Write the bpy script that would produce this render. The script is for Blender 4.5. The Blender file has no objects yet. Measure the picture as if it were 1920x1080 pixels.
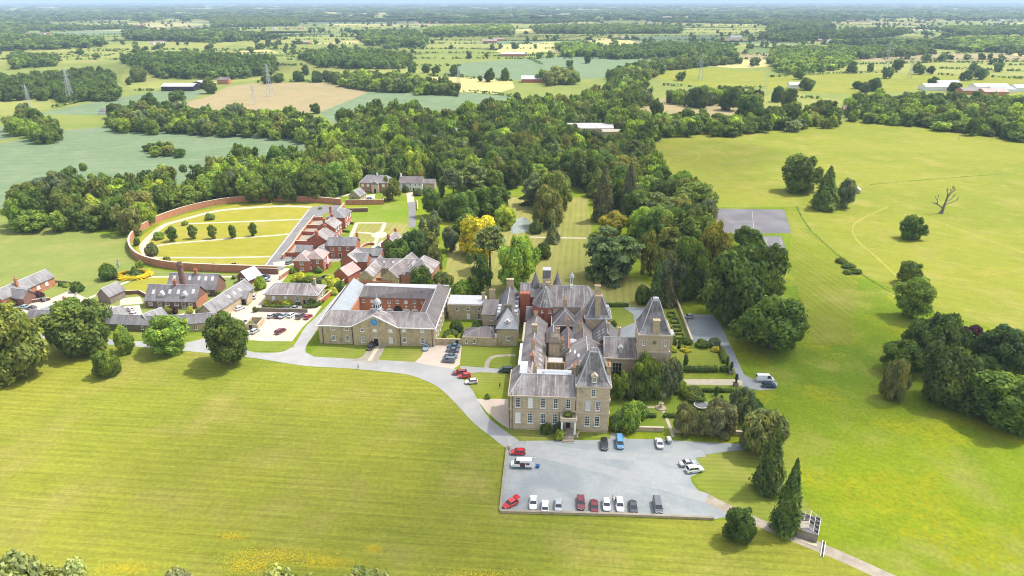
import bpy, math, random
import numpy as np
from mathutils import Vector, Matrix, Quaternion
R_ = math.radians
S = bpy.context.scene
C = S.collection

# ---------------------------------------------------------------- camera, sky, sun
CAM_H = 109.0
F = 1280.0                      # focal length in photo pixels (1920 wide) = 24 mm
PITCH = math.atan(539 / F)
cd = bpy.data.cameras.new('camera'); cam = bpy.data.objects.new('camera', cd); C.objects.link(cam)
cd.sensor_width = 36; cd.lens = 36 * F / 1920; cd.clip_start = 1; cd.clip_end = 90000
cam.location = (0, 0, CAM_H); cam.rotation_euler = (math.pi / 2 - PITCH, 0, 0)
S.camera = cam

SUN_EL, SUN_AZ = 61.0, 69.0     # azimuth clockwise from +Y (view direction)
W = bpy.data.worlds.new('World'); S.world = W; W.use_nodes = True
wt = W.node_tree; bg = wt.nodes['Background']
sky = wt.nodes.new('ShaderNodeTexSky'); sky.sky_type = 'NISHITA'; sky.sun_disc = False
sky.sun_elevation = R_(SUN_EL); sky.sun_rotation = R_(SUN_AZ); sky.altitude = 100
sky.air_density = 1.0; sky.dust_density = 2.5; sky.ozone_density = 1.0
hs = wt.nodes.new('ShaderNodeHueSaturation'); hs.inputs['Saturation'].default_value = 0.40   # milky, part-clouded sky
wt.links.new(sky.outputs[0], hs.inputs['Color']); wt.links.new(hs.outputs[0], bg.inputs[0]); bg.inputs[1].default_value = 0.15
sl = bpy.data.lights.new('sun', 'SUN'); sun = bpy.data.objects.new('sun', sl); C.objects.link(sun)
sl.energy = 2.5; sl.angle = R_(1.6); sl.color = (1.0, 0.95, 0.86)
sd = Vector((math.sin(R_(SUN_AZ)) * math.cos(R_(SUN_EL)), math.cos(R_(SUN_AZ)) * math.cos(R_(SUN_EL)), math.sin(R_(SUN_EL))))
sun.rotation_euler = (-sd).to_track_quat('-Z', 'Y').to_euler(); sun.location = (0, 0, 300)
S.view_settings.view_transform = 'Standard'; S.view_settings.look = 'None'
S.view_settings.gamma = 1; S.view_settings.exposure = 1.10
S.cycles.max_bounces = 6; S.cycles.diffuse_bounces = 3; S.cycles.transparent_max_bounces = 40
S.cycles.volume_bounces = 0
S.cycles.use_denoising = True; S.cycles.pixel_filter_type = 'BLACKMAN_HARRIS'; S.cycles.filter_width = 1.05

# ---------------------------------------------------------------- survey: photo pixel at a height -> place in the world
cP, sP = math.cos(PITCH), math.sin(PITCH)
def G(px, py, z=0.0):
    yc = -(py - 540) / F
    dy = cP + yc * sP; dz = -sP + yc * cP
    t = (z - CAM_H) / dz
    return ((px - 960) / F * t, dy * t)
def hgt(y, row):                # height of a point at ground distance y seen at a row
    yc = -(row - 540) / F
    return CAM_H + (-sP + yc * cP) / (cP + yc * sP) * y
A = R_(-3.6)                    # the estate's buildings share this bearing
O = G(960, 805)
cA, sA = math.cos(A), math.sin(A)
def XY(u, v): return (O[0] + u * cA - v * sA, O[1] + u * sA + v * cA)
def UV(x, y):
    x -= O[0]; y -= O[1]
    return (x * cA + y * sA, -x * sA + y * cA)
def E(px, py, z=0.0): return UV(*G(px, py, z))

# ---------------------------------------------------------------- object helpers
def tag(o, label=None, cat=None, group=None, kind=None):
    if label: o['label'] = label
    if cat: o['category'] = cat
    if group: o['group'] = group
    if kind: o['kind'] = kind
    return o
def empty(name, loc, rz=0.0, label=None, cat=None, group=None):
    o = bpy.data.objects.new(name, None); C.objects.link(o)
    o.location = loc; o.rotation_euler = (0, 0, rz); o.empty_display_size = 1
    return tag(o, label, cat, group)
def link(name, me, parent=None, loc=(0, 0, 0), rz=0.0, sc=None, col=None):
    o = bpy.data.objects.new(name, me); C.objects.link(o)
    o.location = loc; o.rotation_euler = (0, 0, rz)
    if sc: o.scale = sc
    if parent: o.parent = parent
    if col: o.color = (col[0], col[1], col[2], 1)
    return o
def copy_tree(o, parent=None):
    c = o.copy(); C.objects.link(c)
    if parent: c.parent = parent
    for ch in list(o.children): copy_tree(ch, c)
    return c

class MB:
    """collects faces of one mesh"""
    def __init__(s): s.v = []; s.f = []; s.m = []
    def add(s, vs, fs, m=0):
        b = len(s.v); s.v += [tuple(q) for q in vs]
        for f in fs: s.f.append([b + i for i in f]); s.m.append(m)
        return s
    def box(s, x0, x1, y0, y1, z0, z1, m=0):
        v = [(x0, y0, z0), (x1, y0, z0), (x1, y1, z0), (x0, y1, z0), (x0, y0, z1), (x1, y0, z1), (x1, y1, z1), (x0, y1, z1)]
        return s.add(v, [(0, 3, 2, 1), (4, 5, 6, 7), (0, 1, 5, 4), (1, 2, 6, 5), (2, 3, 7, 6), (3, 0, 4, 7)], m)
    def prism(s, poly, z0, z1, m=0):
        n = len(poly)
        v = [(p[0], p[1], z0) for p in poly] + [(p[0], p[1], z1) for p in poly]
        return s.add(v, [tuple(range(n))[::-1], tuple(range(n, 2 * n))] + [(i, (i + 1) % n, n + (i + 1) % n, n + i) for i in range(n)], m)
    def rings(s, rs, m=0, cap=True):
        v = []
        for (x0, x1, y0, y1, z) in rs: v += [(x0, y0, z), (x1, y0, z), (x1, y1, z), (x0, y1, z)]
        fs = []
        for k in range(len(rs) - 1):
            for i in range(4):
                j = (i + 1) % 4; fs.append((k * 4 + i, k * 4 + j, k * 4 + 4 + j, k * 4 + 4 + i))
        if cap: b = (len(rs) - 1) * 4; fs.append((b, b + 1, b + 2, b + 3)); fs.append((3, 2, 1, 0))
        return s.add(v, fs, m)
    def tube(s, p, q, r0, r1=None, n=6, m=0):
        r1 = r0 if r1 is None else r1
        p = Vector(p); q = Vector(q); d = (q - p)
        if d.length < 1e-6: return s
        d.normalize(); a = d.orthogonal().normalized(); b = d.cross(a)
        v = []
        for c, r in ((p, r0), (q, r1)):
            for i in range(n):
                t = 2 * math.pi * i / n; v.append(c + a * math.cos(t) * r + b * math.sin(t) * r)
        return s.add(v, [(i, (i + 1) % n, n + (i + 1) % n, n + i) for i in range(n)] + [tuple(range(n))[::-1], tuple(range(n, 2 * n))], m)
    def lathe(s, prof, n=12, c=(0, 0), m=0, ph=0.0):
        v = []
        for r, z in prof:
            for i in range(n):
                t = 2 * math.pi * i / n + ph; v.append((c[0] + r * math.cos(t), c[1] + r * math.sin(t), z))
        fs = []
        for k in range(len(prof) - 1):
            for i in range(n):
                j = (i + 1) % n; fs.append((k * n + i, k * n + j, k * n + n + j, k * n + n + i))
        fs.append(tuple(range(n))[::-1]); b = (len(prof) - 1) * n; fs.append(tuple(range(b, b + n)))
        return s.add(v, fs, m)
    def mesh(s, name, mats):
        me = bpy.data.meshes.new(name); me.from_pydata(s.v, [], s.f)
        for q in (mats if isinstance(mats, (list, tuple)) else [mats]): me.materials.append(q)
        if any(s.m): me.polygons.foreach_set('material_index', s.m)
        me.update(); return me
    def build(s, name, mats, parent=None, loc=(0, 0, 0), rz=0.0, col=None):
        return link(name, s.mesh(name, mats), parent, loc, rz, None, col)

# ---------------------------------------------------------------- materials
class NT:
    def __init__(s, name):
        s.m = bpy.data.materials.new(name); s.m.use_nodes = True
        s.t = s.m.node_tree; s.b = s.t.nodes['Principled BSDF']; s.N = s.t.nodes; s.L = s.t.links
        s.b.inputs['Specular IOR Level'].default_value = 0.25; s.b.inputs['Roughness'].default_value = 0.85
    def n(s, typ, **k):
        q = s.N.new('ShaderNode' + typ)
        for a, b in k.items(): setattr(q, a, b)
        return q
    def put(s, sock, v):
        if hasattr(v, 'is_output') or hasattr(v, 'links'): s.L.new(v, sock)
        else: sock.default_value = v
    def math(s, op, a, b=0.0, c=None):
        q = s.n('Math', operation=op); s.put(q.inputs[0], a); s.put(q.inputs[1], b)
        if c is not None: s.put(q.inputs[2], c)
        return q.outputs[0]
    def vm(s, op, a, b=(0, 0, 0)):
        q = s.n('VectorMath', operation=op); s.put(q.inputs[0], a); s.put(q.inputs[1], b)
        return q.outputs['Value'] if op == 'DOT_PRODUCT' else q.outputs[0]
    def noise(s, vec, sc, det=2.0, rough=0.55, dist=0.0):
        q = s.n('TexNoise'); s.put(q.inputs['Vector'], vec); q.inputs['Scale'].default_value = sc
        q.inputs['Detail'].default_value = det; q.inputs['Roughness'].default_value = rough; q.inputs['Distortion'].default_value = dist
        return q.outputs[0]
    def mixc(s, f, a, b, mode='MIX'):
        q = s.n('Mix', data_type='RGBA', blend_type=mode); s.put(q.inputs[0], f)
        for i, v in ((6, a), (7, b)):
            if isinstance(v, tuple) and len(v) == 3: v = (*v, 1)
            s.put(q.inputs[i], v)
        return q.outputs[2]
    def ramp(s, f, lo, hi):        # smooth step
        q = s.n('MapRange', interpolation_type='SMOOTHSTEP'); s.put(q.inputs[0], f)
        q.inputs[1].default_value = lo; q.inputs[2].default_value = hi
        return q.outputs[0]
    def pos(s): return s.n('NewGeometry').outputs['Position']
    def stz(s):                    # (along surface, height, 0) from the face's own normal
        g = s.n('NewGeometry')
        c = s.vm('NORMALIZE', s.vm('CROSS_PRODUCT', g.outputs['Normal'], (0, 0, 1)))
        d = s.vm('DOT_PRODUCT', g.outputs['Position'], c)
        z = s.n('SeparateXYZ'); s.L.new(g.outputs['Position'], z.inputs[0])
        q = s.n('CombineXYZ'); s.L.new(d, q.inputs[0]); s.L.new(z.outputs[2], q.inputs[1])
        return q.outputs[0]
    def scale(s, vec, xyz):
        return s.vm('MULTIPLY', vec, xyz)
    def val(s, col, f):            # col * f
        q = s.n('VectorMath', operation='SCALE'); s.put(q.inputs[0], col if hasattr(col, 'links') else tuple(col[:3])); s.put(q.inputs[3], f)
        return q.outputs[0]
    def out(s, col, rough=None):
        if isinstance(col, tuple) and len(col) == 3: col = (*col, 1)
        s.put(s.b.inputs['Base Color'], col)
        if rough is not None: s.b.inputs['Roughness'].default_value = rough
        return s.m
def plain(name, col, rough=0.7, metal=0.0, var=0.15, sc=0.6, spec=0.3):
    t = NT(name); t.b.inputs['Metallic'].default_value = metal; t.b.inputs['Specular IOR Level'].default_value = spec
    n = t.noise(t.pos(), sc, 3)
    return t.out(t.val(col, t.math('MULTIPLY_ADD', n, var * 2, 1 - var)), rough)

def grass(name, a, b, patch=None, thr=0.6, ang=0.0, st=0.25, sw=1.0, fine=0.35, band=0.0, bw=5.0, a2=None):
    """a/b two sward colours in broad drifts, mower streaks along ang, optional third colour in patches"""
    t = NT(name); p = t.pos()
    col = t.mixc(t.ramp(t.noise(p, 0.012, 4, 0.6), 0.38, 0.62), a, b)
    col = t.mixc(t.ramp(t.noise(p, 0.05, 3, 0.6), 0.45, 0.75), col, a2 or tuple(0.6 * x + 0.4 * y for x, y in zip(a, (0.30, 0.25, 0.09))))
    if patch:
        col = t.mixc(t.math('MULTIPLY', t.ramp(t.noise(p, 0.035, 3, 0.6), thr, thr + 0.1), t.ramp(t.noise(p, 0.6, 2), 0.35, 0.6)), col, patch)
    r = t.n('VectorRotate', rotation_type='Z_AXIS'); t.L.new(p, r.inputs['Vector']); r.inputs['Angle'].default_value = -ang
    s1 = t.noise(t.scale(r.outputs[0], (0.035, 1.0 / sw, 1)), 1.0, 3, 0.7)
    s2 = t.noise(p, 0.9, 4, 0.75); s3 = t.noise(p, 0.18, 3, 0.6)
    f = t.math('MULTIPLY_ADD', s1, 2 * st, 1 - st)
    f = t.math('MULTIPLY', f, t.math('MULTIPLY_ADD', s2, 2 * fine, 1 - fine))
    f = t.math('MULTIPLY', f, t.math('MULTIPLY_ADD', s3, 0.36, 0.82))
    if band:
        w = t.n('TexWave', wave_type='BANDS', bands_direction='Y'); w.inputs['Scale'].default_value = 0.314 / bw * 1.0
        w.inputs['Distortion'].default_value = 1.2; w.inputs['Detail'].default_value = 2; w.inputs['Detail Scale'].default_value = .3
        t.L.new(r.outputs[0], w.inputs['Vector'])
        f = t.math('MULTIPLY', f, t.math('MULTIPLY_ADD', w.outputs[1], 2 * band, 1 - band))
    t.b.inputs['Specular IOR Level'].default_value = 0.05
    return t.out(t.val(col, f), 0.95)
def paving(name, a, b, sc=0.12, fine=0.12):
    t = NT(name); p = t.pos()
    col = t.mixc(t.ramp(t.noise(p, sc, 4, 0.65, 0.6), 0.35, 0.68), a, b)
    f = t.math('MULTIPLY_ADD', t.noise(p, 1.6, 4, 0.8), 2 * fine, 1 - fine)
    return t.out(t.val(col, f), 0.95)
def stone(name, a, b, mortar=0.8, bw=1.1, bh=0.35, stain=0.5):
    t = NT(name); v = t.stz(); p = t.pos()
    br = t.n('TexBrick'); t.L.new(v, br.inputs['Vector']); br.inputs['Scale'].default_value = 1
    br.inputs['Brick Width'].default_value = bw; br.inputs['Row Height'].default_value = bh; br.inputs['Mortar Size'].default_value = 0.02
    br.inputs['Color1'].default_value = (*a, 1); br.inputs['Color2'].default_value = (*b, 1)
    br.inputs['Mortar'].default_value = (*[c * mortar for c in a], 1)
    col = t.mixc(t.ramp(t.noise(t.scale(v, (0.5, 0.25, 1)), 1.0, 4, 0.7), 0.5, 0.75), br.outputs[0], tuple(c * stain for c in a))
    f = t.math('MULTIPLY_ADD', t.noise(p, 0.7, 5, 0.7), 0.5, 0.75)
    return t.out(t.val(col, f), 0.9)
def slate(name, a, b, streak=(0.5, 0.5, 0.48), amt=0.5, var=0.3):
    t = NT(name); v = t.stz(); p = t.pos()
    col = t.mixc(t.ramp(t.noise(v, 0.22, 4, 0.65), 0.35, 0.65), a, b)
    rows = t.noise(t.scale(v, (2.6, 4.5, 1)), 1.0, 2, 0.8)
    st = t.ramp(t.noise(t.scale(v, (1.3, 0.12, 1)), 1.0, 4, 0.75), 0.48, 0.72)
    col = t.mixc(t.math('MULTIPLY', st, amt), col, streak)
    f = t.math('MULTIPLY', t.math('MULTIPLY_ADD', rows, 2 * var, 1 - var), t.math('MULTIPLY_ADD', t.noise(p, 0.9, 4, .7), 0.5, 0.75))
    t.b.inputs['Specular IOR Level'].default_value = 0.35
    return t.out(t.val(col, f), 0.62)
def foliage(name, attr=False):
    t = NT(name); p = t.pos()
    if attr: base = t.n('Attribute', attribute_name='tc').outputs['Color']
    else: base = t.n('ObjectInfo').outputs['Color']
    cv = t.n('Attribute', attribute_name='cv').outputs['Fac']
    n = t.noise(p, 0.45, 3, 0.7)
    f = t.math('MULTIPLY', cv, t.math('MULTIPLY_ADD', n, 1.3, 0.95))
    col = t.mixc(t.ramp(t.noise(p, 0.22, 2), 0.45, 0.7), t.val(base, f), t.val(t.mixc(1.0, base, (1.5, 1.25, 0.8), 'MULTIPLY'), f))
    t.out(col, 0.75); t.b.inputs['Specular IOR Level'].default_value = 0.12
    tr = t.n('BsdfTranslucent'); t.L.new(t.mixc(1.0, col, (1.4, 1.5, 0.6), 'MULTIPLY'), tr.inputs[0])
    mx = t.n('MixShader'); mx.inputs[0].default_value = 0.28
    t.L.new(t.b.outputs[0], mx.inputs[1]); t.L.new(tr.outputs[0], mx.inputs[2])
    t.L.new(mx.outputs[0], t.N['Material Output'].inputs[0])
    return t.m

M = {}
M['leaf'] = foliage('leaf'); M['leafm'] = foliage('leaf_mass', True)
M['bark'] = plain('bark', (0.10, 0.075, 0.05), 0.95, var=0.35, sc=2)
M['deadwood'] = plain('dead_wood', (0.17, 0.15, 0.13), 0.9, var=0.3, sc=2)
M['park'] = grass('park_grass', (0.17, 0.225, 0.010), (0.118, 0.18, 0.012), (0.225, 0.24, 0.010), 0.52, R_(-25), 0.16, 1.3, 0.55)
M['front'] = grass('front_lawn', (0.218, 0.225, 0.028), (0.165, 0.190, 0.022), (0.36, 0.28, 0.012), 0.68, R_(-5.5), 0.44, 0.5, 0.5, band=0.055, bw=2.4, a2=(0.238, 0.222, 0.05))
M['hay'] = grass('hay_meadow', (0.215, 0.228, 0.030), (0.182, 0.208, 0.026), (0.27, 0.24, 0.05), 0.6, R_(-32), 0.26, 1.6, 0.34)
M['mown'] = grass('mown_strip', (0.18, 0.21, 0.020), (0.16, 0.19, 0.018), None, .6, R_(97), 0.28, 1.1, 0.35, band=0.05, bw=3)
M['lawn'] = grass('garden_lawn', (0.19, 0.225, 0.030), (0.155, 0.20, 0.028), None, .6, R_(-3.6), 0.12, 1.0, 0.2, band=0.07, bw=1.6)
M['parklawn'] = grass('shrubbery_lawn', (0.22, 0.225, 0.055), (0.25, 0.235, 0.075), None, .6, R_(84), 0.2, 1.6, 0.2, band=0.06, bw=3)
M['orchard'] = grass('walled_lawn', (0.285, 0.265, 0.034), (0.25, 0.24, 0.030), None, .6, R_(4), 0.10, 1.2, 0.2, band=0.05, bw=2)
M['rough'] = grass('rough_grass', (0.15, 0.22, 0.02), (0.20, 0.25, 0.03), (0.09, 0.15, 0.02), .55, 0, 0.1, 1.0, 0.4)
M['crop'] = grass('green_corn', (0.15, 0.205, 0.112), (0.135, 0.19, 0.100), None, .6, R_(9), 0.12, 6, 0.08, band=0.035, bw=12, a2=(0.18, 0.22, 0.13))
M['brown'] = grass('bare_earth', (0.30, 0.235, 0.125), (0.26, 0.22, 0.11), None, .6, R_(9), 0.06, 5, 0.08, a2=(0.30, 0.25, 0.15))
M['straw'] = grass('straw_field', (0.42, 0.37, 0.15), (0.36, 0.34, 0.13), None, .6, R_(0), 0.05, 5, 0.08, a2=(0.42, 0.38, 0.18))
M['green'] = grass('pasture', (0.19, 0.225, 0.055), (0.165, 0.205, 0.05), None, .6, R_(5), 0.08, 5, 0.15)
M['pale'] = grass('pale_pasture', (0.25, 0.26, 0.07), (0.21, 0.235, 0.06), None, .6, R_(5), 0.08, 5, 0.15)
M['dkgreen'] = grass('deep_pasture', (0.12, 0.165, 0.05), (0.105, 0.15, 0.045), None, .6, R_(5), 0.08, 5, 0.15)
M['drive'] = paving('drive_tarmac', (0.29, 0.29, 0.285), (0.345, 0.34, 0.33))
M['gravel'] = paving('car_park_gravel', (0.235, 0.26, 0.268), (0.315, 0.33, 0.325), 0.09, 0.22)
M['peach'] = paving('buff_gravel', (0.45, 0.375, 0.305), (0.52, 0.43, 0.35), 0.10, 0.1)
M['track'] = paving('stony_track', (0.37, 0.32, 0.26), (0.27, 0.235, 0.18), 0.25, 0.2)
M['tarmac'] = paving('tarmac', (0.175, 0.17, 0.175), (0.215, 0.205, 0.205), 0.15, 0.08)
M['court'] = paving('court', (0.125, 0.122, 0.132), (0.165, 0.16, 0.168), 0.08, 0.12)
M['haytrack'] = grass('wheel_marks', (0.30, 0.285, 0.06), (0.27, 0.265, 0.05), None, .6, 0, .1, 1, .3)
M['gravel2'] = paving('swept_gravel', (0.315, 0.325, 0.32), (0.28, 0.295, 0.295), 0.3, 0.16)
M['path'] = paving('path', (0.50, 0.44, 0.33), (0.42, 0.38, 0.28), 0.3, 0.15)
M['flags'] = paving('flagstones', (0.32, 0.28, 0.22), (0.26, 0.23, 0.18), 0.3, 0.2)
M['earth'] = paving('earth', (0.16, 0.11, 0.07), (0.22, 0.16, 0.10), 0.3, 0.3)
M['water'] = plain('pond', (0.22, 0.25, 0.22), 0.12, var=0.3, sc=.2, spec=0.6)
M['stone'] = stone('sandstone', (0.56, 0.45, 0.305), (0.47, 0.375, 0.25), 0.7, 1.1, 0.42, 0.55)
M['stone2'] = stone('rubble_stone', (0.45, 0.355, 0.225), (0.53, 0.43, 0.28), 0.65, 0.9, 0.35, 0.5)
M['trim'] = plain('dressed_stone', (0.52, 0.44, 0.33), 0.85, var=0.2, sc=1)
M['dkstone'] = stone('sooty_stone', (0.20, 0.17, 0.13), (0.25, 0.21, 0.16), 0.7, .9, .35, 0.5)
M['brick'] = stone('red_brick', (0.40, 0.135, 0.075), (0.33, 0.11, 0.065), 1.15, 0.5, 0.16, 0.7)
M['brick2'] = stone('pink_brick', (0.43, 0.195, 0.11), (0.35, 0.15, 0.09), 1.2, 0.5, 0.16, 0.65)
M['dkbrick'] = stone('dark_brick', (0.21, 0.115, 0.085), (0.16, 0.09, 0.07), 1.1, 0.5, 0.16, 0.7)
M['slate'] = slate('mauve_slate', (0.135, 0.11, 0.105), (0.27, 0.24, 0.235), (0.47, 0.44, 0.415), 0.8, 0.55)
M['slate2'] = slate('grey_slate', (0.13, 0.122, 0.125), (0.21, 0.20, 0.205), (0.36, 0.36, 0.37), 0.5, 0.35)
M['slate3'] = slate('brown_slate', (0.12, 0.10, 0.10), (0.18, 0.155, 0.15), (0.33, 0.31, 0.29), 0.5, 0.45)
M['slate4'] = slate('lichened_slate', (0.09, 0.083, 0.088), (0.26, 0.245, 0.25), (0.42, 0.41, 0.41), 0.65, 0.5)
M['pinktile'] = slate('pink_tile', (0.30, 0.20, 0.185), (0.35, 0.26, 0.24), (0.42, 0.37, 0.34), 0.3, 0.2)
M['lead'] = slate('lead_sheet', (0.40, 0.41, 0.43), (0.50, 0.50, 0.51), (0.38, 0.37, 0.36), 0.35, 0.08)
M['metal'] = slate('grey_metal_roof', (0.235, 0.26, 0.285), (0.27, 0.295, 0.32), (0.36, 0.38, 0.4), 0.15, 0.08)
M['sheet'] = slate('sheet_roof', (0.48, 0.45, 0.43), (0.58, 0.56, 0.55), (0.3, 0.27, 0.26), 0.3, 0.12)
M['white'] = plain('white_paint', (0.78, 0.78, 0.76), 0.5, var=0.06)
M['render'] = plain('white_render', (0.74, 0.74, 0.72), 0.8, var=0.06)
M['glass'] = plain('window_glass', (0.025, 0.035, 0.04), 0.08, var=0.3, spec=0.8)
M['skyglass'] = plain('roof_glass', (0.45, 0.50, 0.55), 0.15, var=0.1, spec=0.8)
M['black'] = plain('black_paint', (0.02, 0.02, 0.022), 0.5, var=0.2)
M['blue'] = plain('blue_clock_face', (0.05, 0.28, 0.62), 0.5, var=0.05)
M['gold'] = plain('gilt', (0.75, 0.55, 0.15), 0.4, metal=0.5, var=0.05)
M['terra'] = plain('terracotta', (0.50, 0.20, 0.10), 0.8, var=0.2, sc=2)
M['wood'] = plain('weathered_wood', (0.30, 0.26, 0.22), 0.9, var=0.3, sc=1.5)
M['steel'] = plain('galvanised_steel', (0.42, 0.44, 0.45), 0.5, metal=0.3, var=0.1)
M['rubber'] = plain('rubber', (0.02, 0.02, 0.02), 0.8, var=0.1)
M['carglass'] = plain('car_glass', (0.03, 0.035, 0.04), 0.06, var=0.1, spec=0.9)
M['lens'] = plain('clear_lens', (0.7, 0.72, 0.74), 0.15, var=0.05, spec=0.7)
M['redlens'] = plain('red_lens', (0.45, 0.02, 0.02), 0.2, var=0.05)
M['chrome'] = plain('alloy', (0.45, 0.46, 0.47), 0.3, metal=0.6, var=0.05)
M['interior'] = plain('van_interior', (0.12, 0.03, 0.03), 0.8, var=0.4, sc=3)
_t = NT('car_paint'); _oi = _t.n('ObjectInfo'); _t.out(_oi.outputs['Color'], 0.25); _t.b.inputs['Specular IOR Level'].default_value = 0.6
_t.b.inputs['Coat Weight'].default_value = 0.5; M['paint'] = _t.m
_t = NT('cloth'); _oi = _t.n('ObjectInfo'); _t.out(_oi.outputs['Color'], 0.9); M['cloth'] = _t.m
M['skin'] = plain('skin', (0.50, 0.30, 0.21), 0.6, var=0.05)
M['hair'] = plain('hair', (0.04, 0.025, 0.015), 0.6, var=0.1)
# ================================================================ the ground, fields, drives and paths
LAY = []
def level(pts):
    """each sheet lies 4 mm above whatever it may overlap"""
    x = [p[0] for p in pts]; y = [p[1] for p in pts]; b = (min(x), max(x), min(y), max(y))
    l = 1 + max([k for c, k in LAY if c[0] < b[1] and c[1] > b[0] and c[2] < b[3] and c[3] > b[2]] or [0]); LAY.append((b, l)); return 0.02 + 0.004 * l
def sheet(name, pts, m, cat=None, z=None, world=False):
    """a flat sheet traced from the survey; each new sheet lies 4 mm above the last"""
    P = pts if world else [G(*p) for p in pts]
    z = level(P)
    v = [(x, y, z) for x, y in P]
    me = bpy.data.meshes.new(name)
    from mathutils.geometry import tessellate_polygon
    tr = tessellate_polygon([[Vector((x, y, 0)) for x, y in P]])
    fs = []
    for t in tr:
        a, b, c = (Vector(v[i]) for i in t)
        fs.append(t if (b - a).cross(c - a).z > 0 else t[::-1])
    me.from_pydata(v, [], fs); me.materials.append(M[m]); me.update()
    o = link(name, me); tag(o, kind='structure'); return o
def smooth(pts, k=4, closed=False):
    out = []; n = len(pts)
    for i in range(n if closed else n - 1):
        p0 = pts[(i - 1) % n] if (closed or i > 0) else pts[0]; p1 = pts[i]; p2 = pts[(i + 1) % n]
        p3 = pts[(i + 2) % n] if (closed or i < n - 2) else pts[-1]
        for j in range(k):
            t = j / k
            out.append(tuple(0.5 * (2 * b + (c - a) * t + (2 * a - 5 * b + 4 * c - d) * t * t + (3 * b - a - 3 * c + d) * t ** 3) for a, b, c, d in zip(p0, p1, p2, p3)))
    if not closed: out.append(tuple(pts[-1]))
    return out
def ribbon(name, pts, w, m, world=False):
    P = smooth([G(*p) for p in pts] if not world else pts, 6)
    L, Rr = [], []
    for i, p in enumerate(P):
        a = P[max(i - 1, 0)]; b = P[min(i + 1, len(P) - 1)]
        d = Vector((b[0] - a[0], b[1] - a[1])).normalized(); n = (-d.y, d.x)
        L.append((p[0] + n[0] * w / 2, p[1] + n[1] * w / 2)); Rr.append((p[0] - n[0] * w / 2, p[1] - n[1] * w / 2))
    z = level(P)
    mb = MB(); n = len(P)
    mb.add([(x, y, z) for x, y in L + Rr], [(n + i, n + i + 1, i + 1, i) for i in range(n - 1)])
    return tag(mb.build(name, M[m]), kind='structure')

# one base sheet to the horizon
g = MB(); g.add([(-60000, -3000, 0), (60000, -3000, 0), (60000, 90000, 0), (-60000, 90000, 0)], [(0, 1, 2, 3)])
tag(g.build('ground', M['park']), kind='structure')

# farmland beyond the estate: a jittered patchwork of fields
rnd = random.Random(7)
rows = [560.0]
while rows[-1] < 26000: rows.append(rows[-1] + 130 * (rows[-1] / 1100) ** 0.75)
def fcell(i, j):
    y = rows[i]; w = 230 * (y / 1100) ** 0.75
    r = random.Random(i * 7919 + j * 104729)
    return ((j + 0.5 * (i % 2)) * w + r.uniform(-.3, .3) * w, y + r.uniform(-.28, .28) * (rows[min(i + 1, len(rows) - 1)] - y) + 0.04 * j * w * .5)
FK = ['green', 'pale', 'crop', 'straw', 'brown', 'dkgreen']
fm = MB(); EDG = []; WOODCELL = []
for i in range(len(rows) - 2):
    w = 230 * (rows[i] / 1100) ** 0.75; nj = int(rows[i] * 0.95 / w) + 2
    for j in range(-nj, nj):
        # next row has its own width: map by position
        a = fcell(i, j); b = fcell(i, j + 1)
        w2 = 230 * (rows[i + 1] / 1100) ** 0.75
        j2 = round(a[0] / w2 - 0.5 * ((i + 1) % 2)); j3 = round(b[0] / w2 - 0.5 * ((i + 1) % 2))
        if j3 == j2: j3 = j2 + 1
        d = fcell(i + 1, j2); c = fcell(i + 1, j3)
        k = rnd.choices(range(6), (26, 26, 14, 18, 8, 8))[0]
        fm.add([(a[0], a[1], 0), (b[0], b[1], 0), (c[0], c[1], 0), (d[0], d[1], 0)], [(0, 1, 2, 3)], k)
        if rows[i] < 5200: EDG.append((a, b)); EDG.append((a, d))
        if rnd.random() < (0.04 if rows[i] < 2200 else 0.07 if rows[i] < 3500 else 0.13): WOODCELL.append((a, b, c, d))
ff = fm.build('farmland', [M[k] for k in FK]); ff.location.z = 0.012; tag(ff, kind='structure')

# fields traced from the survey (photo pixels)
def fld(m, *p): return sheet('field', list(p), m)
fld('green', (-400, 140), (700, 95), (2300, 110), (2300, 260), (1900, 255), (1225, 275), (900, 240), (-400, 300))
fld('hay', (1225, 272), (1300, 238), (1400, 246), (1600, 226), (1920, 248), (2300, 285), (2300, 760), (1990, 690), (1850, 612), (1745, 585), (1690, 548), (1630, 521), (1590, 497), (1560, 470), (1510, 420), (1495, 388), (1345, 388), (1240, 330))
fld('crop', (-500, 285), (0, 270), (60, 257), (130, 243), (200, 238), (300, 241), (480, 246), (575, 262), (620, 270), (400, 330), (200, 380), (0, 392), (-500, 430))
fld('crop', (-300, 238), (40, 236), (110, 240), (0, 264), (-400, 280))
fld('pale', (-300, 186), (60, 180), (210, 184), (100, 203), (0, 216), (-300, 230))
fld('crop', (60, 214), (120, 203), (200, 187), (290, 172), (398, 168), (330, 200), (280, 215), (200, 216))
fld('brown', (290, 207), (395, 180), (425, 163), (480, 155), (620, 156), (712, 164), (600, 211), (500, 214), (340, 212))
fld('crop', (598, 212), (712, 164), (850, 172), (975, 182), (960, 205), (860, 215), (640, 240))
fld('straw', (800, 145), (870, 142), (960, 150), (965, 165), (930, 176), (860, 172), (815, 160))
fld('crop', (870, 118), (960, 112), (1060, 105), (1190, 100), (1310, 103), (1150, 146), (1050, 150), (940, 150), (830, 140), (850, 125))
fld('pale', (490, 128), (600, 120), (720, 126), (800, 132), (840, 142), (700, 138), (600, 137), (480, 150), (400, 156), (440, 140))
fld('pale', (235, 130), (270, 130), (300, 150), (420, 150), (400, 160), (250, 168), (225, 150))
fld('brown', (100, 106), (190, 103), (180, 116), (110, 117))
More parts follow.
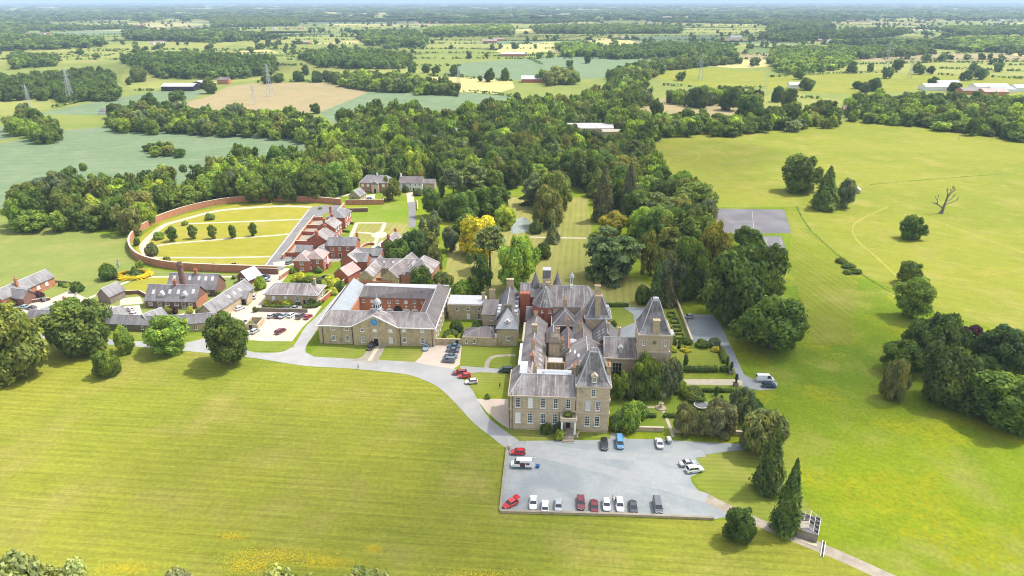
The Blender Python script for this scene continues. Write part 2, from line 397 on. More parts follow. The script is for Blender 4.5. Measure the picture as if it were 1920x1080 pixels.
fld('pale', (0, 96), (120, 90), (330, 75), (450, 80), (380, 98), (240, 104), (200, 112), (30, 125), (-60, 124))
fld('pale', (420, 78), (560, 66), (660, 70), (690, 75), (560, 84), (480, 88))
fld('green', (480, 86), (700, 83), (800, 88), (960, 95), (900, 106), (700, 100), (520, 98))
fld('pale', (800, 70), (960, 62), (1120, 62), (1190, 68), (1100, 74), (960, 76), (810, 84))
fld('straw', (940, 84), (1046, 78), (1045, 95), (1000, 100), (930, 98))
fld('straw', (1100, 76), (1180, 74), (1206, 88), (1140, 92), (1110, 86))
fld('crop', (1190, 68), (1350, 66), (1340, 80), (1250, 84), (1200, 84))
fld('hay', (1230, 133), (1340, 128), (1430, 134), (1435, 160), (1380, 168), (1300, 160), (1240, 150))
fld('straw', (1310, 112), (1440, 108), (1450, 125), (1380, 128), (1320, 124))
fld('brown', (1380, 100), (1500, 100), (1490, 112), (1390, 112))
fld('hay', (1440, 145), (1560, 138), (1700, 136), (1800, 140), (2100, 150), (2100, 178), (1900, 180), (1740, 168), (1600, 178), (1440, 168))
fld('pale', (1500, 122), (1660, 116), (2000, 118), (2100, 132), (2100, 150), (1800, 140), (1560, 138))
fld('brown', (1600, 106), (1780, 103), (2000, 106), (2000, 114), (1760, 116), (1620, 115))
fld('brown', (1180, 190), (1250, 184), (1340, 190), (1440, 200), (1400, 215), (1320, 222), (1200, 212))
fld('pale', (1390, 192), (1470, 170), (1580, 190), (1570, 210), (1480, 225), (1440, 210))
fld('pale', (1550, 22), (1600, 20), (1740, 26), (1760, 34), (1700, 40), (1560, 38))
fld('pale', (1100, 40), (1300, 34), (1420, 38), (1380, 46), (1150, 48))
fld('green', (1740, 43), (1880, 42), (1860, 50), (1750, 50))
fld('pale', (1560, 76), (1700, 72), (1800, 76), (1740, 82), (1580, 84))
fld('straw', (60, 46), (330, 42), (420, 46), (300, 50), (80, 52))
fld('pale', (220, 33), (420, 31), (400, 38), (230, 40))
fld('green', (450, 50), (600, 44), (640, 50), (480, 60))
fld('green', (-500, 420), (0, 400), (120, 430), (245, 445), (262, 500), (340, 515), (540, 512), (500, 575), (200, 600), (-500, 640))

# walled garden lawns
wall_px = [(640, 384), (600, 380), (560, 378), (500, 377), (440, 380), (390, 388), (345, 399), (300, 415), (262, 436), (246, 453), (245, 470), (258, 486), (285, 497), (330, 505), (400, 509), (460, 511), (522, 513)]
sheet('lawn', [(640, 386), (560, 382), (500, 380), (440, 384), (390, 392), (345, 402), (305, 417), (270, 438), (255, 455), (255, 468), (265, 482), (290, 493), (330, 501), (400, 506), (490, 508), (585, 390)], 'orchard')
ribbon('path', [(585, 388), (520, 387), (450, 391), (400, 397), (350, 410), (310, 422), (286, 440), (270, 458), (272, 472), (290, 486), (310, 494)], 3.4, 'path')
ribbon('path', [(262, 458), (285, 462), (330, 456), (440, 447), (520, 441), (545, 438)], 2.0, 'path')
ribbon('path', [(345, 420), (420, 417), (500, 414), (568, 411)], 2.0, 'path')
ribbon('path', [(285, 483), (350, 483), (430, 483), (508, 481)], 1.8, 'path')
# drives
sheet('drive', smooth([(-120, 612), (64, 624), (200, 636), (330, 643), (385, 634), (440, 618), (458, 624), (462, 657), (520, 661), (545, 652), (556, 640), (574, 612), (598, 590), (640, 545), (655, 533), (662, 536), (640, 560), (606, 600), (590, 625), (574, 650), (582, 665), (660, 672), (760, 677), (800, 680), (850, 690), (862, 705), (885, 730), (893, 745), (910, 775), (930, 795), (957, 815), (975, 830), (950, 840), (925, 822), (890, 795), (862, 765), (840, 742), (815, 722), (770, 704), (720, 697), (640, 690), (570, 686), (480, 672), (400, 663), (270, 651), (200, 646), (64, 633), (-120, 622)], 3, True), 'drive')
sheet('yard', [(438, 640), (452, 607), (500, 572), (604, 574), (590, 592), (566, 615), (548, 640), (500, 640), (455, 637)], 'peach')
sheet('lane', smooth([(392, 634), (436, 600), (470, 568), (490, 538), (520, 512), (528, 505), (546, 506), (516, 545), (503, 572), (462, 604), (440, 618)], 3, True), 'peach')
sheet('street', [(488, 505), (578, 392), (600, 385), (648, 384), (644, 392), (606, 402), (590, 425), (556, 466), (545, 490), (530, 507), (500, 507)], 'tarmac')
ribbon('kerb_strip', [(492, 505), (580, 392)], 0.7, 'path')
sheet('yard', [(511, 492), (545, 488), (552, 497), (530, 500), (514, 498)], 'peach')
sheet('car_park', smooth([(950, 838), (975, 827)], 1) + [(1050, 826), (1130, 825), (1148, 812), (1165, 812), (1175, 823), (1240, 824), (1300, 828), (1400, 833), (1425, 836), (1425, 842), (1370, 846), (1320, 853), (1304, 860), (1320, 872), (1322, 882), (1294, 895), (1297, 905), (1310, 921), (1338, 938), (1362, 952), (1385, 966), (1338, 974), (937, 961)], 'gravel')
ribbon('track', [(1322, 931), (1345, 943), (1385, 962), (1470, 1000), (1560, 1038), (1680, 1092), (1760, 1130)], 3.7, 'track')
 
for off in (0, 2.2):
    for P_ in ([(1665, 387), (1630, 402), (1600, 422), (1606, 448), (1640, 478), (1685, 520)], [(1675, 390), (1730, 405), (1800, 430), (1917, 472), (2000, 505)], [(1440, 340), (1500, 350), (1580, 372), (1665, 388)], [(1228, 300), (1280, 306), (1310, 296), (1300, 282), (1262, 276)], [(1640, 150), (1700, 152), (1780, 150)]):
        ribbon('wheel_track', [(x, y + off) for x, y in P_], .55, 'haytrack')
for off in (0, 3.2, 6.4): ribbon('mower_line', [(852 + off, 770), (905 + off, 832), (918 + off, 860), (905 + off, 960)], .3, 'haytrack')
for P_, w__ in (([(965, 838), (1060, 862), (1150, 885), (1250, 912), (1325, 934)], 3.6), ([(985, 833), (1100, 850), (1220, 858), (1320, 850)], 3.0)): ribbon('tyre_worn_gravel', P_, w__, 'gravel2')
sheet('yard', [(1283, 590), (1335, 590), (1352, 610), (1378, 665), (1395, 702), (1410, 710), (1458, 717), (1455, 730), (1425, 732), (1392, 726), (1375, 690), (1358, 655), (1345, 640), (1297, 642)], 'gravel')
sheet('path', [(1268, 711), (1375, 711), (1392, 714), (1392, 723), (1270, 721)], 'path')
sheet('yard', [(893, 748), (953, 748), (955, 805), (935, 792), (912, 772)], 'peach')
sheet('yard', [(697, 647), (724, 647), (712, 672), (706, 681), (660, 676), (680, 668)], 'flags')
ribbon('path', [(709, 650), (700, 664), (692, 677)], 1.3, 'path')
sheet('yard', [(800, 646), (866, 648), (862, 684), (850, 692), (800, 684), (778, 679), (792, 664)], 'peach')
sheet('yard', [(862, 686), (915, 690), (940, 692), (948, 700), (900, 698), (880, 700), (868, 700)], 'drive')
sheet('court', [(1345, 391), (1470, 393), (1484, 437), (1400, 438), (1345, 436)], 'court')
sheet('court', [(1400, 443), (1465, 443), (1477, 476), (1405, 475)], 'court')
sheet('courtyard', [(640, 600), (665, 560), (810, 560), (800, 600)], 'peach')
sheet('courtyard', [(960, 610), (975, 575), (1015, 575), (1020, 610)], 'peach')
for P_ in ([(1408, 446), (1462, 446)], [(1410, 472), (1470, 472)], [(1408, 446), (1411, 472)], [(1462, 446), (1471, 472)], [(1410, 459), (1466, 459)], [(1436, 446), (1441, 472)], [(1365, 415), (1465, 417)], [(1410, 393), (1414, 436)]): ribbon('court_line', P_, .14, 'path')
# lawns
sheet('lawn', [(580, 664), (601, 646), (698, 647), (680, 667), (665, 673), (590, 669)], 'lawn')
sheet('lawn', [(726, 647), (800, 648), (790, 668), (778, 679), (712, 675)], 'lawn')
sheet('lawn', [(867, 649), (968, 650), (966, 690), (930, 690), (864, 685)], 'lawn')
sheet('lawn', [(885, 700), (953, 701), (953, 742), (895, 742), (880, 722)], 'lawn')
ribbon('path', [(912, 690), (916, 676), (930, 668), (966, 666)], 1.5, 'track')
sheet('lawn', [(455, 639), (545, 641), (552, 650), (520, 660), (464, 657)], 'lawn')
sheet('lawn', [(-120, 600), (60, 612), (340, 628), (395, 628), (330, 641), (200, 634), (64, 622), (-120, 610)], 'lawn')
sheet('lawn', [(957, 806), (1058, 809), (1058, 823), (975, 823), (957, 812)], 'lawn')
sheet('lawn', [(1084, 812), (1146, 813), (1144, 823), (1084, 823)], 'lawn')
sheet('lawn', smooth([(-500, 625), (64, 634), (200, 648), (270, 653), (400, 665), (480, 674), (570, 688), (640, 692), (720, 699), (770, 706), (815, 724), (840, 744), (862, 767), (890, 797), (925, 824), (946, 838)], 4) + [(940, 900), (936, 963), (1338, 977), (1385, 972), (1455, 1003), (1560, 1046), (1680, 1100), (1750, 1180), (1500, 1500), (-800, 1500)], 'front')
sheet('lawn', [(1305, 861), (1345, 851), (1400, 845), (1425, 850), (1480, 860), (1520, 960), (1530, 1020), (1430, 975), (1385, 955), (1340, 933), (1312, 916), (1298, 900), (1324, 884)], 'lawn')
sheet('meadow', [(1490, 388), (1512, 422), (1560, 470), (1610, 520), (1597, 648), (1525, 646), (1500, 560), (1478, 476), (1484, 437), (1470, 390)], 'mown')
sheet('lawn', [(830, 560), (840, 470), (880, 400), (930, 370), (1100, 370), (1115, 470), (1140, 500), (1230, 540), (1200, 575), (1110, 575), (1000, 560)], 'parklawn')
ribbon('path', [(975, 444), (1050, 446), (1130, 447)], 1.6, 'path')
sheet('pond', smooth([(958, 437), (962, 420), (972, 409), (985, 408), (994, 416), (993, 430), (982, 436)], 3, True), 'water')
sheet('lawn', [(1108, 575), (1180, 575), (1192, 590), (1188, 616), (1160, 622), (1145, 612)], 'lawn')
sheet('yard', [(1168, 576), (1215, 576), (1215, 640), (1110, 640), (1150, 622), (1190, 605), (1188, 590)], 'gravel')
sheet('lawn', [(1240, 577), (1265, 577), (1298, 645), (1290, 690), (1345, 690), (1350, 655), (1258, 650), (1245, 620)], 'lawn')
sheet('lawn', [(1256, 655), (1345, 655), (1352, 690), (1262, 692)], 'lawn')
sheet('lawn', [(1150, 720), (1270, 722), (1390, 726), (1400, 800), (1385, 808), (1160, 805), (1148, 790)], 'rough')
ribbon('path', [(1200, 764), (1225, 764), (1241, 767), (1256, 800), (1262, 820)], 0.9, 'path')
sheet('patio', [(1233, 763), (1240, 760), (1248, 763), (1248, 768), (1240, 771), (1233, 768)], 'flags')
# village grounds
sheet('meadow', [(640, 400), (660, 393), (752, 380), (770, 400), (765, 452), (735, 470), (700, 478), (660, 462), (640, 440)], 'rough')
sheet('lawn', [(668, 418), (722, 417), (765, 420), (762, 450), (735, 462), (715, 468), (660, 466), (655, 440)], 'parklawn')
for p in ([(658, 444), (669, 418)], [(669, 418), (722, 418)], [(722, 418), (714, 436), (706, 450), (700, 465)], [(664, 436), (690, 437), (712, 441), (745, 442)]): ribbon('path', p, 2.0, 'path')
sheet('patio', smooth([(697, 440), (712, 434), (725, 437), (722, 444), (710, 447), (700, 445)], 3, True), 'path')
sheet('lane', [(762, 365), (772, 362), (778, 380), (780, 425), (766, 428), (766, 390)], 'tarmac')
sheet('yard', [(762, 362), (775, 360), (777, 378), (764, 380)], 'peach')
sheet('yard', [(674, 376), (680, 366), (704, 364), (702, 376)], 'path')
ribbon('path', [(624, 378), (632, 370), (650, 366), (668, 362)], 3, 'path')
sheet('yard', [(-60, 600), (0, 572), (90, 562), (130, 545), (165, 560), (190, 572), (235, 575), (262, 572), (270, 600), (180, 606)], 'peach')
sheet('yard', [(225, 560), (262, 556), (270, 570), (225, 572)], 'path')
sheet('yard', [(305, 598), (372, 580), (392, 590), (340, 604)], 'peach')
sheet('yard', [(372, 590), (440, 570), (470, 575), (440, 600), (400, 625)], 'peach')
sheet('yard', [(480, 512), (525, 510), (506, 540), (486, 532)], 'peach')
sheet('lawn', [(222, 542), (262, 522), (320, 519), (315, 545), (270, 555), (235, 553)], 'orchard')
ribbon('path', [(165, 560), (200, 545), (235, 530), (262, 521), (300, 519), (440, 519)], 1.8, 'path')
sheet('lawn', [(500, 556), (604, 558), (606, 572), (496, 572)], 'lawn')
sheet('yard', [(540, 470), (562, 430), (600, 405), (640, 430), (640, 490), (560, 500)], 'flags')
sheet('courtyard', [(640, 520), (670, 490), (760, 500), (740, 530)], 'flags')
# ================================================================ building kit (local frame: x along the front, y away, z up)
_wc = {}
def win_mesh(w, h, nx, nz, style):
    k = (round(w, 2), round(h, 2), nx, nz, style)
    if k in _wc: return _wc[k]
    f = MB(); fr = 0.12
    # frame in the xz plane, facing -y, centred
    f.box(-w / 2, -w / 2 + fr, -0.10, 0.02, -h / 2, h / 2); f.box(w / 2 - fr, w / 2, -0.10, 0.02, -h / 2, h / 2)
    f.box(-w / 2 + fr, w / 2 - fr, -0.10, 0.02, h / 2 - fr, h / 2); f.box(-w / 2 + fr, w / 2 - fr, -0.10, 0.02, -h / 2, -h / 2 + fr)
    for i in range(1, nx):
        x = -w / 2 + w * i / nx; f.box(x - .035, x + .035, -0.07, 0.02, -h / 2 + fr, h / 2 - fr)
    for i in range(1, nz):
        z = -h / 2 + h * i / nz; f.box(-w / 2 + fr, w / 2 - fr, -0.075, 0.015, z - .035 - (.03 if nz == 4 and i == 2 else 0), z + .035)
    f.box(-w / 2 - .12, w / 2 + .12, -0.22, 0.02, -h / 2 - .14, -h / 2 - .003)
    gm = MB(); gm.box(-w / 2 + .05, w / 2 - .05, -0.03, 0.03, -h / 2 + .05, h / 2 - .05)
    frm = M['trim'] if style == 'stone' else M['white']
    gl = {'blind': M['white'], 'pale': M['skyglass']}.get(style, M['glass'])
    _wc[k] = (f.mesh('window_frame', frm), gm.mesh('window_pane', gl)); return _wc[k]
def window(par, face, a, z, w=1.1, h=1.9, nx=2, nz=4, style='', W_=0, D_=0, name='window'):
    fm_, gm_ = win_mesh(w, h, nx, nz, style)
    loc, rz = {'F': ((a, 0, z), 0), 'R': ((W_, a, z), math.pi / 2), 'B': ((a, D_, z), math.pi), 'L': ((0, a, z), -math.pi / 2)}[face]
    o = link(name, fm_, par, loc, rz); link('pane', gm_, o); return o
def ridge_caps(par, segs, r=0.16, m='lead'):
    mb = MB()
    for p, q in segs: mb.tube(p, q, r, r, 5)
    return mb.build('ridge_cap', M[m], par)
def chimney(par, x, y, w, d, z0, z1, m='stone', pots=2, name='chimney'):
    mb = MB(); mb.box(x - w / 2, x + w / 2, y - d / 2, y + d / 2, z0, z1); mb.box(x - w / 2 - .12, x + w / 2 + .12, y - d / 2 - .12, y + d / 2 + .12, z1 + .002, z1 + .25)
    c = mb.build(name, M[m], par)
    if pots:
        for i in range(pots):
            px = x + (i - (pots - 1) / 2) * w / max(pots, 1) if w >= d else x
            py = y if w >= d else y + (i - (pots - 1) / 2) * d / max(pots, 1)
            MB().lathe([(.15, z1 + .252), (.19, z1 + .35), (.13, z1 + .8)], 7, (px, py)).build('chimney_pot', M['terra'], c)
    return c
def dormer(par, x, y, z, w, h, d, rm='slate2', wm='white', face='F', gable=True):
    """box dormer standing on a roof slope, its window looking out of the face"""
    ang = {'F': 0, 'R': math.pi / 2, 'L': -math.pi / 2}[face]
    mb = MB(); mb.box(-w / 2, w / 2, 0, d, 0, h)
    if gable: mb.add([(-w / 2, 0, h), (w / 2, 0, h), (0, 0, h + w * .45), (-w / 2, d, h), (w / 2, d, h), (0, d, h + w * .45)], [(0, 1, 2), (3, 5, 4)])
    o = mb.build('dormer', M[wm], par, (x, y, z), ang)
    r = MB()
    if gable:
        e = w / 2 + .2; t = h + w * .45 + .06; b = h - .1
        r.add([(-e, -.2, b), (0, -.2, t), (0, d, t), (-e, d, b), (e, -.2, b), (e, d, b), (-e, -.2, b + .12), (0, -.2, t + .14), (0, d, t + .14), (-e, d, b + .12), (e, -.2, b + .12), (e, d, b + .12)],
              [(6, 7, 8, 9), (7, 10, 11, 8), (0, 3, 2, 1), (1, 2, 5, 4), (0, 1, 7, 6), (1, 4, 10, 7), (0, 6, 9, 3), (4, 5, 11, 10), (3, 9, 8, 2), (2, 8, 11, 5)])
    else: r.box(-w / 2 - .12, w / 2 + .12, -.15, d, h + .002, h + .16)
    r.build('dormer_roof', M[rm], o)
    window(o, 'F', 0, h * .5, w * .62, h * .72, 2, 2)
    return o
def gable_roof(par, w, d, h, rh, rm='slate', axis='x', ov=.35, cap='lead', t=.22, name='roof', hipL=0, hipR=0, off=.5):
    """pitched roof over w x d; hipL / hipR shorten the ridge (hipped ends)"""
    mb = MB(); yc = d * off
    if axis == 'y':
        xc = w * off
        e = [(-ov, -ov), (w + ov, -ov), (w + ov, d + ov), (-ov, d + ov)]; r0 = (xc, -ov + hipL); r1 = (xc, d + ov - hipR)
    else:
        e = [(-ov, -ov), (w + ov, -ov), (w + ov, d + ov), (-ov, d + ov)]; r0 = (-ov + hipL, yc); r1 = (w + ov - hipR, yc)
    k = rh / (d / 2 if axis == 'x' else w / 2) * ov if off == .5 else 0.1
    z0 = h - k; z1 = h + rh
    v = [(*p, z0) for p in e] + [(*r0, z1), (*r1, z1)]; v += [(a, b, c - t) for a, b, c in v]
    if axis == 'x': fs = [(0, 1, 5, 4), (2, 3, 4, 5), (3, 0, 4), (1, 2, 5)]
    else: fs = [(3, 0, 4, 5), (1, 2, 5, 4), (0, 1, 4), (2, 3, 5)]
    fl = []
    for i, f in enumerate(fs):
        if i == 2 and hipL == 0 or i == 3 and hipR == 0: continue
        fl.append(f); fl.append(tuple(q + 6 for q in f)[::-1])
    bd = [(0, 1), (1, 2), (2, 3), (3, 0)]
    if axis == 'x':
        if hipL == 0: bd.remove((3, 0)); bd += [(3, 4), (4, 0)]
        if hipR == 0: bd.remove((1, 2)); bd += [(1, 5), (5, 2)]
    else:
        if hipL == 0: bd.remove((0, 1)); bd += [(0, 4), (4, 1)]
        if hipR == 0: bd.remove((2, 3)); bd += [(2, 5), (5, 3)]
    for a, b in bd: fl.append((b, a, a + 6, b + 6))
    mb.add(v, fl)
    o = mb.build(name, M[rm], par)
    sg = [(v[4], v[5])]
    if hipL: sg += [(v[4], v[0]), (v[4], v[3 if axis == 'x' else 1])]
    if hipR: sg += [(v[5], v[2]), (v[5], v[1 if axis == 'x' else 3])]
    if cap: ridge_caps(o, sg, .14, cap)
    return o
def gutter(par, w, d, h, ov=.4, m='lead', sides='FBLR'):
    a = .22; bx = dict(F=(-ov - a, w + ov + a, -ov - a, -ov, h - .25, h), B=(-ov - a, w + ov + a, d + ov, d + ov + a, h - .25, h), L=(-ov - a, -ov, -ov, d + ov, h - .26, h - .01), R=(w + ov, w + ov + a, -ov, d + ov, h - .26, h - .01))
    for k in sides: MB().box(*bx[k]).build('gutter', M[m], par)
def walls(par, w, d, h, wm='stone', gx=0, gy=0, base=None, off=.5, x=0, y=0, name='wall', z0=-.3):
    """outer walls; gx / gy = gable height on the left-right ends (ridge along x) or front-back ends"""
    mb = MB(); mb.box(x, x + w, y, y + d, z0, h)
    if gx:
        for a in (x, x + w - .35): mb.add([(a, y, h), (a, y + d, h), (a, y + d * off, h + gx), (a + .35, y, h), (a + .35, y + d, h), (a + .35, y + d * off, h + gx)], [(0, 2, 1), (3, 4, 5), (0, 3, 5, 2), (1, 2, 5, 4)])
    if gy:
        for a in (y, y + d - .35): mb.add([(x, a, h), (x + w, a, h), (x + w * off, a, h + gy), (x, a + .35, h), (x + w, a + .35, h), (x + w * off, a + .35, h + gy)], [(0, 1, 2), (3, 5, 4), (0, 2, 5, 3), (1, 4, 5, 2)])
    return mb.build(name, M[wm], par)
def plan(u, v, rot=0.0):
    x, y = XY(u, v); return (x, y, 0), A + R_(rot)
def bldg(name, label, cat, u, v, rot=0.0, group=None):
    loc, rz = plan(u, v, rot); return empty(name, loc, rz, label, cat, group)
def house(name, label, u, v, w, d, h, rh, wm='brick', rm='slate2', axis='x', rot=0.0, hip=0, cat='house', wins=(), chim=(), cap='lead', ov=.35, gut=None, group=None, door=None, sky=(), z0=-.3, off=.5):
    b = bldg(name, label, cat, u, v, rot, group)
    k = 0 if hip else rh
    walls(b, w, d, h, wm, gx=k * .97 if axis == 'x' else 0, gy=k * .97 if axis == 'y' else 0, z0=z0, off=off)
    ro = gable_roof(b, w, d, h + .12, rh, rm, axis, ov, cap, hipL=hip, hipR=hip, off=off)
    if gut: gutter(b, w, d, h + .12, ov, gut, 'FB' if axis == 'x' and not hip else 'LR' if axis == 'y' and not hip else 'FBLR')
    for q in wins:
        face, a, z = q[:3]; ww, hh = (q[3], q[4]) if len(q) > 4 else (1.0, 1.4); nx, nz = (q[5], q[6]) if len(q) > 6 else (2, 2); st = q[7] if len(q) > 7 else ''
        window(b, face, a, z, ww, hh, nx, nz, st, w, d)
    if door:
        fa, a, dw, dh = door; mb = MB(); mb.box(-dw / 2, dw / 2, -.06, .03, 0, dh); loc = {'F': ((a, 0, 0), 0), 'R': ((w, a, 0), math.pi / 2), 'L': ((0, a, 0), -math.pi / 2)}[fa]
        dd = mb.build('door', M['black'], b, *loc)
        fr = MB(); fr.box(-dw / 2 - .2, -dw / 2, -.14, .02, 0, dh + .2); fr.box(dw / 2, dw / 2 + .2, -.14, .02, 0, dh + .2); fr.box(-dw / 2, dw / 2, -.14, .02, dh, dh + .2); fr.build('door_frame', M['trim' if wm[:5] == 'stone' else 'white'], dd)
    for q in chim: chimney(ro if False else b, *q[:4], h + rh * .3, q[4], q[5] if len(q) > 5 else wm, q[6] if len(q) > 6 else 2)
    for (sx, sy, sw, sh) in sky:      # roof lights on the front slope (axis x) or right slope (axis y)
        mb = MB()
        sl_ = rh / (d * off) if axis == 'x' else rh / (w * .5)
        if axis == 'x': f = lambda a, b_: (a, b_, h + .12 + b_ * sl_ + .10)
        else: f = (lambda a, b_: (a, b_, h + .12 + (w - a) * sl_ + .10)) if sx > w / 2 else (lambda a, b_: (a, b_, h + .12 + a * sl_ + .10))
        q = [(sx - sw / 2, sy - sh / 2), (sx + sw / 2, sy - sh / 2), (sx + sw / 2, sy + sh / 2), (sx - sw / 2, sy + sh / 2)]
        tp = [f(*p) for p in q]; mb.add(tp + [(a, b_, c - .12) for a, b_, c in tp], [(0, 1, 2, 3), (0, 4, 5, 1), (1, 5, 6, 2), (2, 6, 7, 3), (3, 7, 4, 0)])
        mb.build('rooflight', M['sheet'], ro)
    return b
def pavilion_roof(par, w, d, h, prof, rm='slate4', ov=.35, name='roof', iron=True):
    """steep bell-cast roof: prof = [(inset, rise), ...] ending in a small lead flat with iron cresting"""
    rs = [(-ov, w + ov, -ov, d + ov, h - .2)] + [(i, w - i, i * d / w, d - i * d / w, h + z) for i, z in prof]
    o = MB().rings(rs).build(name, M[rm], par)
    sg = []
    for a, b in zip(rs[1:], rs[2:]):
        for k in ((0, 2), (1, 2), (1, 3), (0, 3)): sg.append(((a[k[0]], a[k[1]], a[4]), (b[k[0]], b[k[1]], b[4])))
    t = rs[-1]
    ring = [(t[0], t[2], t[4]), (t[1], t[2], t[4]), (t[1], t[3], t[4]), (t[0], t[3], t[4])]
    sg += [(ring[i], ring[(i + 1) % 4]) for i in range(4)]
    ridge_caps(o, sg, .15)
    if iron:
        c = MB()
        for i in range(4):
            p = Vector(ring[i]); q = Vector(ring[(i + 1) % 4]); n = 6
            for k in range(n): a = p.lerp(q, k / n); c.tube(a, a + Vector((0, 0, 1.0 if k else 1.6)), .05, .02, 4)
            c.tube(p + Vector((0, 0, .6)), q + Vector((0, 0, .6)), .04, .04, 4)
        c.build('iron_cresting', M['black'], o)
    return o
def band(par, w, d, z, t=.28, out=.16, m='trim', name='string_course'):
    return MB().box(-out, w + out, -out, d + out, z, z + t).build(name, M[m], par)

# ================================================================ the manor: entrance front
man = bldg('manor_wing', 'stone entrance front of the manor with portico and tall sash windows', 'manor house', -0.5, 0)
w_, d_ = 17.6, 13.5
walls(man, w_, d_, 11.0, 'stone'); band(man, w_, d_, 6.3, .4, .2); band(man, w_, d_, 0.7, .2, .12)
MB().box(-.35, w_ + .1, -.35, d_, 10.72, 11.0).build('cornice', M['trim'], man)
# lower band of pilaster strips on the first floor
for x in (.25, 3.75, 7.15, 10.5, 13.9): MB().box(x - .22, x + .22, -.12, .0, 6.72, 10.7).build('pilaster', M['trim'], man)
for i, x in enumerate((2.1, 5.5, 8.9, 12.3, 15.7)):
    window(man, 'F', x, 8.85, 1.25, 3.1, 2, 4, 'blind' if i == 1 else '')
    if i < 4: window(man, 'F', x, 3.95, 1.45, 3.2, 3, 4, 'blind' if i == 0 else '')
for y in (2.5, 6, 9.5): window(man, 'L', y, 8.85, 1.2, 2.8, 2, 4); window(man, 'L', y, 3.95, 1.2, 2.8, 2, 4)
rf = MB(); rf.rings([(-.4, w_ - .02, -.4, d_ + .2, 11.02), (-.3, w_ - .02, -.3, d_ + .2, 11.2)]).add([(-.3, -.3, 11.2), (w_, -.3, 11.2), (w_, 5.4, 14.6), (3.0, 5.4, 14.6), (3.0, 12, 14.6), (-.3, d_ + .2, 11.2), (6.2, 12, 11.7), (6.2, 5.4, 11.7), (w_, 5.4, 11.7)],
    [(0, 1, 2, 3), (0, 3, 4, 5), (3, 7, 6, 4), (3, 2, 8, 7), (5, 4, 6)])
ro = rf.build('roof', M['slate'], man)
ridge_caps(ro, [((-.3, -.3, 11.2), (3.0, 5.4, 14.6)), ((3.0, 5.4, 14.6), (w_, 5.4, 14.6))])
MB().box(2.2, 4.3, 5.4, 12.2, 14.2, 14.75).build('lead_flat', M['lead'], ro)
MB().box(-.62, -.4, -.6, d_, 10.9, 11.25).box(-.62, w_, -.62, -.4, 10.92, 11.22).build('gutter', M['trim'], man)
MB().box(6.3, w_ - .1, 5.7, 13.2, 11.2, 11.75).build('flat_roof', M['lead'], man)
rl = MB(); rl.rings([(8.6, 16.6, 6.5, 11.5, 11.76), (8.6, 16.6, 6.5, 11.5, 12.1), (9.2, 16.0, 8.9, 9.1, 12.9)]); rl = rl.build('rooflight', M['skyglass'], man)
gb = MB()
for i in range(9): x = 9 + i * .9; gb.tube((x, 6.5, 12.12), (x, 9, 12.95), .05, .05, 4)
gb.build('glazing_bar', M['white'], rl)
chimney(man, 6.4, 7.4, 1.0, 1.6, 11, 16.2, 'stone2', 2); chimney(man, 17.2, 8.5, 1.3, 1.8, 11, 15.6, 'stone2', 2)
for x in (.55, 13.55): MB().tube((x, -.16, .1), (x, -.16, 10.7 if x < 1 else 6.2), .09, .09, 6).build('drainpipe', M['black'], man)
# portico
po = MB(); po.box(13.7, 18.0, -3.2, 0, 5.05, 5.55).box(13.55, 18.15, -3.35, 0, 5.552, 5.75).box(13.7, 13.95, -3.2, 0, 5.752, 6.3).box(17.75, 18.0, -3.2, 0, 5.752, 6.3).box(13.95, 17.75, -3.2, -2.95, 5.752, 6.3)
po = po.build('portico', M['trim'], man)
for x in (14.1, 17.6): MB().lathe([(.42, 1.2), (.42, 1.45), (.30, 1.5), (.27, 4.8), (.4, 4.9), (.4, 5.05)], 12, (x, -2.8)).build('column', M['white'], po)
MB().box(13.5, 18.2, -3.4, 0, -.2, 1.2).build('porch_floor', M['flags'], po)
st = MB()
for i in range(6): st.box(14.3, 17.4, -3.4 - .42 * (i + 1), -3.4 - .42 * i, -.1, 1.2 - .2 * (i + 1) + .02)
st.build('steps', M['flags'], po)
dd = MB().box(15.2, 16.5, -.08, .02, 1.2, 4.3).build('front_door', M['black'], man); MB().box(14.95, 15.2, -.16, .02, 1.2, 4.55).box(16.5, 16.75, -.16, .02, 1.2, 4.55).box(15.2, 16.5, -.16, .02, 4.3, 4.55).build('door_frame', M['trim'], dd)

# tower beside the portico
t1 = bldg('manor_tower', 'square stone tower beside the portico with steep slate pavilion roof', 'tower', 17.3, -.05)
tw, td = 8.9, 9.2
walls(t1, tw, td, 14.5, 'stone'); band(t1, tw, td, 10.1, .45, .22); band(t1, tw, td, 6.0, .45, .22); band(t1, tw, td, 1.0, .2, .12); band(t1, tw, td, 14.2, .45, .4)
for x in (1.9, 4.5, 7.1, 8.6, .3): MB().box(x - .15, x + .15, -.1, 0, 6.5, 10.08).build('pilaster', M['trim'], t1)
for x in (3.2, 5.8): window(t1, 'F', x, 8.5, 1.25, 2.8, 3, 4, 'pale' if x < 4 else ''); window(t1, 'F', x, 3.7, 1.35, 3.2, 2, 4)
window(t1, 'F', 4.5, 12.5, 1.2, 2.3, 2, 4)
for y in (3, 6.5): window(t1, 'R', y, 8.5, 1.1, 2.6, 2, 4, '', tw, td); window(t1, 'R', y, 3.7, 1.1, 2.8, 2, 4, '', tw, td)
r1 = pavilion_roof(t1, tw, td, 14.7, [(-.3, 0), (.5, .8), (1.05, 2.0), (3.3, 8.3)])
dormer(t1, 4.6, .35, 15.4, 1.5, 1.9, 2.2, 'trim', 'trim')
chimney(t1, .2, 5.4, 1.0, 2.2, 12, 18.2, 'dkstone', 2); chimney(t1, 8.6, 6.4, 1.1, 2.6, 12, 17.6, 'stone2', 3)

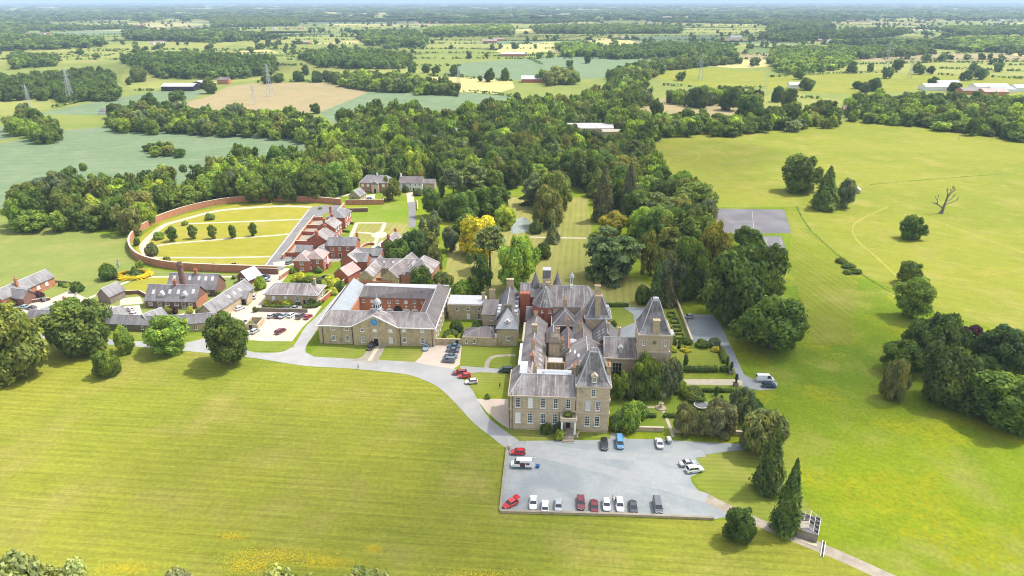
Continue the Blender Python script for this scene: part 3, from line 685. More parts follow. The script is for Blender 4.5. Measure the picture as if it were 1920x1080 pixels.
# linking range with mullioned hall window
lk = bldg('hall_range', 'stone range with great mullioned window between the two pavilion towers', 'building', 26.4, 25.0)
walls(lk, 9.4, 10, 9.9, 'stone', z0=-.3); gable_roof(lk, 9.4, 10, 10.0, 4.2, 'slate', 'x', .3, 'lead')
MB().box(-.4, 9.4, -.7, -.35, 9.55, 9.95).build('parapet', M['trim'], lk)
window(lk, 'F', 3.9, 5.3, 2.8, 5.6, 3, 4, 'stone')
dormer(lk, 4.9, 1.4, 10.9, 1.2, 1.3, 2.4, 'lead', 'trim'); chimney(lk, 4.9, 9.4, .8, .7, 11, 15.2, 'trim', 1)
# east tower
t2 = bldg('east_tower', 'tall ornate stone tower on the garden side with chimney set in its slate roof', 'tower', 36.1, 23.6)
tw, td = 9.1, 9.6
walls(t2, tw, td, 18.4, 'stone', z0=-.3)
for z in (5.8, 12.6): band(t2, tw, td, z, .5, .28)
band(t2, tw, td, 18.2, .5, .45)
for x in (.3, 2.3, 6.8, 8.8): MB().box(x - .18, x + .18, -.14, 0, .2, 18.2).build('pilaster', M['trim'], t2)
window(t2, 'F', 1.4, 15.9, .7, 1.8, 2, 3); window(t2, 'F', 7.8, 15.9, .7, 1.8, 2, 3)
MB().box(4.0, 5.1, -.12, .0, 15.4, 16.5).build('carved_panel', M['dkstone'], t2)
window(t2, 'F', 1.3, 9.0, .8, 1.6, 1, 2, 'blind'); window(t2, 'F', 4.5, 9.6, 1.4, 2.9, 2, 2, 'blind'); window(t2, 'F', 4.5, 3.2, 1.3, 3.3, 2, 4)
for z in (3.2, 8.6): window(t2, 'R', 3.5, z, 1.2, 2.8, 2, 4, '', tw, td); window(t2, 'R', 7.5, z, 1.2, 2.8, 2, 4, '', tw, td)
pavilion_roof(t2, tw, td, 18.6, [(-.3, 0), (.5, .9), (1.1, 2.4), (3.5, 9.2)])
MB().rings([(3.5, 5.6, 3.7, 5.9, 27.8), (3.8, 5.3, 4.0, 5.6, 28.3), (4.4, 4.7, 4.6, 5.0, 28.6)]).build('lead_cap', M['lead'], t2)
chimney(t2, 4.7, .5, 1.9, 1.3, 18.5, 23.0, 'stone2', 0); MB().box(9.0, 10.6, 4, 7, -.3, 16.5).build('stair_turret', M['stone'], t2)
MB().box(9.2, 10.9, 3.7, 7.3, 16.5, 17.0).build('turret_cap', M['lead'], t2)
# north tower
t3 = bldg('garden_tower', 'smaller stone tower behind the rooftops with blue slate roof and tall chimney', 'tower', 21.4, 46.6)
tw, td = 8.2, 8.4
walls(t3, tw, td, 12.4, 'stone'); band(t3, tw, td, 12.2, .5, .4, 'lead', 'gutter')
pavilion_roof(t3, tw, td, 12.6, [(-.3, 0), (.6, .9), (2.9, 6.4)], 'slate2', iron=False)
chimney(t3, 3.9, .8, 1.7, 1.6, 12.6, 20.3, 'stone2', 4); chimney(t3, 3.7, 4.6, 1.7, 1.4, 17, 22.2, 'stone2', 3)
dormer(t3, 7.6, 4.5, 13.4, 1.5, 1.6, 2, 'lead', 'white', 'R', False)
window(t3, 'F', 6.6, 8.5, 1, 1.8, 2, 3)
# roofs of the service court
def rng_(name, label, u, v, w, d, h, rh, axis, rm='slate', wm='stone2', **k): return house(name, label, u, v, w, d, h, rh, wm, rm, axis, cat='building', **k)
w1 = rng_('service_range', 'long mauve slate range down the left of the manor roofs with stone stacks', 1.2, 14.2, 7.2, 22.5, 8.0, 3.2, 'y', 'slate', chim=[(3.6, 5.0, 1.0, 1.4, 13.0, 'brick2', 2), (3.6, 13.5, 1.0, 1.3, 13.0, 'brick', 2)], sky=[(5.9, 6, .9, .8), (5.9, 9, .9, .8), (5.9, 12, .9, .8), (5.9, 15, .9, .8)])
MB().box(-.7, .05, 3, 20, 8.0, 8.9).build('parapet', M['render'], w1)
w2 = rng_('service_range', 'pale streaked slate range beyond the brick chimneys on the manor left side', 1.4, 37.2, 7.2, 16.2, 7.0, 3.0, 'y', 'slate', chim=[(3.4, 3.0, 1.6, 1.2, 12.6, 'stone2', 0), (3.4, 15.0, 1.2, 1.0, 11.6, 'stone2', 2)])
MB().box(-.6, .05, 1, 15, 7.0, 7.7).build('parapet', M['trim'], w2)
yd = bldg('yard_walls', 'pale stone walls around the sunken kitchen yard amid the manor roofs', 'courtyard wall', 8.6, 14.6)
mb = MB(); mb.box(0, 6.2, 0, .5, -.3, 8.4).box(0, .5, .5, 12, -.3, 8.8).box(5.7, 6.2, .5, 10, -.3, 8.2).box(.5, 5.7, 9.5, 10, -.3, 8.0)
mb.build('wall', M['stone2'], yd); mb = MB()
for z in (2.6, 5.2): mb.box(.5, 5.7, 9.38, 9.5, z, z + .2)
for x in (1.2, 2.4, 3.6, 4.8): mb.box(x, x + .15, 9.36, 9.5, .5, 8)
mb.tube((.6, 9.3, 1), (5.6, 9.3, 6), .12, .12, 5); mb.build('buttress', M['dkstone'], yd)
MB().box(.4, 5.8, 10.01, 14.4, -.3, 7.0).build('lower_block', M['stone2'], yd); MB().box(.9, 5.2, 10.5, 13.8, 7.0, 7.35).build('lead_flat', M['sheet'], yd)
ot = bldg('stone_turret', 'squat stone turret with rounded cap in the middle of the manor roofs', 'turret', 9.5, 29.6)
walls(ot, 3.4, 5.2, 11.5, 'stone2'); MB().rings([(-.2, 3.6, -.2, 5.4, 11.5), (-.1, 3.5, -.1, 5.3, 12.0), (.5, 2.9, .7, 4.5, 13.4), (1.2, 2.2, 1.8, 3.4, 13.9)]).build('cap', M['dkstone'], ot)
for x in (.5, 1.6, 2.7): MB().box(x, x + .35, -.15, 0, 6, 11.3).build('pilaster', M['trim'], ot)
0; chimney(ot, 2.8, 4.4, .9, .9, 12, 14.6, 'stone2', 2)
rb = house('brick_block', 'tall dark brick block with little pediment between the service roofs', 8.9, 36.0, 3.8, 9.5, 8.6, 1.6, 'dkbrick', 'slate3', 'y', cat='building', wins=[('F', 1.9, 9.0, .9, .9, 2, 2)])
rng_('kitchen_range', 'slate range with pink ridge tiles and rows of white rooflights', 12.6, 29.4, 6.0, 15.0, 6.8, 3.4, 'y', 'slate2', cap='terra', sky=[(1.4, 3, .9, .9), (1.4, 5, .9, .9), (1.4, 8.5, .9, .9), (1.4, 11, .9, .9), (4.8, 4, .7, .5), (4.8, 7, .7, .5), (4.8, 10, .7, .5)])
hb = house('hipped_block', 'brick block under a hipped mottled slate roof with carved stone chimney', 10.6, 49.6, 8.2, 12.0, 8.2, 3.6, 'dkbrick', 'slate3', 'y', hip=4.4, cat='building', gut='lead', chim=[(4.1, 7.2, 1.4, 1.2, 14.4, 'stone2', 2)])
gb_ = house('gabled_block', 'small gabled stone block with blind niche behind the hipped roof', 11.0, 62.2, 6.6, 7.0, 8.4, 3.2, 'stone2', 'pinktile', 'y', cat='building', chim=[(3.3, .5, 1.6, .8, 13.6, 'stone2', 2)])
# big sloping roofs
mb = bldg('sloping_roof_range', 'broad slate slopes rising toward the tower roof from the sunken yard', 'building', 14.9, 14.4)
walls(mb, 6.4, 18.6, 8.6, 'dkbrick', z0=-.3)
q = MB(); q.add([(-.2, 4.0, 8.7), (6.2, 2.2, 12.6), (6.2, 19, 12.6), (-.2, 19, 8.7), (-.2, 4.0, 8.4), (6.2, 2.2, 12.3), (6.2, 19, 12.3), (-.2, 19, 8.4), (12, 2.2, 9.4), (12, 19, 9.4), (12, 2.2, 9.1), (12, 19, 9.1)],
    [(0, 1, 2, 3), (4, 7, 6, 5), (0, 4, 5, 1), (0, 3, 7, 4), (1, 8, 9, 2), (5, 6, 11, 10), (1, 5, 10, 8), (3, 2, 6, 7), (2, 9, 11, 6), (8, 10, 11, 9)])
q = q.build('roof', M['slate'], mb); ridge_caps(q, [((6.2, 2.2, 12.6), (6.2, 19, 12.6)), ((-.2, 4, 8.7), (6.2, 2.2, 12.6))])
MB().box(6.4, 11.2, 3.0, 18.6, -.3, 9.0).build('wall', M['stone2'], mb)
for (x, y) in ((1.2, 14.5), (2.6, 12.2), (3.6, 9.0)):
    z = 8.7 + (x + .2) / 6.4 * 3.9; k = 3.9 / 6.4
    MB().add([(x - .3, y - 1, z - .3 * k + .12), (x + .3, y - 1, z + .3 * k + .12), (x + .3, y + 1, z + .3 * k + .12), (x - .3, y + 1, z - .3 * k + .12), (x - .3, y - 1, z - .3 * k - .1), (x + .3, y - 1, z + .3 * k - .1), (x + .3, y + 1, z + .3 * k - .1), (x - .3, y + 1, z - .3 * k - .1)], [(0, 1, 2, 3), (0, 4, 5, 1), (1, 5, 6, 2), (2, 6, 7, 3), (3, 7, 4, 0)]).build('rooflight', M['white'], q)
rng_('spine_range', 'narrow slate range with pink ridge running back behind the link roof', 17.6, 34.0, 5.6, 23.5, 8.4, 3.0, 'y', 'slate', cap='pinktile')
rng_('east_range', 'wide slate roof with pale lead slope in front of the blue slate tower', 23.9, 35.2, 8.0, 11.2, 8.2, 4.6, 'y', 'slate2', sky=[(1.6, 2, .8, .8), (1.6, 4, .8, .8), (1.6, 6, .8, .8), (2.8, 3, .8, .8), (2.8, 5, .8, .8)], chim=[(4.2, 3.5, .9, .8, 14.6, 'stone2', 1)])
gl_ = bldg('glass_canopy', 'domed glass canopy between slate roofs of the service court', 'canopy', 17.0, 36.0)
MB().lathe([(1.9, 8.3), (1.9, 8.7), (1.4, 9.5), (.5, 9.95), (.1, 10)], 12, (0, 0)).build('dome', M['sheet'], gl_); MB().lathe([(1.7, 0), (1.7, 8.3)], 12, (0, 0)).build('drum', M['stone2'], gl_)
for x_, y_, z_, l_ in ((19.2, 40, 13.6, 'stone stack nearest the link roof on the narrow spine range'), (20.8, 50, 13.8, 'stone stack halfway along the narrow spine range'), (13.4, 33.5, 11.2, 'squat stone stack beside the pink-ridged kitchen roof'), (5.0, 26, 13.4, 'plain stack in the middle of the long left service roof'), (15.6, 47.0, 11.6, 'stack between kitchen roof and hipped block')):
    s_ = bldg('chimney_stack', l_, 'chimney', x_, y_); chimney(s_, 0, 0, .9, .8, 6, z_, 'stone2', 2)
# great hall
gh = bldg('great_hall', 'great hall with huge streaked slate roof at the back of the manor', 'building', 7.4, 57.6)
walls(gh, 17.8, 13, 11.6, 'stone'); r_ = gable_roof(gh, 17.8, 13, 11.7, 5.0, 'slate', 'x', .35, 'lead', hipR=3)
chimney(gh, 1.2, 5.4, 1.3, 1.2, 13, 18.2, 'stone2', 2)
lt = MB(); lt.box(9.0, 10.0, 5.6, 6.6, 16, 17.2).build('lantern_base', M['white'], gh)
lt = MB()
for x, y in ((9.1, 5.7), (9.9, 5.7), (9.9, 6.5), (9.1, 6.5)): lt.box(x - .08, x + .08, y - .08, y + .08, 17.2, 20.0)
lt.build('lantern_posts', M['white'], gh); MB().lathe([(.9, 20), (.85, 20.3), (.75, 20.9), (.35, 21.4), (.05, 21.9)], 10, (9.5, 6.1)).build('lantern_dome', M['lead'], gh)
# octagonal brick tower with steep slate roof
oc = bldg('brick_turret', 'bright red brick polygonal turret with steep slate roof and white dormer', 'turret', 8.0, 61.0)
ph = math.pi / 8
MB().lathe([(4.6, -.3), (4.6, 11.4)], 8, (0, 0), 0, ph).build('wall', M['brick'], oc)
o_ = MB().lathe([(5.0, 11.2), (4.85, 11.5), (.25, 17.4)], 8, (0, 0), 0, ph).build('roof', M['slate'], oc)
ridge_caps(o_, [((4.85 * math.cos(ph + k * math.pi / 4), 4.85 * math.sin(ph + k * math.pi / 4), 11.52), (.2 * math.cos(ph + k * math.pi / 4), .2 * math.sin(ph + k * math.pi / 4), 17.45)) for k in range(8)], .1)
dormer(oc, 0, -3.7, 12.0, 1.3, 1.6, 1.6, 'slate', 'white')
for x in (-1.0, 1.6): window(oc, 'F', x, 9.8, .9, .9, 2, 2).location.y = -4.27
MB().tube((-.6, -4.36, 0), (-.6, -4.36, 11), .08, .08, 5).build('drainpipe', M['black'], oc)
# coned turrets and gatehouse of the back
for k, (px, top, lab) in enumerate(((1004, 512, 'left of the two witch-hat slate turrets behind the hall'), (1045, 512, 'right witch-hat slate turret behind the hall beside a finial'))):
    x, y = G(px, 533, 13.5); o = empty('round_turret', (x, y, 0), 0, lab, 'turret', 'coned turrets behind the great hall')
    MB().lathe([(1.5, -.3), (1.5, 12.8)], 14).build('wall', M['stone'], o); MB().lathe([(1.9, 12.7), (1.8, 13.0), (.8, 16.2), (.05, 18.6)], 14).build('roof', M['slate4'], o); MB().tube((0, 0, 18.5), (0, 0, 19.6), .07, .02, 5).build('finial', M['black'], o)
x, y = G(1025, 535, 14); o = empty('chapel_tower', (x, y, 0), A, 'slim square clock tower with grey lead cap rising behind the hall roof', 'tower')
walls(o, 2.8, 2.8, 16.8, 'stone', x=-1.4, y=-1.4); MB().box(-1.6, 1.6, -1.6, 1.6, 16.8, 17.2).build('cornice', M['trim'], o); MB().box(-1.4, 1.4, -1.4, 1.4, 17.2, 20.2).build('belfry', M['slate2'], o); MB().box(-1.5, 1.5, -1.5, 1.5, 20.2, 20.5).build('lead_cap', M['lead'], o)
nb = house('rear_block', 'slate roofed range with red brick rear wall behind the stable yard', -1.2, 68.0, 9.0, 9.0, 10.5, 3.2, 'brick', 'slate', 'x', cat='building')
MB().box(0, 3.4, -2.0, -.02, -.3, 12.4).build('stair_tower', M['brick'], nb); MB().box(3.5, 6.8, -.3, -.02, 0, 3.4).build('archway', M['black'], nb)
house('yard_store', 'small stone store with long slate slope beside the brick turret', 1.4, 57.5, 3.6, 9.0, 6.0, 2.0, 'stone2', 'slate3', 'x', rot=0, cat='outbuilding', wins=[('F', 1.6, 3.5, .9, 1.0, 2, 2)], off=.75)
# ================================================================ pavilion range and low links west of the manor
pv = bldg('pavilion', 'stone pavilion with pyramid lead roof and arched dormer facing the lawn', 'building', -8.3, 49.2)
walls(pv, 7.1, 6.5, 6.3, 'stone2'); q = MB().rings([(-.3, 7.4, -.3, 6.8, 6.3), (-.3, 7.4, -.3, 6.8, 6.5), (3.3, 3.8, 3.4, 6.5, 12.6)]).build('roof', M['slate2'], pv)
MB().add([(-.33, -.36, 6.53), (7.43, -.36, 6.53), (3.55, 3.3, 12.5)], [(0, 1, 2)]).add([(-.33, -.2, 6.45), (7.43, -.2, 6.45), (3.55, 3.42, 12.4)], [(0, 2, 1)]).build('lead_face', M['lead'], pv)
ridge_caps(q, [((-.3, -.3, 6.55), (3.5, 3.4, 12.6)), ((7.4, -.3, 6.55), (3.6, 3.4, 12.6))]); window(pv, 'F', 3.9, 2.9, 1.3, 1.7, 3, 3)
dormer(pv, 3.6, .45, 7.2, 1.5, 1.7, 1.6, 'white', 'lead'); chimney(pv, 3.6, 4.2, 2.4, 1.2, 10, 13.4, 'dkstone', 0)
mr = bldg('dormered_range', 'mauve slate range lined with white dormers on both slopes', 'building', -9.2, 56.2)
walls(mr, 7.8, 20.5, 6.6, 'stone2'); q = gable_roof(mr, 7.8, 20.5, 6.7, 5.4, 'slate2', 'y', .3, 'lead')
for y in (2, 4.6, 7.2): dormer(mr, .5, y, 7.2, 1.5, 1.4, 1.5, 'lead', 'white', 'L', False)
for y in (3, 7, 11, 15): dormer(mr, 7.3, y, 7.2, 1.5, 1.4, 1.5, 'lead', 'white', 'R', False)
chimney(mr, 3.9, 17.5, 2.6, 1.2, 11, 14.6, 'stone2', 0)
lh = bldg('garden_house', 'two-storey stone house with flat lead roof behind the shrubbery', 'house', -27.8, 68.6)
walls(lh, 13.2, 8.0, 6.0, 'stone2'); MB().box(-.4, 13.6, -.4, 8.2, 6.0, 6.3).build('cornice', M['trim'], lh); MB().box(-.2, 13.4, -.2, 8.1, 6.3, 6.6).build('lead_roof', M['lead'], lh)
for x in (3.2, 7.4, 11.4): window(lh, 'F', x, 4.6, 1.1, 1.3, 2, 2)
for x in (7.4, 11.4): window(lh, 'F', x, 1.7, 1.2, 2.2, 2, 2, 'blind' if x < 8 else '')
chimney(lh, 12.6, 4.0, 1.1, .9, 6, 9.4, 'stone2', 1)
wn = bldg('garden_wing', 'stone wing with lichened slate slope and wide ground window', 'building', -14.5, 60.4)
walls(wn, 5.6, 12, 6.2, 'stone2'); MB().rings([(-.3, 5.7, -.3, 12, 6.2), (-.3, 5.7, -.3, 12, 6.45)]).add([(-.1, .4, 6.46), (5.5, .4, 6.46), (5.5, 9, 8.4), (-.1, 9, 8.4), (-.1, 12, 6.46), (5.5, 12, 6.46)], [(0, 1, 2, 3), (3, 2, 5, 4), (0, 3, 4), (1, 5, 2)]).build('roof', M['slate3'], wn)
window(wn, 'F', 3.4, 4.6, 1.0, 1.2, 2, 2); window(wn, 'F', 3.6, 1.7, 3.2, 1.5, 6, 2); chimney(wn, 2.8, 10.5, 2.0, 1.2, 7, 11.4, 'stone2', 2)
ob = bldg('walled_outbuilding', 'low outbuilding with hipped slate roof behind a blank stone wall', 'outbuilding', -20.2, 48.5)
walls(ob, 11.9, .6, 3.2, 'stone2'); walls(ob, 11.6, 7.0, 2.9, 'stone2', x=.2, y=.62, name='rear_wall')
q = MB().rings([(.1, 11.9, .65, 7.8, 2.9), (.1, 11.9, .65, 7.8, 3.05), (6.4, 9.6, 4.2, 4.4, 5.2)]).build('roof', M['slate3'], ob); ridge_caps(q, [((.1, .7, 3.1), (6.4, 4.2, 5.25)), ((11.9, .7, 3.1), (9.6, 4.2, 5.25)), ((6.4, 4.3, 5.25), (9.6, 4.3, 5.25))], .08)
for x in (1.6, 4.2): window(ob, 'F', x, 1.7, .8, 1.4, 1, 2)
chimney(ob, 11.6, .6, .5, .5, 3, 4.2, 'white', 0)
lw = bldg('courtyard_wall', 'low stone wall with doorway joining the clock block to the outbuilding', 'wall', -29.2, 48.4); walls(lw, 8.9, .6, 2.4, 'stone2'); MB().box(6.8, 7.8, -.05, 0, 0, 2).build('door', M['black'], lw)

# ================================================================ clock block: four ranges round a courtyard, one building
ck = bldg('clock_block', 'courtyard stable block with blue clock in its pediment and white cupola', 'stable block', -69.3, 47.0)
W0, D0 = 40.0, 34.8
wl = MB(); wl.box(0, W0, 0, .8, -.3, 7.0).box(0, .8, .8, D0, -.3, 7.0).box(W0 - .8, W0, .8, D0, -.3, 7.0).box(.8, W0 - .8, D0 - .8, D0, -.3, 7.4)
wl.build('wall', M['stone2'], ck)
wi = MB(); X0, X1, Y0, Y1 = 7.8, 32.8, 10.2, 24.4
wi.box(X0 - .6, X1 + .6, Y1, Y1 + .6, -.3, 6.9).box(X0 - .6, X0, Y0, Y1, -.3, 6.9).box(X1, X1 + .6, Y0, Y1, -.3, 6.9).box(X0 - .6, X1 + .6, Y0 - .6, Y0, -.3, 6.9)
wi.build('courtyard_wall', M['brick2'], ck)
def quad_roof(pts, name, m, seg=None):
    q = MB(); n = len(pts[0])
    for f in pts: q.add([(a, b, c) for a, b, c in f] + [(a, b, c - .2) for a, b, c in f], [tuple(range(len(f))), tuple(range(len(f), 2 * len(f)))[::-1]] + [(i, i + len(f), (i + 1) % len(f) + len(f), (i + 1) % len(f)) for i in range(len(f))])
    o = q.build(name, M[m], ck)
    if seg: ridge_caps(o, seg, .13)
    return o
e = .4; z0 = 7.1; zr = 10.4
FL, FR = (3.0, 5.2, zr), (W0 - 3.6, 5.2, zr); BL, BR = (3.0, 26.2, zr), (W0 - 3.6, 26.2, zr)
iFL, iFR, iBL, iBR = (X0 - .3, Y0 + .3, z0), (X1 + .3, Y0 + .3, z0), (X0 - .3, Y1 - .4, z0), (X1 + .3, Y1 - .4, z0)
quad_roof([[(-e, -e, z0), (W0 + e, -e, z0), FR, FL], [FL, FR, iFR, iFL]], 'front_roof', 'slate', [(FL, FR), (FL, (-e, -e, z0)), (FR, (W0 + e, -e, z0))])
quad_roof([[(W0 + e, -e, z0), (W0 + e, D0, z0), (W0 - 3.6, D0 - 3, zr), BR, FR], [FR, BR, iBR, iFR]], 'right_roof', 'slate3', [(FR, BR)])
quad_roof([[FL, iFL, iBL, (3.0, 26.2, zr)]], 'metal_roof', 'metal')
MB().add([(-e, -e, z0), FL, BL, (3.0, D0, zr), (-e, D0, z0)], [(0, 1, 2, 3, 4)]).add([(-e, -e, z0 - .2), (3, 5.2, zr - .2), (3, 26.2, zr - .2), (3, D0, zr - .2), (-e, D0, z0 - .2)], [(4, 3, 2, 1, 0)]).build('left_roof', M['slate3'], ck)
MB().add([(3.0, 26.2, zr), (7.5, 24, z0), (7.8, D0, z0), (3.0, D0, zr)], [(0, 1, 2, 3)]).add([(3.0, 26.2, zr - .2), (7.5, 24, z0 - .2), (7.8, D0, z0 - .2), (3.0, D0, zr - .2)], [(3, 2, 1, 0)]).build('left_rear_roof', M['metal'], ck)
quad_roof([[iBL, iBR, BR, (8.6, 28.0, 10.2), ], ], 'rear_roof', 'slate3', [((8.6, 28.0, 10.25), BR), ((8.6, 28.0, 10.2), iBL)])
MB().add([(8.6, 28.0, 10.15), (W0 - 3.6, 26.3, 10.15), (W0 - 3.6, D0 - .2, 8.2), (8.0, D0 - .2, 8.2)], [(0, 1, 2, 3)]).add([(8.6, 28.0, 9.9), (W0 - 3.6, 26.3, 9.9), (W0 - 3.6, D0 - .2, 8.0), (8.0, D0 - .2, 8.0)], [(3, 2, 1, 0)]).box(8.0, W0, D0 - .5, D0 + .3, 7.2, 8.3).build('lead_flat', M['lead'], ck)
for b_ in ((-e - .25, 11.9, -e - .2, -e, 6.85, 7.1), (27.6, W0 + e + .2, -e - .2, -e, 6.85, 7.1), (W0 + e, W0 + e + .25, -e, D0, 6.84, 7.09), (-e - .2, -e, -e, D0, 6.84, 7.09)): MB().box(*b_).build('gutter', M['white'], ck)
# pediment
pd = MB(); pd.add([(12.0, -.5, 7.0), (27.4, -.5, 7.0), (19.7, -.5, 11.0), (12.0, .8, 7.0), (27.4, .8, 7.0), (19.7, .8, 11.0)], [(0, 1, 2), (3, 5, 4), (0, 2, 5, 3), (1, 4, 5, 2), (0, 3, 4, 1)]).box(12.2, 27.2, -.5, 0, -.3, 7.0)
pd.build('pediment', M['stone2'], ck)
q = MB(); q.add([(11.6, -.7, 6.85), (19.7, -.7, 11.05), (19.7, 5.6, 11.05), (11.6, -.6, 7.0), (27.8, -.7, 6.85)], [])
for s in (-1, 1):
    a = 19.7 + s * 8.1; q.add([(a, -.75, 6.9), (19.7, -.75, 11.15), (19.7, -.45, 11.15), (a, -.45, 6.9), (a, -.75, 7.2), (19.7, -.75, 11.5), (19.7, -.45, 11.5), (a, -.45, 7.2)], [(0, 1, 5, 4), (1, 2, 6, 5), (2, 3, 7, 6), (3, 0, 4, 7), (4, 5, 6, 7), (0, 3, 2, 1)])
q.build('cornice', M['white'], ck)
MB().add([(11.8, -.45, 7.12), (19.7, -.45, 11.2), (19.7, 5.6, 11.2), (14.5, 4.2, 9.7)], [(0, 1, 2, 3)]).add([(27.6, -.45, 7.12), (19.7, -.45, 11.2), (19.7, 5.6, 11.2), (25, 4.2, 9.7)], [(3, 2, 1, 0)]).build('pediment_roof', M['slate'], ck)
c = MB(); n = 20
c.add([(19.7 + 1.25 * math.cos(2 * math.pi * i / n), y, 8.9 + 1.25 * math.sin(2 * math.pi * i / n)) for y in (-.62, -.5) for i in range(n)], [tuple(range(n)), tuple(range(n, 2 * n))[::-1]] + [(i, i + n, (i + 1) % n + n, (i + 1) % n) for i in range(n)])
c = c.build('clock_face', M['blue'], ck); MB().box(19.66, 19.74, -.7, -.64, 8.9, 9.9).box(19.7, 20.4, -.7, -.64, 8.85, 8.95).build('clock_hand', M['gold'], c)
mb_ = MB()
for i in range(12): a = i * math.pi / 6; x = 19.7 + 1.05 * math.sin(a); z = 8.9 + 1.05 * math.cos(a); mb_.box(x - .07, x + .07, -.66, -.62, z - .07, z + .07)
mb_.build('clock_marks', M['gold'], c)
for i, x in enumerate((5.0, 9.8, 15.4, 19.7, 25.1, 29.6, 35.8)):
    st_ = ('', '', '', 'blind', 'blind', 'blind', 'pale')[i]; wdw = window(ck, 'F', x, 5.9, 1.3, 1.0, 2, 2, st_); wdw.location.y = -.5 if 12 < x < 27.5 else 0
    if i != 3: wdw = window(ck, 'F', x, 2.3, 1.25, 2.0, 3, 4, 'pale' if i == 4 else ''); wdw.location.y = -.5 if 12 < x < 27.5 else 0
dd = MB().box(19.2, 20.7, -.6, -.5, 0, 2.6).build('door', M['black'], ck); MB().box(18.8, 19.2, -.8, -.5, 0, 3).box(20.7, 21.1, -.8, -.5, 0, 3).box(18.6, 21.3, -.9, -.5, 3, 3.3).build('door_surround', M['trim'], dd)
for x, y in ((1.4, -.12), (11.7, -.12), (28.2, -.12), (39.2, -.12)): MB().tube((x, y, 0), (x, y, 6.9), .1, .1, 5).build('drainpipe', M['black'], ck)
for y in (3, 7, 11, 15, 19, 23, 27, 31): window(ck, 'R', y, 5.4, 1.0, 1.4, 2, 2, '', W0, D0); window(ck, 'R', y, 1.9, 1.0, 1.6, 2, 2, '', W0, D0)
for i in range(8):
    x = X0 + 1.4 + i * 3.2
    o = window(ck, 'F', x, 5.5, 1.15, 1.2, 2, 2, 'blind' if i in (1, 5) else ''); o.location.y = Y1
    if i not in (0, 4): MB().lathe([(.42, -.08), (.42, .04)], 10).build('round_window', M['white'], ck, (x, Y1 - .02, 3.6)).rotation_euler = (math.pi / 2, 0, 0)
    if i not in (0, 4):
        q = MB(); q.box(-1.2, 1.2, -.1, 0, 0, 2.0); k = 9
        q.add([(1.2 * math.cos(math.pi * j / k), yy, 2.0 + .75 * math.sin(math.pi * j / k)) for yy in (-.12, 0) for j in range(k + 1)], [tuple(range(k + 1)), tuple(range(k + 1, 2 * k + 2))[::-1]] + [(j, j + k + 1, j + k + 2, j + 1) for j in range(k)])
        q = q.build('carriage_door', M['white'], ck, (x, Y1, 0)); MB().box(-.95, .95, -.16, -.12, .3, 1.9).build('door_glazing', M['glass'], q)
k = 12; q = MB(); ax = X0 + 1.4 + 4 * 3.2
q.add([(ax + 1.5 * math.cos(math.pi * j / k), yy, 2.4 + 1.5 * math.sin(math.pi * j / k)) for yy in (Y1 - .05, Y1 + .1) for j in range(k + 1)], [tuple(range(k + 1)), tuple(range(k + 1, 2 * k + 2))[::-1]] + [(j, j + k + 1, j + k + 2, j + 1) for j in range(k)]).box(ax - 1.5, ax + 1.5, Y1 - .05, Y1 + .1, 0, 2.4)
q.build('archway', M['black'], ck)
cu = MB(); cu.box(18.5, 20.9, 4.0, 6.4, 9.4, 11.6); cu = cu.build('cupola', M['skyglass'], ck)
mb_ = MB().lathe([(1.1, 11.6), (1.1, 13.4)], 8, (19.7, 5.2), 0, ph).build('cupola_drum', M['white'], cu)
q = MB()
for i in range(8): a = i * math.pi / 4; q.box(19.7 + 1.0 * math.cos(a) - .2, 19.7 + 1.0 * math.cos(a) + .2, 5.2 + 1.0 * math.sin(a) - .2, 5.2 + 1.0 * math.sin(a) + .2, 12.0, 13.1)
q.build('cupola_opening', M['glass'], cu); MB().lathe([(1.35, 13.4), (1.3, 13.65), (1.15, 14.3), (.7, 14.95), (.15, 15.3), (.1, 16.6), (.02, 17.2)], 12, (19.7, 5.2)).build('cupola_dome', M['lead'], cu)

# ================================================================ lodge, yard and village
house('garden_lodge', 'low stone lodge with hipped mauve roof behind a clipped hedge', -100.9, 78.4, 20.4, 9.5, 4.3, 2.6, 'stone2', 'slate', 'x', hip=4.5, ov=.5, gut='lead', cat='lodge',
      wins=[('F', 3.2, 2.5, 1.2, 1.9, 3, 4, 'blind'), ('F', 8.0, 2.5, 1.2, 1.9, 3, 4, 'blind'), ('F', 12.7, 2.5, 1.2, 1.9, 3, 4), ('F', 17.6, 2.5, 1.0, 1.4, 2, 2), ('R', 3, 2.5, 1, 1.8, 2, 4), ('R', 6, 2.5, 1, 1.8, 2, 4)], door=('F', 15.3, 1.0, 2.2), chim=[(18, 6, .8, .8, 8.4, 'stone2', 1)])
gl = bldg('bin_store', 'roofless stone bin store in the middle of the buff parking yard', 'store', -99.6, 55.8)
mb = MB().box(0, 4.8, 0, .35, -.2, 2.2).box(0, .35, .35, 6.2, -.2, 2.2).box(4.45, 4.8, .35, 6.2, -.2, 2.2).box(.35, 4.45, 5.85, 6.2, -.2, 2.2).build('wall', M['stone2'], gl)
MB().box(1.6, 2.7, -.06, .0, 0, 1.9).build('doorway', M['black'], gl)
for i in range(3):
    o = bldg('wheelie_bin', ('dark wheelie bin nearest the left wall inside the roofless store', 'dark wheelie bin in the middle inside the roofless store', 'dark wheelie bin nearest the right wall inside the roofless store')[i], 'bin', -98.6 + i * 1.2, 57.6 + .8 * i)
    MB().rings([(-.3, .3, -.35, .35, 0), (-.36, .36, -.42, .42, 1.1)]).build('body', M['black'], o); MB().box(-.4, .4, -.46, .46, 1.1, 1.18).build('lid', M['rubber'], o)
wa = bldg('yard_wall', 'low stone retaining wall between the lodge hedge and the parked cars', 'wall', -102.6, 71.2); walls(wa, 20.5, .5, 1.5, 'dkstone')
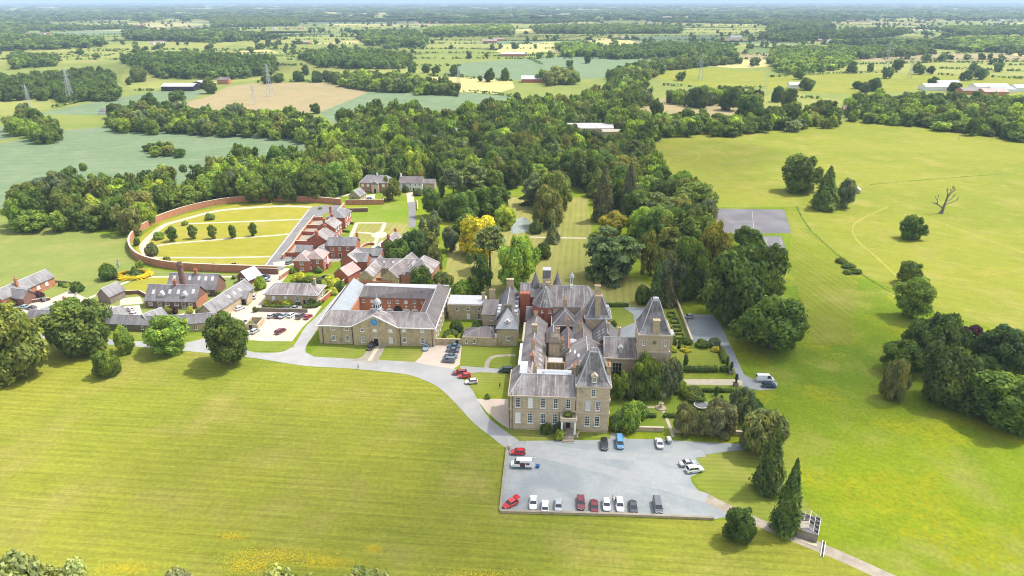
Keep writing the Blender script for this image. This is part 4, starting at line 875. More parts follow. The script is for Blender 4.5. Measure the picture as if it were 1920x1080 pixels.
# long curved row on the drive
for u, v, w, rot, hh, lb in ((-180.5, 54.6, 33.0, -3.6, 2.6, 'longest stretch of the low stone farm row, half hidden by the biggest tree'), (-147.2, 52.3, 15.8, -1.5, 2.6, 'middle stretch of the low stone farm row beside the drive'), (-131.3, 51.8, 12.0, 3.5, 2.9, 'stretch of the low stone farm row behind the round bright green tree'), (-119.2, 52.6, 9.0, 14, 3.2, 'end stretch of the low stone farm row with arched window facing the drive junction')):
    house('farm_row', lb, u, v, w, 5.6, hh, 2.3, 'dkstone' if rot < 0 else 'stone2', 'slate2', 'x', rot=rot, cat='farm building', group='low stone farm row along the drive', wins=[('F', w * .35, 1.5, .8, 1.3, 1, 2), ('F', w * .75, 1.5, .8, 1.3, 1, 2)], ov=.2)
br_ = house('malthouse', 'long brick cottage with six rooflights and two gabled dormers', -145.5, 71.9, 20.0, 9.4, 3.2, 4.6, 'dkbrick', 'slate2', 'x', cat='house', wins=[('F', 2, 1.8, 1.5, 1.2, 3, 2), ('F', 5.6, 1.4, 1.6, 2.2, 3, 2), ('F', 8.6, 1.8, 1.7, 1.2, 3, 2), ('F', 12.2, 1.8, 1.7, 1.2, 3, 2), ('F', 15, 1.4, 1.4, 2.2, 3, 2), ('F', 17.8, 1.8, 1.6, 1.2, 3, 2)], chim=[(10.5, 4.7, .9, .9, 9.6, 'brick', 2)],
       sky=[(2.6, 2.4, 1.1, 1.3), (9.0, 2.6, 1.1, 1.3), (12.4, 2.6, 1.1, 1.3), (18.2, 2.8, 1.1, 1.3)])
for x in (6.0, 15.0): dormer(br_, x, 1.2, 3.8, 2.4, 1.3, 2.4, 'lead', 'white')
MB().box(19.98, 20.05, .1, 9.3, 0, 3.1).build('lit_end_panel', M['brick2'], br_)  # sunlit look of the right end put into a paler brick panel
house('maltings', 'rear slate-roofed brick house with cream gable behind the tall chimney', -143.4, 84.2, 19.6, 9.0, 3.2, 4.6, 'dkbrick', 'slate2', 'x', cat='house', sky=[(2, 3, 1.1, 1.3), (5, 3, 1.1, 1.3), (8.4, 3, 1.1, 1.3), (12.2, 3, 1.1, 1.3), (15, 3, 1.1, 1.3), (17.8, 3, 1.1, 1.3)], chim=[(10.5, 4.5, .9, .9, 9.4, 'brick', 2)], wins=[('F', 16.5, 1.8, 1.2, 1.4, 2, 2)])
tc = bldg('tall_chimney', 'tall tapering dark brick chimney stack rising between two slate roofs', 'chimney', -134.2, 80.6)
MB().lathe([(1.35, -.3), (1.3, 4), (1.0, 14.0), (1.25, 14.2), (1.3, 14.9), (1.1, 15.0), (1.1, 15.6)], 16).build('stack', M['dkbrick'], tc); MB().lathe([(.9, 15.6), (.9, 15.65)], 12).build('flue', M['black'], tc)
house('diagonal_barn', 'long diagonal barn with grey roof and rooflights above the stone end wall', -119.4, 61.4, 6.6, 25.5, 3.8, 3.2, 'stone2', 'slate2', 'y', rot=-10, cat='barn', sky=[(5.1, 12, 1.0, 1.0), (5.1, 15.5, 1.0, 1.0), (5.1, 19, 1.0, 1.0)], wins=[('F', 4.2, 2.2, 1, 1, 2, 2)])
house('garage_block', 'small slate garage with dark open door beside the white cars', -114.4, 77.0, 6.6, 6.2, 2.8, 1.8, 'stone2', 'slate2', 'x', cat='garage', door=('F', 5.0, 2.2, 2.3))
house('gate_lodge', 'little open-sided building with pale gabled roof against the garden wall', -121.6, 99.4, 6.6, 6.4, 2.6, 2.8, 'dkbrick', 'lead', 'y', rot=-24, cat='outbuilding', ov=.6, door=('F', 3.4, 2.4, 2.1))
house('stone_shed', 'stone shed with slate roof on the track near the clipped topiary', -166.6, 75.4, 5.8, 7.4, 3.4, 2.8, 'dkstone', 'slate2', 'y', rot=-14, cat='shed')
house('gabled_wing', 'slate wing with pinkish end wall between the biggest tree and the bright green tree', -154.6, 58.0, 7.0, 6.6, 3.0, 2.4, 'brick2', 'slate2', 'y', rot=-32, cat='house')
house('gabled_wing', 'slate wing with round rooflight behind the bright green tree by the drive', -139.2, 56.6, 7.2, 7.0, 3.0, 2.4, 'brick2', 'slate2', 'y', rot=-30, cat='house', sky=[(2, 3, .9, .9)])
k1 = house('corner_cottage', 'brick and stone cottage with long slate roof at the far left edge', -205.5, 68.5, 6.4, 24, 4.0, 2.8, 'brick2', 'slate2', 'y', rot=-9, cat='house', wins=[('R', 16, 2.4, 1.4, 1.5, 2, 2, 'blind'), ('R', 20, 2.4, 1.4, 1.5, 2, 2, 'blind'), ('R', 12, 2.4, 1, 1.4, 2, 2)], chim=[(4.6, 9, .9, .9, 8.6, 'brick2', 2)])
house('cottage_wing', 'projecting slate wing of the far left cottage beside the small purple shrub', -201.5, 71.5, 8.6, 5.4, 3.4, 2.4, 'dkbrick', 'slate2', 'x', rot=-9, cat='house')
house('slate_outhouse', 'slate outhouse roof rising behind the biggest tree with brick stack', -180.3, 60.4, 8.5, 8.0, 2.6, 2.2, 'dkstone', 'slate2', 'y', rot=-22, cat='outbuilding', chim=[(6.4, 7, .8, .8, 6.6, 'brick', 2)])
house('edge_cottage', 'corner of a slate roofed cottage cut off by the left edge of the photo', -209, 60, 6, 7, 4, 2.4, 'brick2', 'slate2', 'y', rot=-9, cat='house')
# brick houses of the estate street
def at(px, py): return E(px, py)
def bh(label, px, py, w, d, h, rh, axis='x', rm='slate', rot=0, **k): u, v = at(px, py); return house('brick_house', label, u, v, w, d, h, rh, 'brick', rm, axis, rot=rot, group='red brick houses of the walled village', **k)
def rw(n, d, z=(4.6, 1.7)): return [('R', d * (i + .7) / (n + .4), zz, 1.0, 1.5, 2, 2, 'blind' if i % 2 else '') for i in range(n) for zz in z]
bh('farthest brick house of the street, with hipped grey roof', 614, 429, 9.5, 12.5, 6.2, 2.8, 'y', rm='slate2', hip=4, wins=rw(4, 12.5), chim=[(1, 5, 1, 1.2, 10.2, 'brick', 2)])
bh('second farthest brick house, gabled with two ridge stacks', 597, 448, 9.0, 9.5, 6.0, 2.8, 'y', rot=-4, wins=rw(3, 9.5), chim=[(3.6, .8, 1.2, 1.0, 10.2, 'brick', 2), (4.5, 9, 1.2, 1, 10.2, 'brick', 2)])
bh('brick house with massive chimney breast on its blank gable', 578, 473, 10.0, 10.5, 6.2, 3.0, 'y', rot=-4, wins=rw(3, 10.5), chim=[(5.4, -.4, 1.4, 1.0, 10.6, 'brick', 2), (5, 10, 1.2, 1, 10.4, 'brick', 2)])
bh('brick house facing the camera with three bays and dark front door', 615, 483, 13.2, 8.0, 6.0, 2.6, 'x', rm='slate2', cap='lead', door=('F', 5.9, 1.0, 2.2), wins=[('F', 2.4, 4.5, 1.3, 1.5, 2, 2), ('F', 5.9, 4.5, 1.1, 1.4, 2, 2), ('F', 9.6, 4.5, 1.3, 1.5, 2, 2), ('F', 2.4, 1.7, 1.4, 1.6, 2, 2), ('F', 9.8, 1.7, 1.4, 1.6, 2, 2)], chim=[(12.7, 6, .9, 1.1, 10.0, 'brick', 2)])
bh('low brick garage with slate roof beside the street wall', 556, 484, 7.0, 6.0, 3.2, 2.0, 'x', rm='slate2', cat='garage')
bh('gabled brick outhouse squeezed between the three-bay house and its neighbour', 588, 485, 6.4, 8.2, 3.0, 2.8, 'y', rm='slate2', rot=-18, cat='outhouse')
bh('left half of the paired brick villas with pinkish hipped roof', 553, 510, 6.6, 8.4, 5.4, 2.4, 'y', rm='pinktile', hip=2.5, wins=[('F', 3.4, 4.1, 1.5, 1.3, 3, 2), ('F', 3.4, 1.4, 1.5, 1.3, 3, 2)])
bh('right half of the paired brick villas with tall front windows', 574, 508, 8.0, 8.4, 5.8, 2.4, 'y', rm='pinktile', hip=2.5, wins=[('F', 2.2, 4.4, 1.1, 1.3, 2, 2), ('F', 5.6, 4.4, 1.1, 1.3, 2, 2), ('F', 2.2, 1.5, 1.1, 1.5, 2, 2, 'blind'), ('F', 5.6, 1.5, 1.1, 1.5, 2, 2, 'blind')] + rw(2, 8.4))
bh('single-storey brick annex at the right of the paired villas', 597, 504, 4.4, 5.0, 2.6, 1.4, 'x', rm='pinktile', hip=1.6, wins=[('F', 2.4, 1.5, 1, 1, 2, 2)], cat='annex')
bh('brick cottage with pink roof and open lean-to near the dark conifer', 628, 527, 7.0, 8.5, 3.6, 2.6, 'y', rm='pinktile', rot=-20, cat='cottage')
bh('taller brick cottage behind the dark slender conifer', 640, 507, 7.5, 9.0, 4.6, 2.8, 'y', rot=-10, cat='cottage')
bh('brick cottage with a right-hand gable beside the dark conifer', 655, 508, 8.0, 8.0, 4.6, 2.4, 'x', rm='slate2', rot=0, cat='cottage')
bh('single-storey slate building with white glazed roof left of the lawn', 664, 489, 12.5, 6.5, 2.8, 2.2, 'x', rm='slate2', cat='outbuilding', wins=[('F', 9, 1.4, 2, 1.4, 3, 1)])
bh('lone brick house with two ridge chimneys at the right of the village lawn', 716, 479, 7.6, 9.6, 5.8, 3.2, 'y', rot=-8, wins=[('F', 3.2, 4.4, .9, 1.3, 2, 2), ('F', 3.4, 1.5, .9, 1.3, 2, 2)], chim=[(3.8, .2, 1.1, .9, 10.0, 'brick', 2), (3.8, 9.2, 1.1, .9, 10, 'brick', 2)])
gh_ = bldg('greenhouse', 'white glazed greenhouse beside the lone brick house on the lawn', 'greenhouse', *at(702, 474)); MB().rings([(0, 4.5, 0, 7, 0), (0, 4.5, 0, 7, 2.2), (2.1, 2.4, 0, 7, 3.6)]).build('glazing', M['skyglass'], gh_)
mb = MB()
for i in range(8): mb.box(-.03, 0, i - .04, i + .04, 0, 2.2).box(4.5, 4.53, i - .04, i + .04, 0, 2.2)
mb.box(2.15, 2.35, -.05, 7.05, 3.6, 3.7).build('frame', M['white'], gh_)
# stone court north of the clock block
def sh(label, px, py, w, d, h, rh, axis='x', rm='slate', wm='stone2', rot=0, **k): u, v = at(px, py); return house('court_range', label, u, v, w, d, h, rh, wm, rm, axis, rot=rot, group='ranges of the stone court behind the clock block', cat='building', **k)
sh('mauve-roofed stone range across the back of the small court', 694, 516, 22.0, 7.0, 3.6, 2.8, 'x', wins=[('F', 4, 1.8, 1, 1.6, 2, 2), ('F', 12, 1.8, 1, 1.6, 2, 2)], door=('F', 8, 1.4, 2.3), sky=[(6, 2.2, .8, .8), (10, 2.2, .8, .8)])
sh('narrow slate range slanting down the left side of the small court', 674, 532, 6.0, 19.0, 3.4, 2.6, 'y', rot=-6)
sh('long stony-roofed range slanting down the right side of the small court', 716, 532, 7.5, 22.0, 3.6, 3.0, 'y', rm='slate3', rot=-14, sky=[(1.8, 6, .7, 1.0), (1.8, 7.6, .7, 1.0), (1.8, 13, .7, 1.0), (1.8, 14.6, .7, 1.0)])
sh('tall grey slate pyramid roof at the back of the small court', 727, 503, 10.0, 10.0, 4.2, 5.2, 'y', rm='slate2', hip=4.2)
sh('smaller of two hipped slate roofs on red brick beside the dark yews', 752, 533, 8.0, 10.5, 4.6, 3.4, 'y', wm='brick2', hip=3.6, rot=-6)
sh('larger hipped slate roof on red brick walls beside the dark yews', 764, 534, 10.5, 12.5, 6.0, 4.2, 'y', wm='brick2', hip=4.4, rot=-6)
o = bldg('small_court_walls', 'low brick and stone walls fencing the small court in front of its range', 'wall', *at(672, 534)); MB().box(0, 14, 0, .5, 0, 1.8).box(13.5, 14, .5, 8, 0, 1.8).box(2, 13, 4.5, 5, 0, 1.6).build('wall', M['brick2'], o)
# far houses
u, v = at(676, 360); fh = house('country_house', 'stone and brick country house with five white-framed bays at the top of the village', u, v, 19.5, 10, 6.0, 3.4, 'brick2', 'slate2', 'x', hip=4, cat='house', wins=[('F', x, z, 1.6, 1.7, 2, 2, 'blind' if z > 3 else '') for x in (1.8, 5.0, 14.6, 17.8) for z in (4.4, 1.7)], chim=[(10, 5, .8, .8, 10.6, 'white', 1)])
MB().box(7.6, 12.0, -2.2, 0, 0, 5.4).build('porch', M['trim'], fh); MB().add([(7.4, -2.4, 5.4), (12.2, -2.4, 5.4), (9.8, -2.4, 7.4), (7.4, 3, 5.4), (12.2, 3, 5.4), (9.8, 3, 7.4)], [(0, 1, 2), (0, 2, 5, 3), (1, 4, 5, 2), (3, 5, 4)]).build('porch_roof', M['slate2'], fh); MB().box(9.2, 10.4, -2.3, -2.2, 0, 2.8).build('front_door', M['black'], fh)
u, v = at(655, 376); house('garage_block', 'slate garage with hipped end below the country house', u, v, 7.0, 8.0, 3.0, 3.0, 'stone2', 'slate2', 'y', rot=-12, cat='garage')
u, v = at(749, 358); house('white_house', 'white rendered house with slate roof standing at the edge of the wood', u, v, 14.5, 8.5, 5.0, 3.0, 'render', 'slate3', 'x', cat='house', wins=[('F', x, z, 1.0, 1.3, 2, 2) for x in (2.4, 7, 10.2, 12.8) for z in (4.0, 1.6)], door=('F', 9.0, 1.1, 2.2), chim=[(.6, 4.2, 1, 1, 9.6, 'render', 2), (12.5, 6, .9, .9, 9.4, 'brick', 2)])
u, v = at(784, 357); house('cottage_wing', 'lower green-rendered wing at the right of the white house', u, v, 10.5, 6.5, 4.6, 1.8, 'stone', 'slate3', 'x', cat='house')
def farm(label, px, py, w, d, h, rh, wm='dkbrick', rm='sheet', axis='x', rot=0, cat='barn', name='far_barn', group=None):
    u, v = at(px, py); return house(name, label, u, v, w, d, h, rh, wm, rm, axis, rot=rot + 3.6, cat=cat, cap=None, group=group)
farm('long pale-roofed shed in a clearing of the wood', 1062, 249, 42, 20, 4, 3.0, 'stone2', 'sheet')
farm('flat buff roofed shed beside the long shed in the wood', 1130, 256, 20, 14, 4, 1, 'stone2', 'path')
farm('glass-roofed dark shed behind the long shed in the wood', 1120, 243, 34, 6, 4, 1, 'black', 'skyglass')
farm('dark-walled farm shed with pale roof at the far left farm', 303, 171, 42, 22, 6, 3, 'black', 'sheet')
farm('pale twin-gabled farm shed beside the round tree', 350, 167, 30, 24, 6, 4, 'black', 'sheet', 'y')
farm('farmhouse with reddish roof at the far left farm track', 408, 158, 16, 10, 6, 3, 'brick2', 'slate3', cat='farmhouse', name='farmhouse')
farm('white van-like small house between yellow shrubs above the crop field', 186, 215, 12, 7, 3.5, 2, 'render', 'slate2', cat='house', name='cottage')
farm('pale-roofed barn with red side near the middle distance', 978, 155, 40, 16, 5, 4, 'brick', 'sheet')
farm('wide low red-brown barn left of the straw field', 940, 106, 50, 24, 5, 3, 'brick2', 'sheet')
for i, (a, b, w, h, m_, t) in enumerate(((1735, 170, 40, 5, 'sheet', 'white sheeted shed at the left of the far right farm'), (1760, 163, 30, 5, 'sheet', 'smaller pale shed behind the far right farm'), (1805, 178, 34, 5, 'slate3', 'brown roofed barn in the centre of the far right farm'), (1830, 170, 44, 5, 'lead', 'long silvery shed in the middle of the far right farm'), (1860, 174, 30, 4, 'metal', 'bluish metal shed on the right of the far right farm'), (1905, 172, 36, 5, 'skyglass', 'turquoise glazed shed at the right edge of the photo'), (1845, 180, 30, 5, 'pinktile', 'pink tiled farmhouse of the far right farm'))):
    farm(t, a, b, w, 18, h, 3, 'brick2' if i in (2, 6) else 'render', m_, group='sheds of the far right farm')
for a, b, w, t in ((560, 83, 30, 'distant red-roofed farmhouse left of centre'), (720, 70, 26, 'faint pale farmhouse among trees far left of centre'), (1165, 74, 30, 'faint grey farmhouse among bright distant fields'), (1370, 72, 34, 'pale farmhouse near the dark wooded slope'), (905, 80, 40, 'distant red-roofed hamlet house beside the straw field'), (925, 77, 30, 'smaller red-roofed hamlet house behind the first'), (1690, 18, 60, 'white barn on the hazy far hill'), (1480, 166, 22, 'white cottage half hidden by trees before the pylon field'), (1580, 213, 9, 'tiny red-roofed hut at the left end of the dark tree belt')):
    farm(t, a, b, w, w * .45, 5, 3, 'render' if 'pale' in t or 'white' in t or 'faint' in t else 'brick2', 'sheet' if 'white' in t or 'pale' in t else 'pinktile', cat='farmhouse', name='farmhouse')
u, v = at(1599, 362); house('field_shelter', 'small pale field shelter beside the dark trees on the meadow', u, v, 4, 5, 2.0, 1.3, 'stone2', 'lead', 'y', rot=-20, cat='shelter')
u, v = at(870, 268); house('lodge_in_wood', 'small pale roof glimpsed in the wood right of centre', u - 8, v - 3, 9, 8, 9, 3, 'render', 'sheet', 'x', cat='house')
u, v = at(806, 282); house('lodge_in_wood', 'small pinkish roof glimpsed in the wood left of centre', u - 4, v - 3, 9, 8, 9, 3, 'brick2', 'pinktile', 'x', cat='house')
# ================================================================ vegetation kit
def np_mesh(name, V, Q, mats, cv=None, tc=None, T=None):
    """V (n,3); Q (m,4) quads; T (k,3) triangles"""
    me = bpy.data.meshes.new(name); nq = len(Q); nt = 0 if T is None else len(T)
    me.vertices.add(len(V)); me.vertices.foreach_set('co', np.ascontiguousarray(V, dtype=np.float32).ravel())
    loops = np.concatenate([np.asarray(Q, dtype=np.int32).ravel()] + ([np.asarray(T, dtype=np.int32).ravel()] if nt else []))
    me.loops.add(len(loops)); me.loops.foreach_set('vertex_index', loops)
    st = np.concatenate([np.arange(nq) * 4, nq * 4 + np.arange(nt) * 3]).astype(np.int32)
    me.polygons.add(nq + nt); me.polygons.foreach_set('loop_start', st)
    me.polygons.foreach_set('loop_total', np.concatenate([np.full(nq, 4), np.full(nt, 3)]).astype(np.int32))
    for q in mats: me.materials.append(q)
    me.update(calc_edges=True)
    if cv is not None: a = me.attributes.new('cv', 'FLOAT', 'FACE'); a.data.foreach_set('value', np.ascontiguousarray(cv, dtype=np.float32))
    if tc is not None:
        a = me.attributes.new('tc', 'FLOAT_COLOR', 'FACE'); a.data.foreach_set('color', np.ascontiguousarray(np.hstack([tc, np.ones((len(tc), 1))]), dtype=np.float32).ravel())
    return me
def leaves(P, N, size, rng, asp=1.0, hang=False):
    n = len(P); r = rng.normal(size=(n, 3))
    N = N / (np.linalg.norm(N, axis=1, keepdims=True) + 1e-9)
    if hang: a = np.tile(np.array([[0, 0, 1.0]]), (n, 1)) + r * .18
    else: a = r
    a = a - N * (a * N).sum(1, keepdims=True); a /= np.linalg.norm(a, axis=1, keepdims=True) + 1e-9
    b = np.cross(N, a); s = (size * rng.uniform(.6, 1.25, n))[:, None]
    V = np.stack([P - a * s * asp - b * s * .35, P - a * s * .1 + b * s * -.8, P + a * s * asp + b * s * .2, P + b * s * .8], 1).reshape(-1, 3)
    return V, np.arange(4 * n).reshape(-1, 4)
_ico = {}
def ico(sub):
    if sub in _ico: return _ico[sub]
    import bmesh
    bm = bmesh.new(); bmesh.ops.create_icosphere(bm, subdivisions=sub, radius=1.0)
    V = np.array([v.co[:] for v in bm.verts]); T = np.array([[v.index for v in f.verts] for f in bm.faces]); bm.free()
    _ico[sub] = (V, T); return V, T
def blob_crown(seed, nb=42, nl=4600, ls=.075, semi=(1, 1, .95), cz=1.04, low=-.9, br=(.2, .36), sub=1, core=.8, hang=False, asp=1.0, shellr=.74, lump=.18):
    rng = np.random.default_rng(seed)
    D = rng.normal(size=(nb * 4, 3)); D /= np.linalg.norm(D, axis=1, keepdims=True); D = D[D[:, 2] > low]
    keep = []; sk = rng.uniform(-.13, .13, 6)      # spread the lobes; sk makes the crown lopsided
    for d in D:
        if all(np.dot(d, k) < .93 for k in keep) or rng.random() < .15: keep.append(d)
        if len(keep) >= nb: break
    D = np.array(keep); rad = rng.uniform(br[0], br[1], len(D)); sh = shellr * (1 + rng.uniform(-lump, lump * .7, len(D)))
    Cn = D * sh[:, None] * np.array(semi) ; lim = 1 - rad * .55
    Cn[:, 0] += sk[0] * D[:, 2] + sk[1] * D[:, 1] ** 2; Cn[:, 1] += sk[2] * D[:, 2] + sk[3] * D[:, 0] ** 2; Cn *= 1 + .16 * np.sin(D @ rng.normal(size=3) * 3.1 + sk[4] * 20)[:, None]
    Cn[:, 2] += cz
    Cn = np.vstack([Cn, [[0, 0, cz]]]); rad = np.append(rad, .55)
    w = rad ** 2; w[-1] *= .3; bi = rng.choice(len(rad), nl * 2, p=w / w.sum())
    d = rng.normal(size=(nl * 2, 3)); d[:, 2] += .25; d /= np.linalg.norm(d, axis=1, keepdims=True)
    P = Cn[bi] + d * (rad[bi] * (rng.uniform(.84, 1.14, nl * 2) + .10 * np.sin(d @ np.array([9., 7., 8.]) + bi * 1.7)))[:, None]
    dist = np.linalg.norm(P[:, None, :] - Cn[None], axis=2) / rad[None]
    dist[np.arange(len(P)), bi] = 9
    ok = (dist.min(1) > .8) & (P[:, 2] > .08); P = P[ok][:nl]; d = d[ok][:nl]; bi = bi[ok][:nl]
    N = d + rng.normal(size=d.shape) * .45
    V, Q = leaves(P, N, ls, rng, asp, hang)
    bl = rng.uniform(.78, 1.22, len(rad)); cv = bl[bi] * rng.uniform(.75, 1.25, len(P))
    iv, it = ico(sub); VV = [V]; TT = []; b = len(V); cT = []
    for k in range(len(rad)):
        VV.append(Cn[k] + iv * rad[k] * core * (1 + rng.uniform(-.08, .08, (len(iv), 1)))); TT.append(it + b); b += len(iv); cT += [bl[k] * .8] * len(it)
    return np.vstack(VV), Q, np.vstack(TT), np.concatenate([cv, cT])
def cone_crown(seed, nl=5200, ls=.07, H=2.6, pw=.8, base=.06, droop=.5, lump=.3, tiers=16, full=1.0):
    rng = np.random.default_rng(seed)
    z = rng.uniform(0, 1, nl * 3); ok = rng.uniform(0, 1, nl * 3) < ((1 - z) ** pw * .95 + .05); z = z[ok][:nl]; n = len(z)
    th = rng.uniform(0, 2 * math.pi, n); K = rng.uniform(0, 6.28, (6,)); 
    env = np.minimum((1 - z) ** pw, .35 + z * 6 * full + .3) * (1 - lump * .5 + lump * (np.sin(th * 5 + z * 9 + K[0]) * .35 + np.sin(th * 3 - z * 14 + K[1]) * .35 + np.sin(th * 9 + z * 31 + K[2]) * .3))
    tier = np.abs(((z * tiers + .6 * np.sin(th * 2 + K[3])) % 1) - .5) * 2
    r = env * (0.62 + .42 * tier * rng.uniform(.6, 1, n)) 
    P = np.stack([r * np.cos(th), r * np.sin(th), (base + z * (1 - base)) * H - droop * .08 * r], 1)
    N = np.stack([np.cos(th), np.sin(th), np.full(n, .75)], 1) + rng.normal(size=(n, 3)) * .4
    V, Q = leaves(P, N, ls, rng, 1.25); cv = rng.uniform(.7, 1.3, n) * (.85 + .3 * tier)
    m = 14; VV = []; k = 9
    for i in range(k):
        zz = i / (k - 1); rr = min((1 - zz) ** pw, .35 + zz * 6 + .3) * .62 + .01
        for j in range(m): a = 2 * math.pi * j / m; q = rr * (1 + .12 * math.sin(3 * a + i)); VV.append((q * math.cos(a), q * math.sin(a), (base + zz * (1 - base) * .96) * H))
    b = len(V); T = []
    for i in range(k - 1):
        for j in range(m): a = b + i * m + j; c = b + i * m + (j + 1) % m; T += [(a, c, c + m), (a, c + m, a + m)]
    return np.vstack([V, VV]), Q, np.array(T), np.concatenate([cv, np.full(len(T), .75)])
def cedar_crown(seed, nl=5200, ls=.07, H=1.75, flat=False):
    rng = np.random.default_rng(seed); pads = []
    lv = 9
    for i in range(lv):
        f = i / (lv - 1); z = (.22 + .76 * f) * H; R0 = (.74 if f < .75 else .74 - (f - .75) * 2.1) * (1 - .12 * (f < .12))
        if flat: z = (.62 + .36 * f) * H; R0 = .66 - .35 * f
        for k in range(7 if f < .8 else 3):
            a = rng.uniform(0, 6.28) if f >= .8 else 2 * math.pi * k / 7 + i * .9 + rng.uniform(-.25, .25); rr = R0 * rng.uniform(.55, 1.05)
            pads.append((rr * math.cos(a), rr * math.sin(a), z + rng.uniform(-.05, .05) * H - .05 * rr, rng.uniform(.24, .36), rng.uniform(.035, .06), a))
    pads = np.array(pads); w = pads[:, 3] ** 2; bi = rng.choice(len(pads), nl, p=w / w.sum()); p = pads[bi]
    t = rng.uniform(0, 6.28, nl); q = np.sqrt(rng.uniform(0, 1, nl)); x = p[:, 3] * 1.15 * q * np.cos(t); y = p[:, 3] * .8 * q * np.sin(t)
    ca, sa = np.cos(p[:, 5]), np.sin(p[:, 5]); zz = p[:, 4] * (1 - q ** 2) * rng.uniform(.2, 1.2, nl) - .10 * q ** 2 * p[:, 3] + rng.normal(size=nl) * .012
    P = np.stack([p[:, 0] + x * ca - y * sa, p[:, 1] + x * sa + y * ca, p[:, 2] + zz], 1)
    N = np.stack([x * ca * .8, x * sa * .8, np.ones(nl) * .6], 1) + rng.normal(size=(nl, 3)) * .35
    V, Q = leaves(P, N, ls, rng, 1.2); bl = rng.uniform(.8, 1.2, len(pads)); cv = bl[bi] * rng.uniform(.75, 1.25, nl)
    iv, it = ico(1); VV = [V]; TT = []; b = len(V); cT = []
    for k, pd in enumerate(pads):
        ca, sa = math.cos(pd[5]), math.sin(pd[5]); w_ = iv * np.array([pd[3] * 1.0, pd[3] * .7, pd[4] * .6])
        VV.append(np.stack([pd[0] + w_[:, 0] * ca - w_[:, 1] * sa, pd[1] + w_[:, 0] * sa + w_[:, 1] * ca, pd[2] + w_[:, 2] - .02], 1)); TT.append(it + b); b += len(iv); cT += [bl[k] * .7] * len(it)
    return np.vstack(VV), Q, np.vstack(TT), np.concatenate([cv, cT])
PRO = {}
def fit(V, H):
    """scale a crown so its spread is 1 and its height H"""
    V = V.copy(); r = np.percentile(np.hypot(V[:, 0], V[:, 1]), 97); V[:, :2] /= r
    lo, hi = np.percentile(V[:, 2], 1), np.percentile(V[:, 2], 99); V[:, 2] = .03 * H + (V[:, 2] - lo) / (hi - lo) * .97 * H
    return V
def proto(kind, fn, H, n):
    PRO[kind] = []
    for s in range(n):
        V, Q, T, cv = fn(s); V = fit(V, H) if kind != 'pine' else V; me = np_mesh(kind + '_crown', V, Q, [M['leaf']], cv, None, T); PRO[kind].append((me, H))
proto('broad', lambda s: blob_crown(10 + s, 52, 6200, .062, br=(.13, .36), core=.74, lump=.26), 2.0, 6)
proto('loose', lambda s: blob_crown(30 + s, 34, 4200, .066, br=(.12, .28), shellr=.82, lump=.36, core=.62), 2.0, 4)
proto('oval', lambda s: blob_crown(40 + s, 54, 6000, .062, (1, 1, 1.35), 1.5, -.8, (.15, .36), core=.76, lump=.24), 3.0, 3)
proto('bush', lambda s: blob_crown(50 + s, 30, 2600, .10, (1, 1, .75), .75, -.3, (.26, .42)), 1.6, 3)
proto('willow', lambda s: blob_crown(60 + s, 44, 5600, .062, (1, 1, 1.15), 1.25, -.85, (.2, .34), core=.72, hang=True, asp=2.3), 2.5, 2)
proto('fir', lambda s: cone_crown(70 + s), 2.6, 2)
proto('redwood', lambda s: cone_crown(75 + s, 5600, .06, 2.6, .62, .05, .6, .22, 22), 2.6, 2)
proto('cedar', lambda s: cedar_crown(80 + s), 1.75, 2)
proto('pine', lambda s: cedar_crown(85 + s, 3400, .075, 1.75, True), 1.75, 1)
proto('column', lambda s: blob_crown(90 + s, 40, 2600, .13, (1, 1, 2.6), 2.7, -.95, (.42, .6), shellr=.55), 5.4, 2)

def tube_chain(mb, pts, rads, n=7):
    for a, b, r0, r1 in zip(pts, pts[1:], rads, rads[1:]): mb.tube(a, b, r0, r1, n)
def trunk_mesh(kind, seed):
    r = random.Random(seed); mb = MB()
    if kind in ('fir', 'redwood', 'column'): tube_chain(mb, [(0, 0, -.03), (0, 0, .3), (0, 0, .8), (0, 0, 2.2 if kind != 'column' else 4.4)], [.085, .065, .05, .012]); return mb.mesh('trunk', M['bark'])
    if kind in ('cedar', 'pine'):
        tube_chain(mb, [(0, 0, -.03), (.01, 0, .4), (-.01, .01, 1.0), (0, 0, 1.65)], [.075, .06, .045, .01])
        for i in range(14): a = i * 2.4; z = (.45 if kind == 'cedar' else .9) + i * .06; mb.tube((0, 0, z - .06), (.7 * math.cos(a), .7 * math.sin(a), z + .02), .026, .008, 5)
        return mb.mesh('trunk', M['bark'])
    tube_chain(mb, [(0, 0, -.04), (0, 0, .12), (.02, 0, .45), (0, .02, .8)], [.13, .08, .07, .05])
    for i in range(7):
        a = i * .9 + r.uniform(-.2, .2); l = r.uniform(.45, .7); z = .4 + .07 * i
        p = Vector((.01, 0, z)); q = Vector((l * .5 * math.cos(a), l * .5 * math.sin(a), z + .35)); t = Vector((l * math.cos(a), l * math.sin(a), z + .62))
        mb.tube(p, q, .04, .025, 5); mb.tube(q, t, .025, .008, 5)
    return mb.mesh('trunk', M['bark'])
TRK = {k: trunk_mesh(k, i) for i, k in enumerate(PRO)}
LC = dict(dk=(.058, .090, .020), dk2=(.051, .078, .024), md=(.074, .108, .024), lt=(.115, .165, .030), br=(.16, .215, .03), ol=(.10, .115, .030), gy=(.085, .108, .050), wi=(.105, .115, .048),
          yl=(.33, .31, .025), pu=(.050, .022, .030), rw=(.075, .078, .040), ce=(.095, .125, .050), gl=(.17, .155, .03), wh=(.34, .36, .26), bw=(.105, .115, .045), lime=(.26, .27, .03))
LC = {k_: tuple(c_ * (1.15 if k_ not in ('yl', 'wh') else 1) for c_ in v_) for k_, v_ in LC.items()}
trnd = random.Random(99)
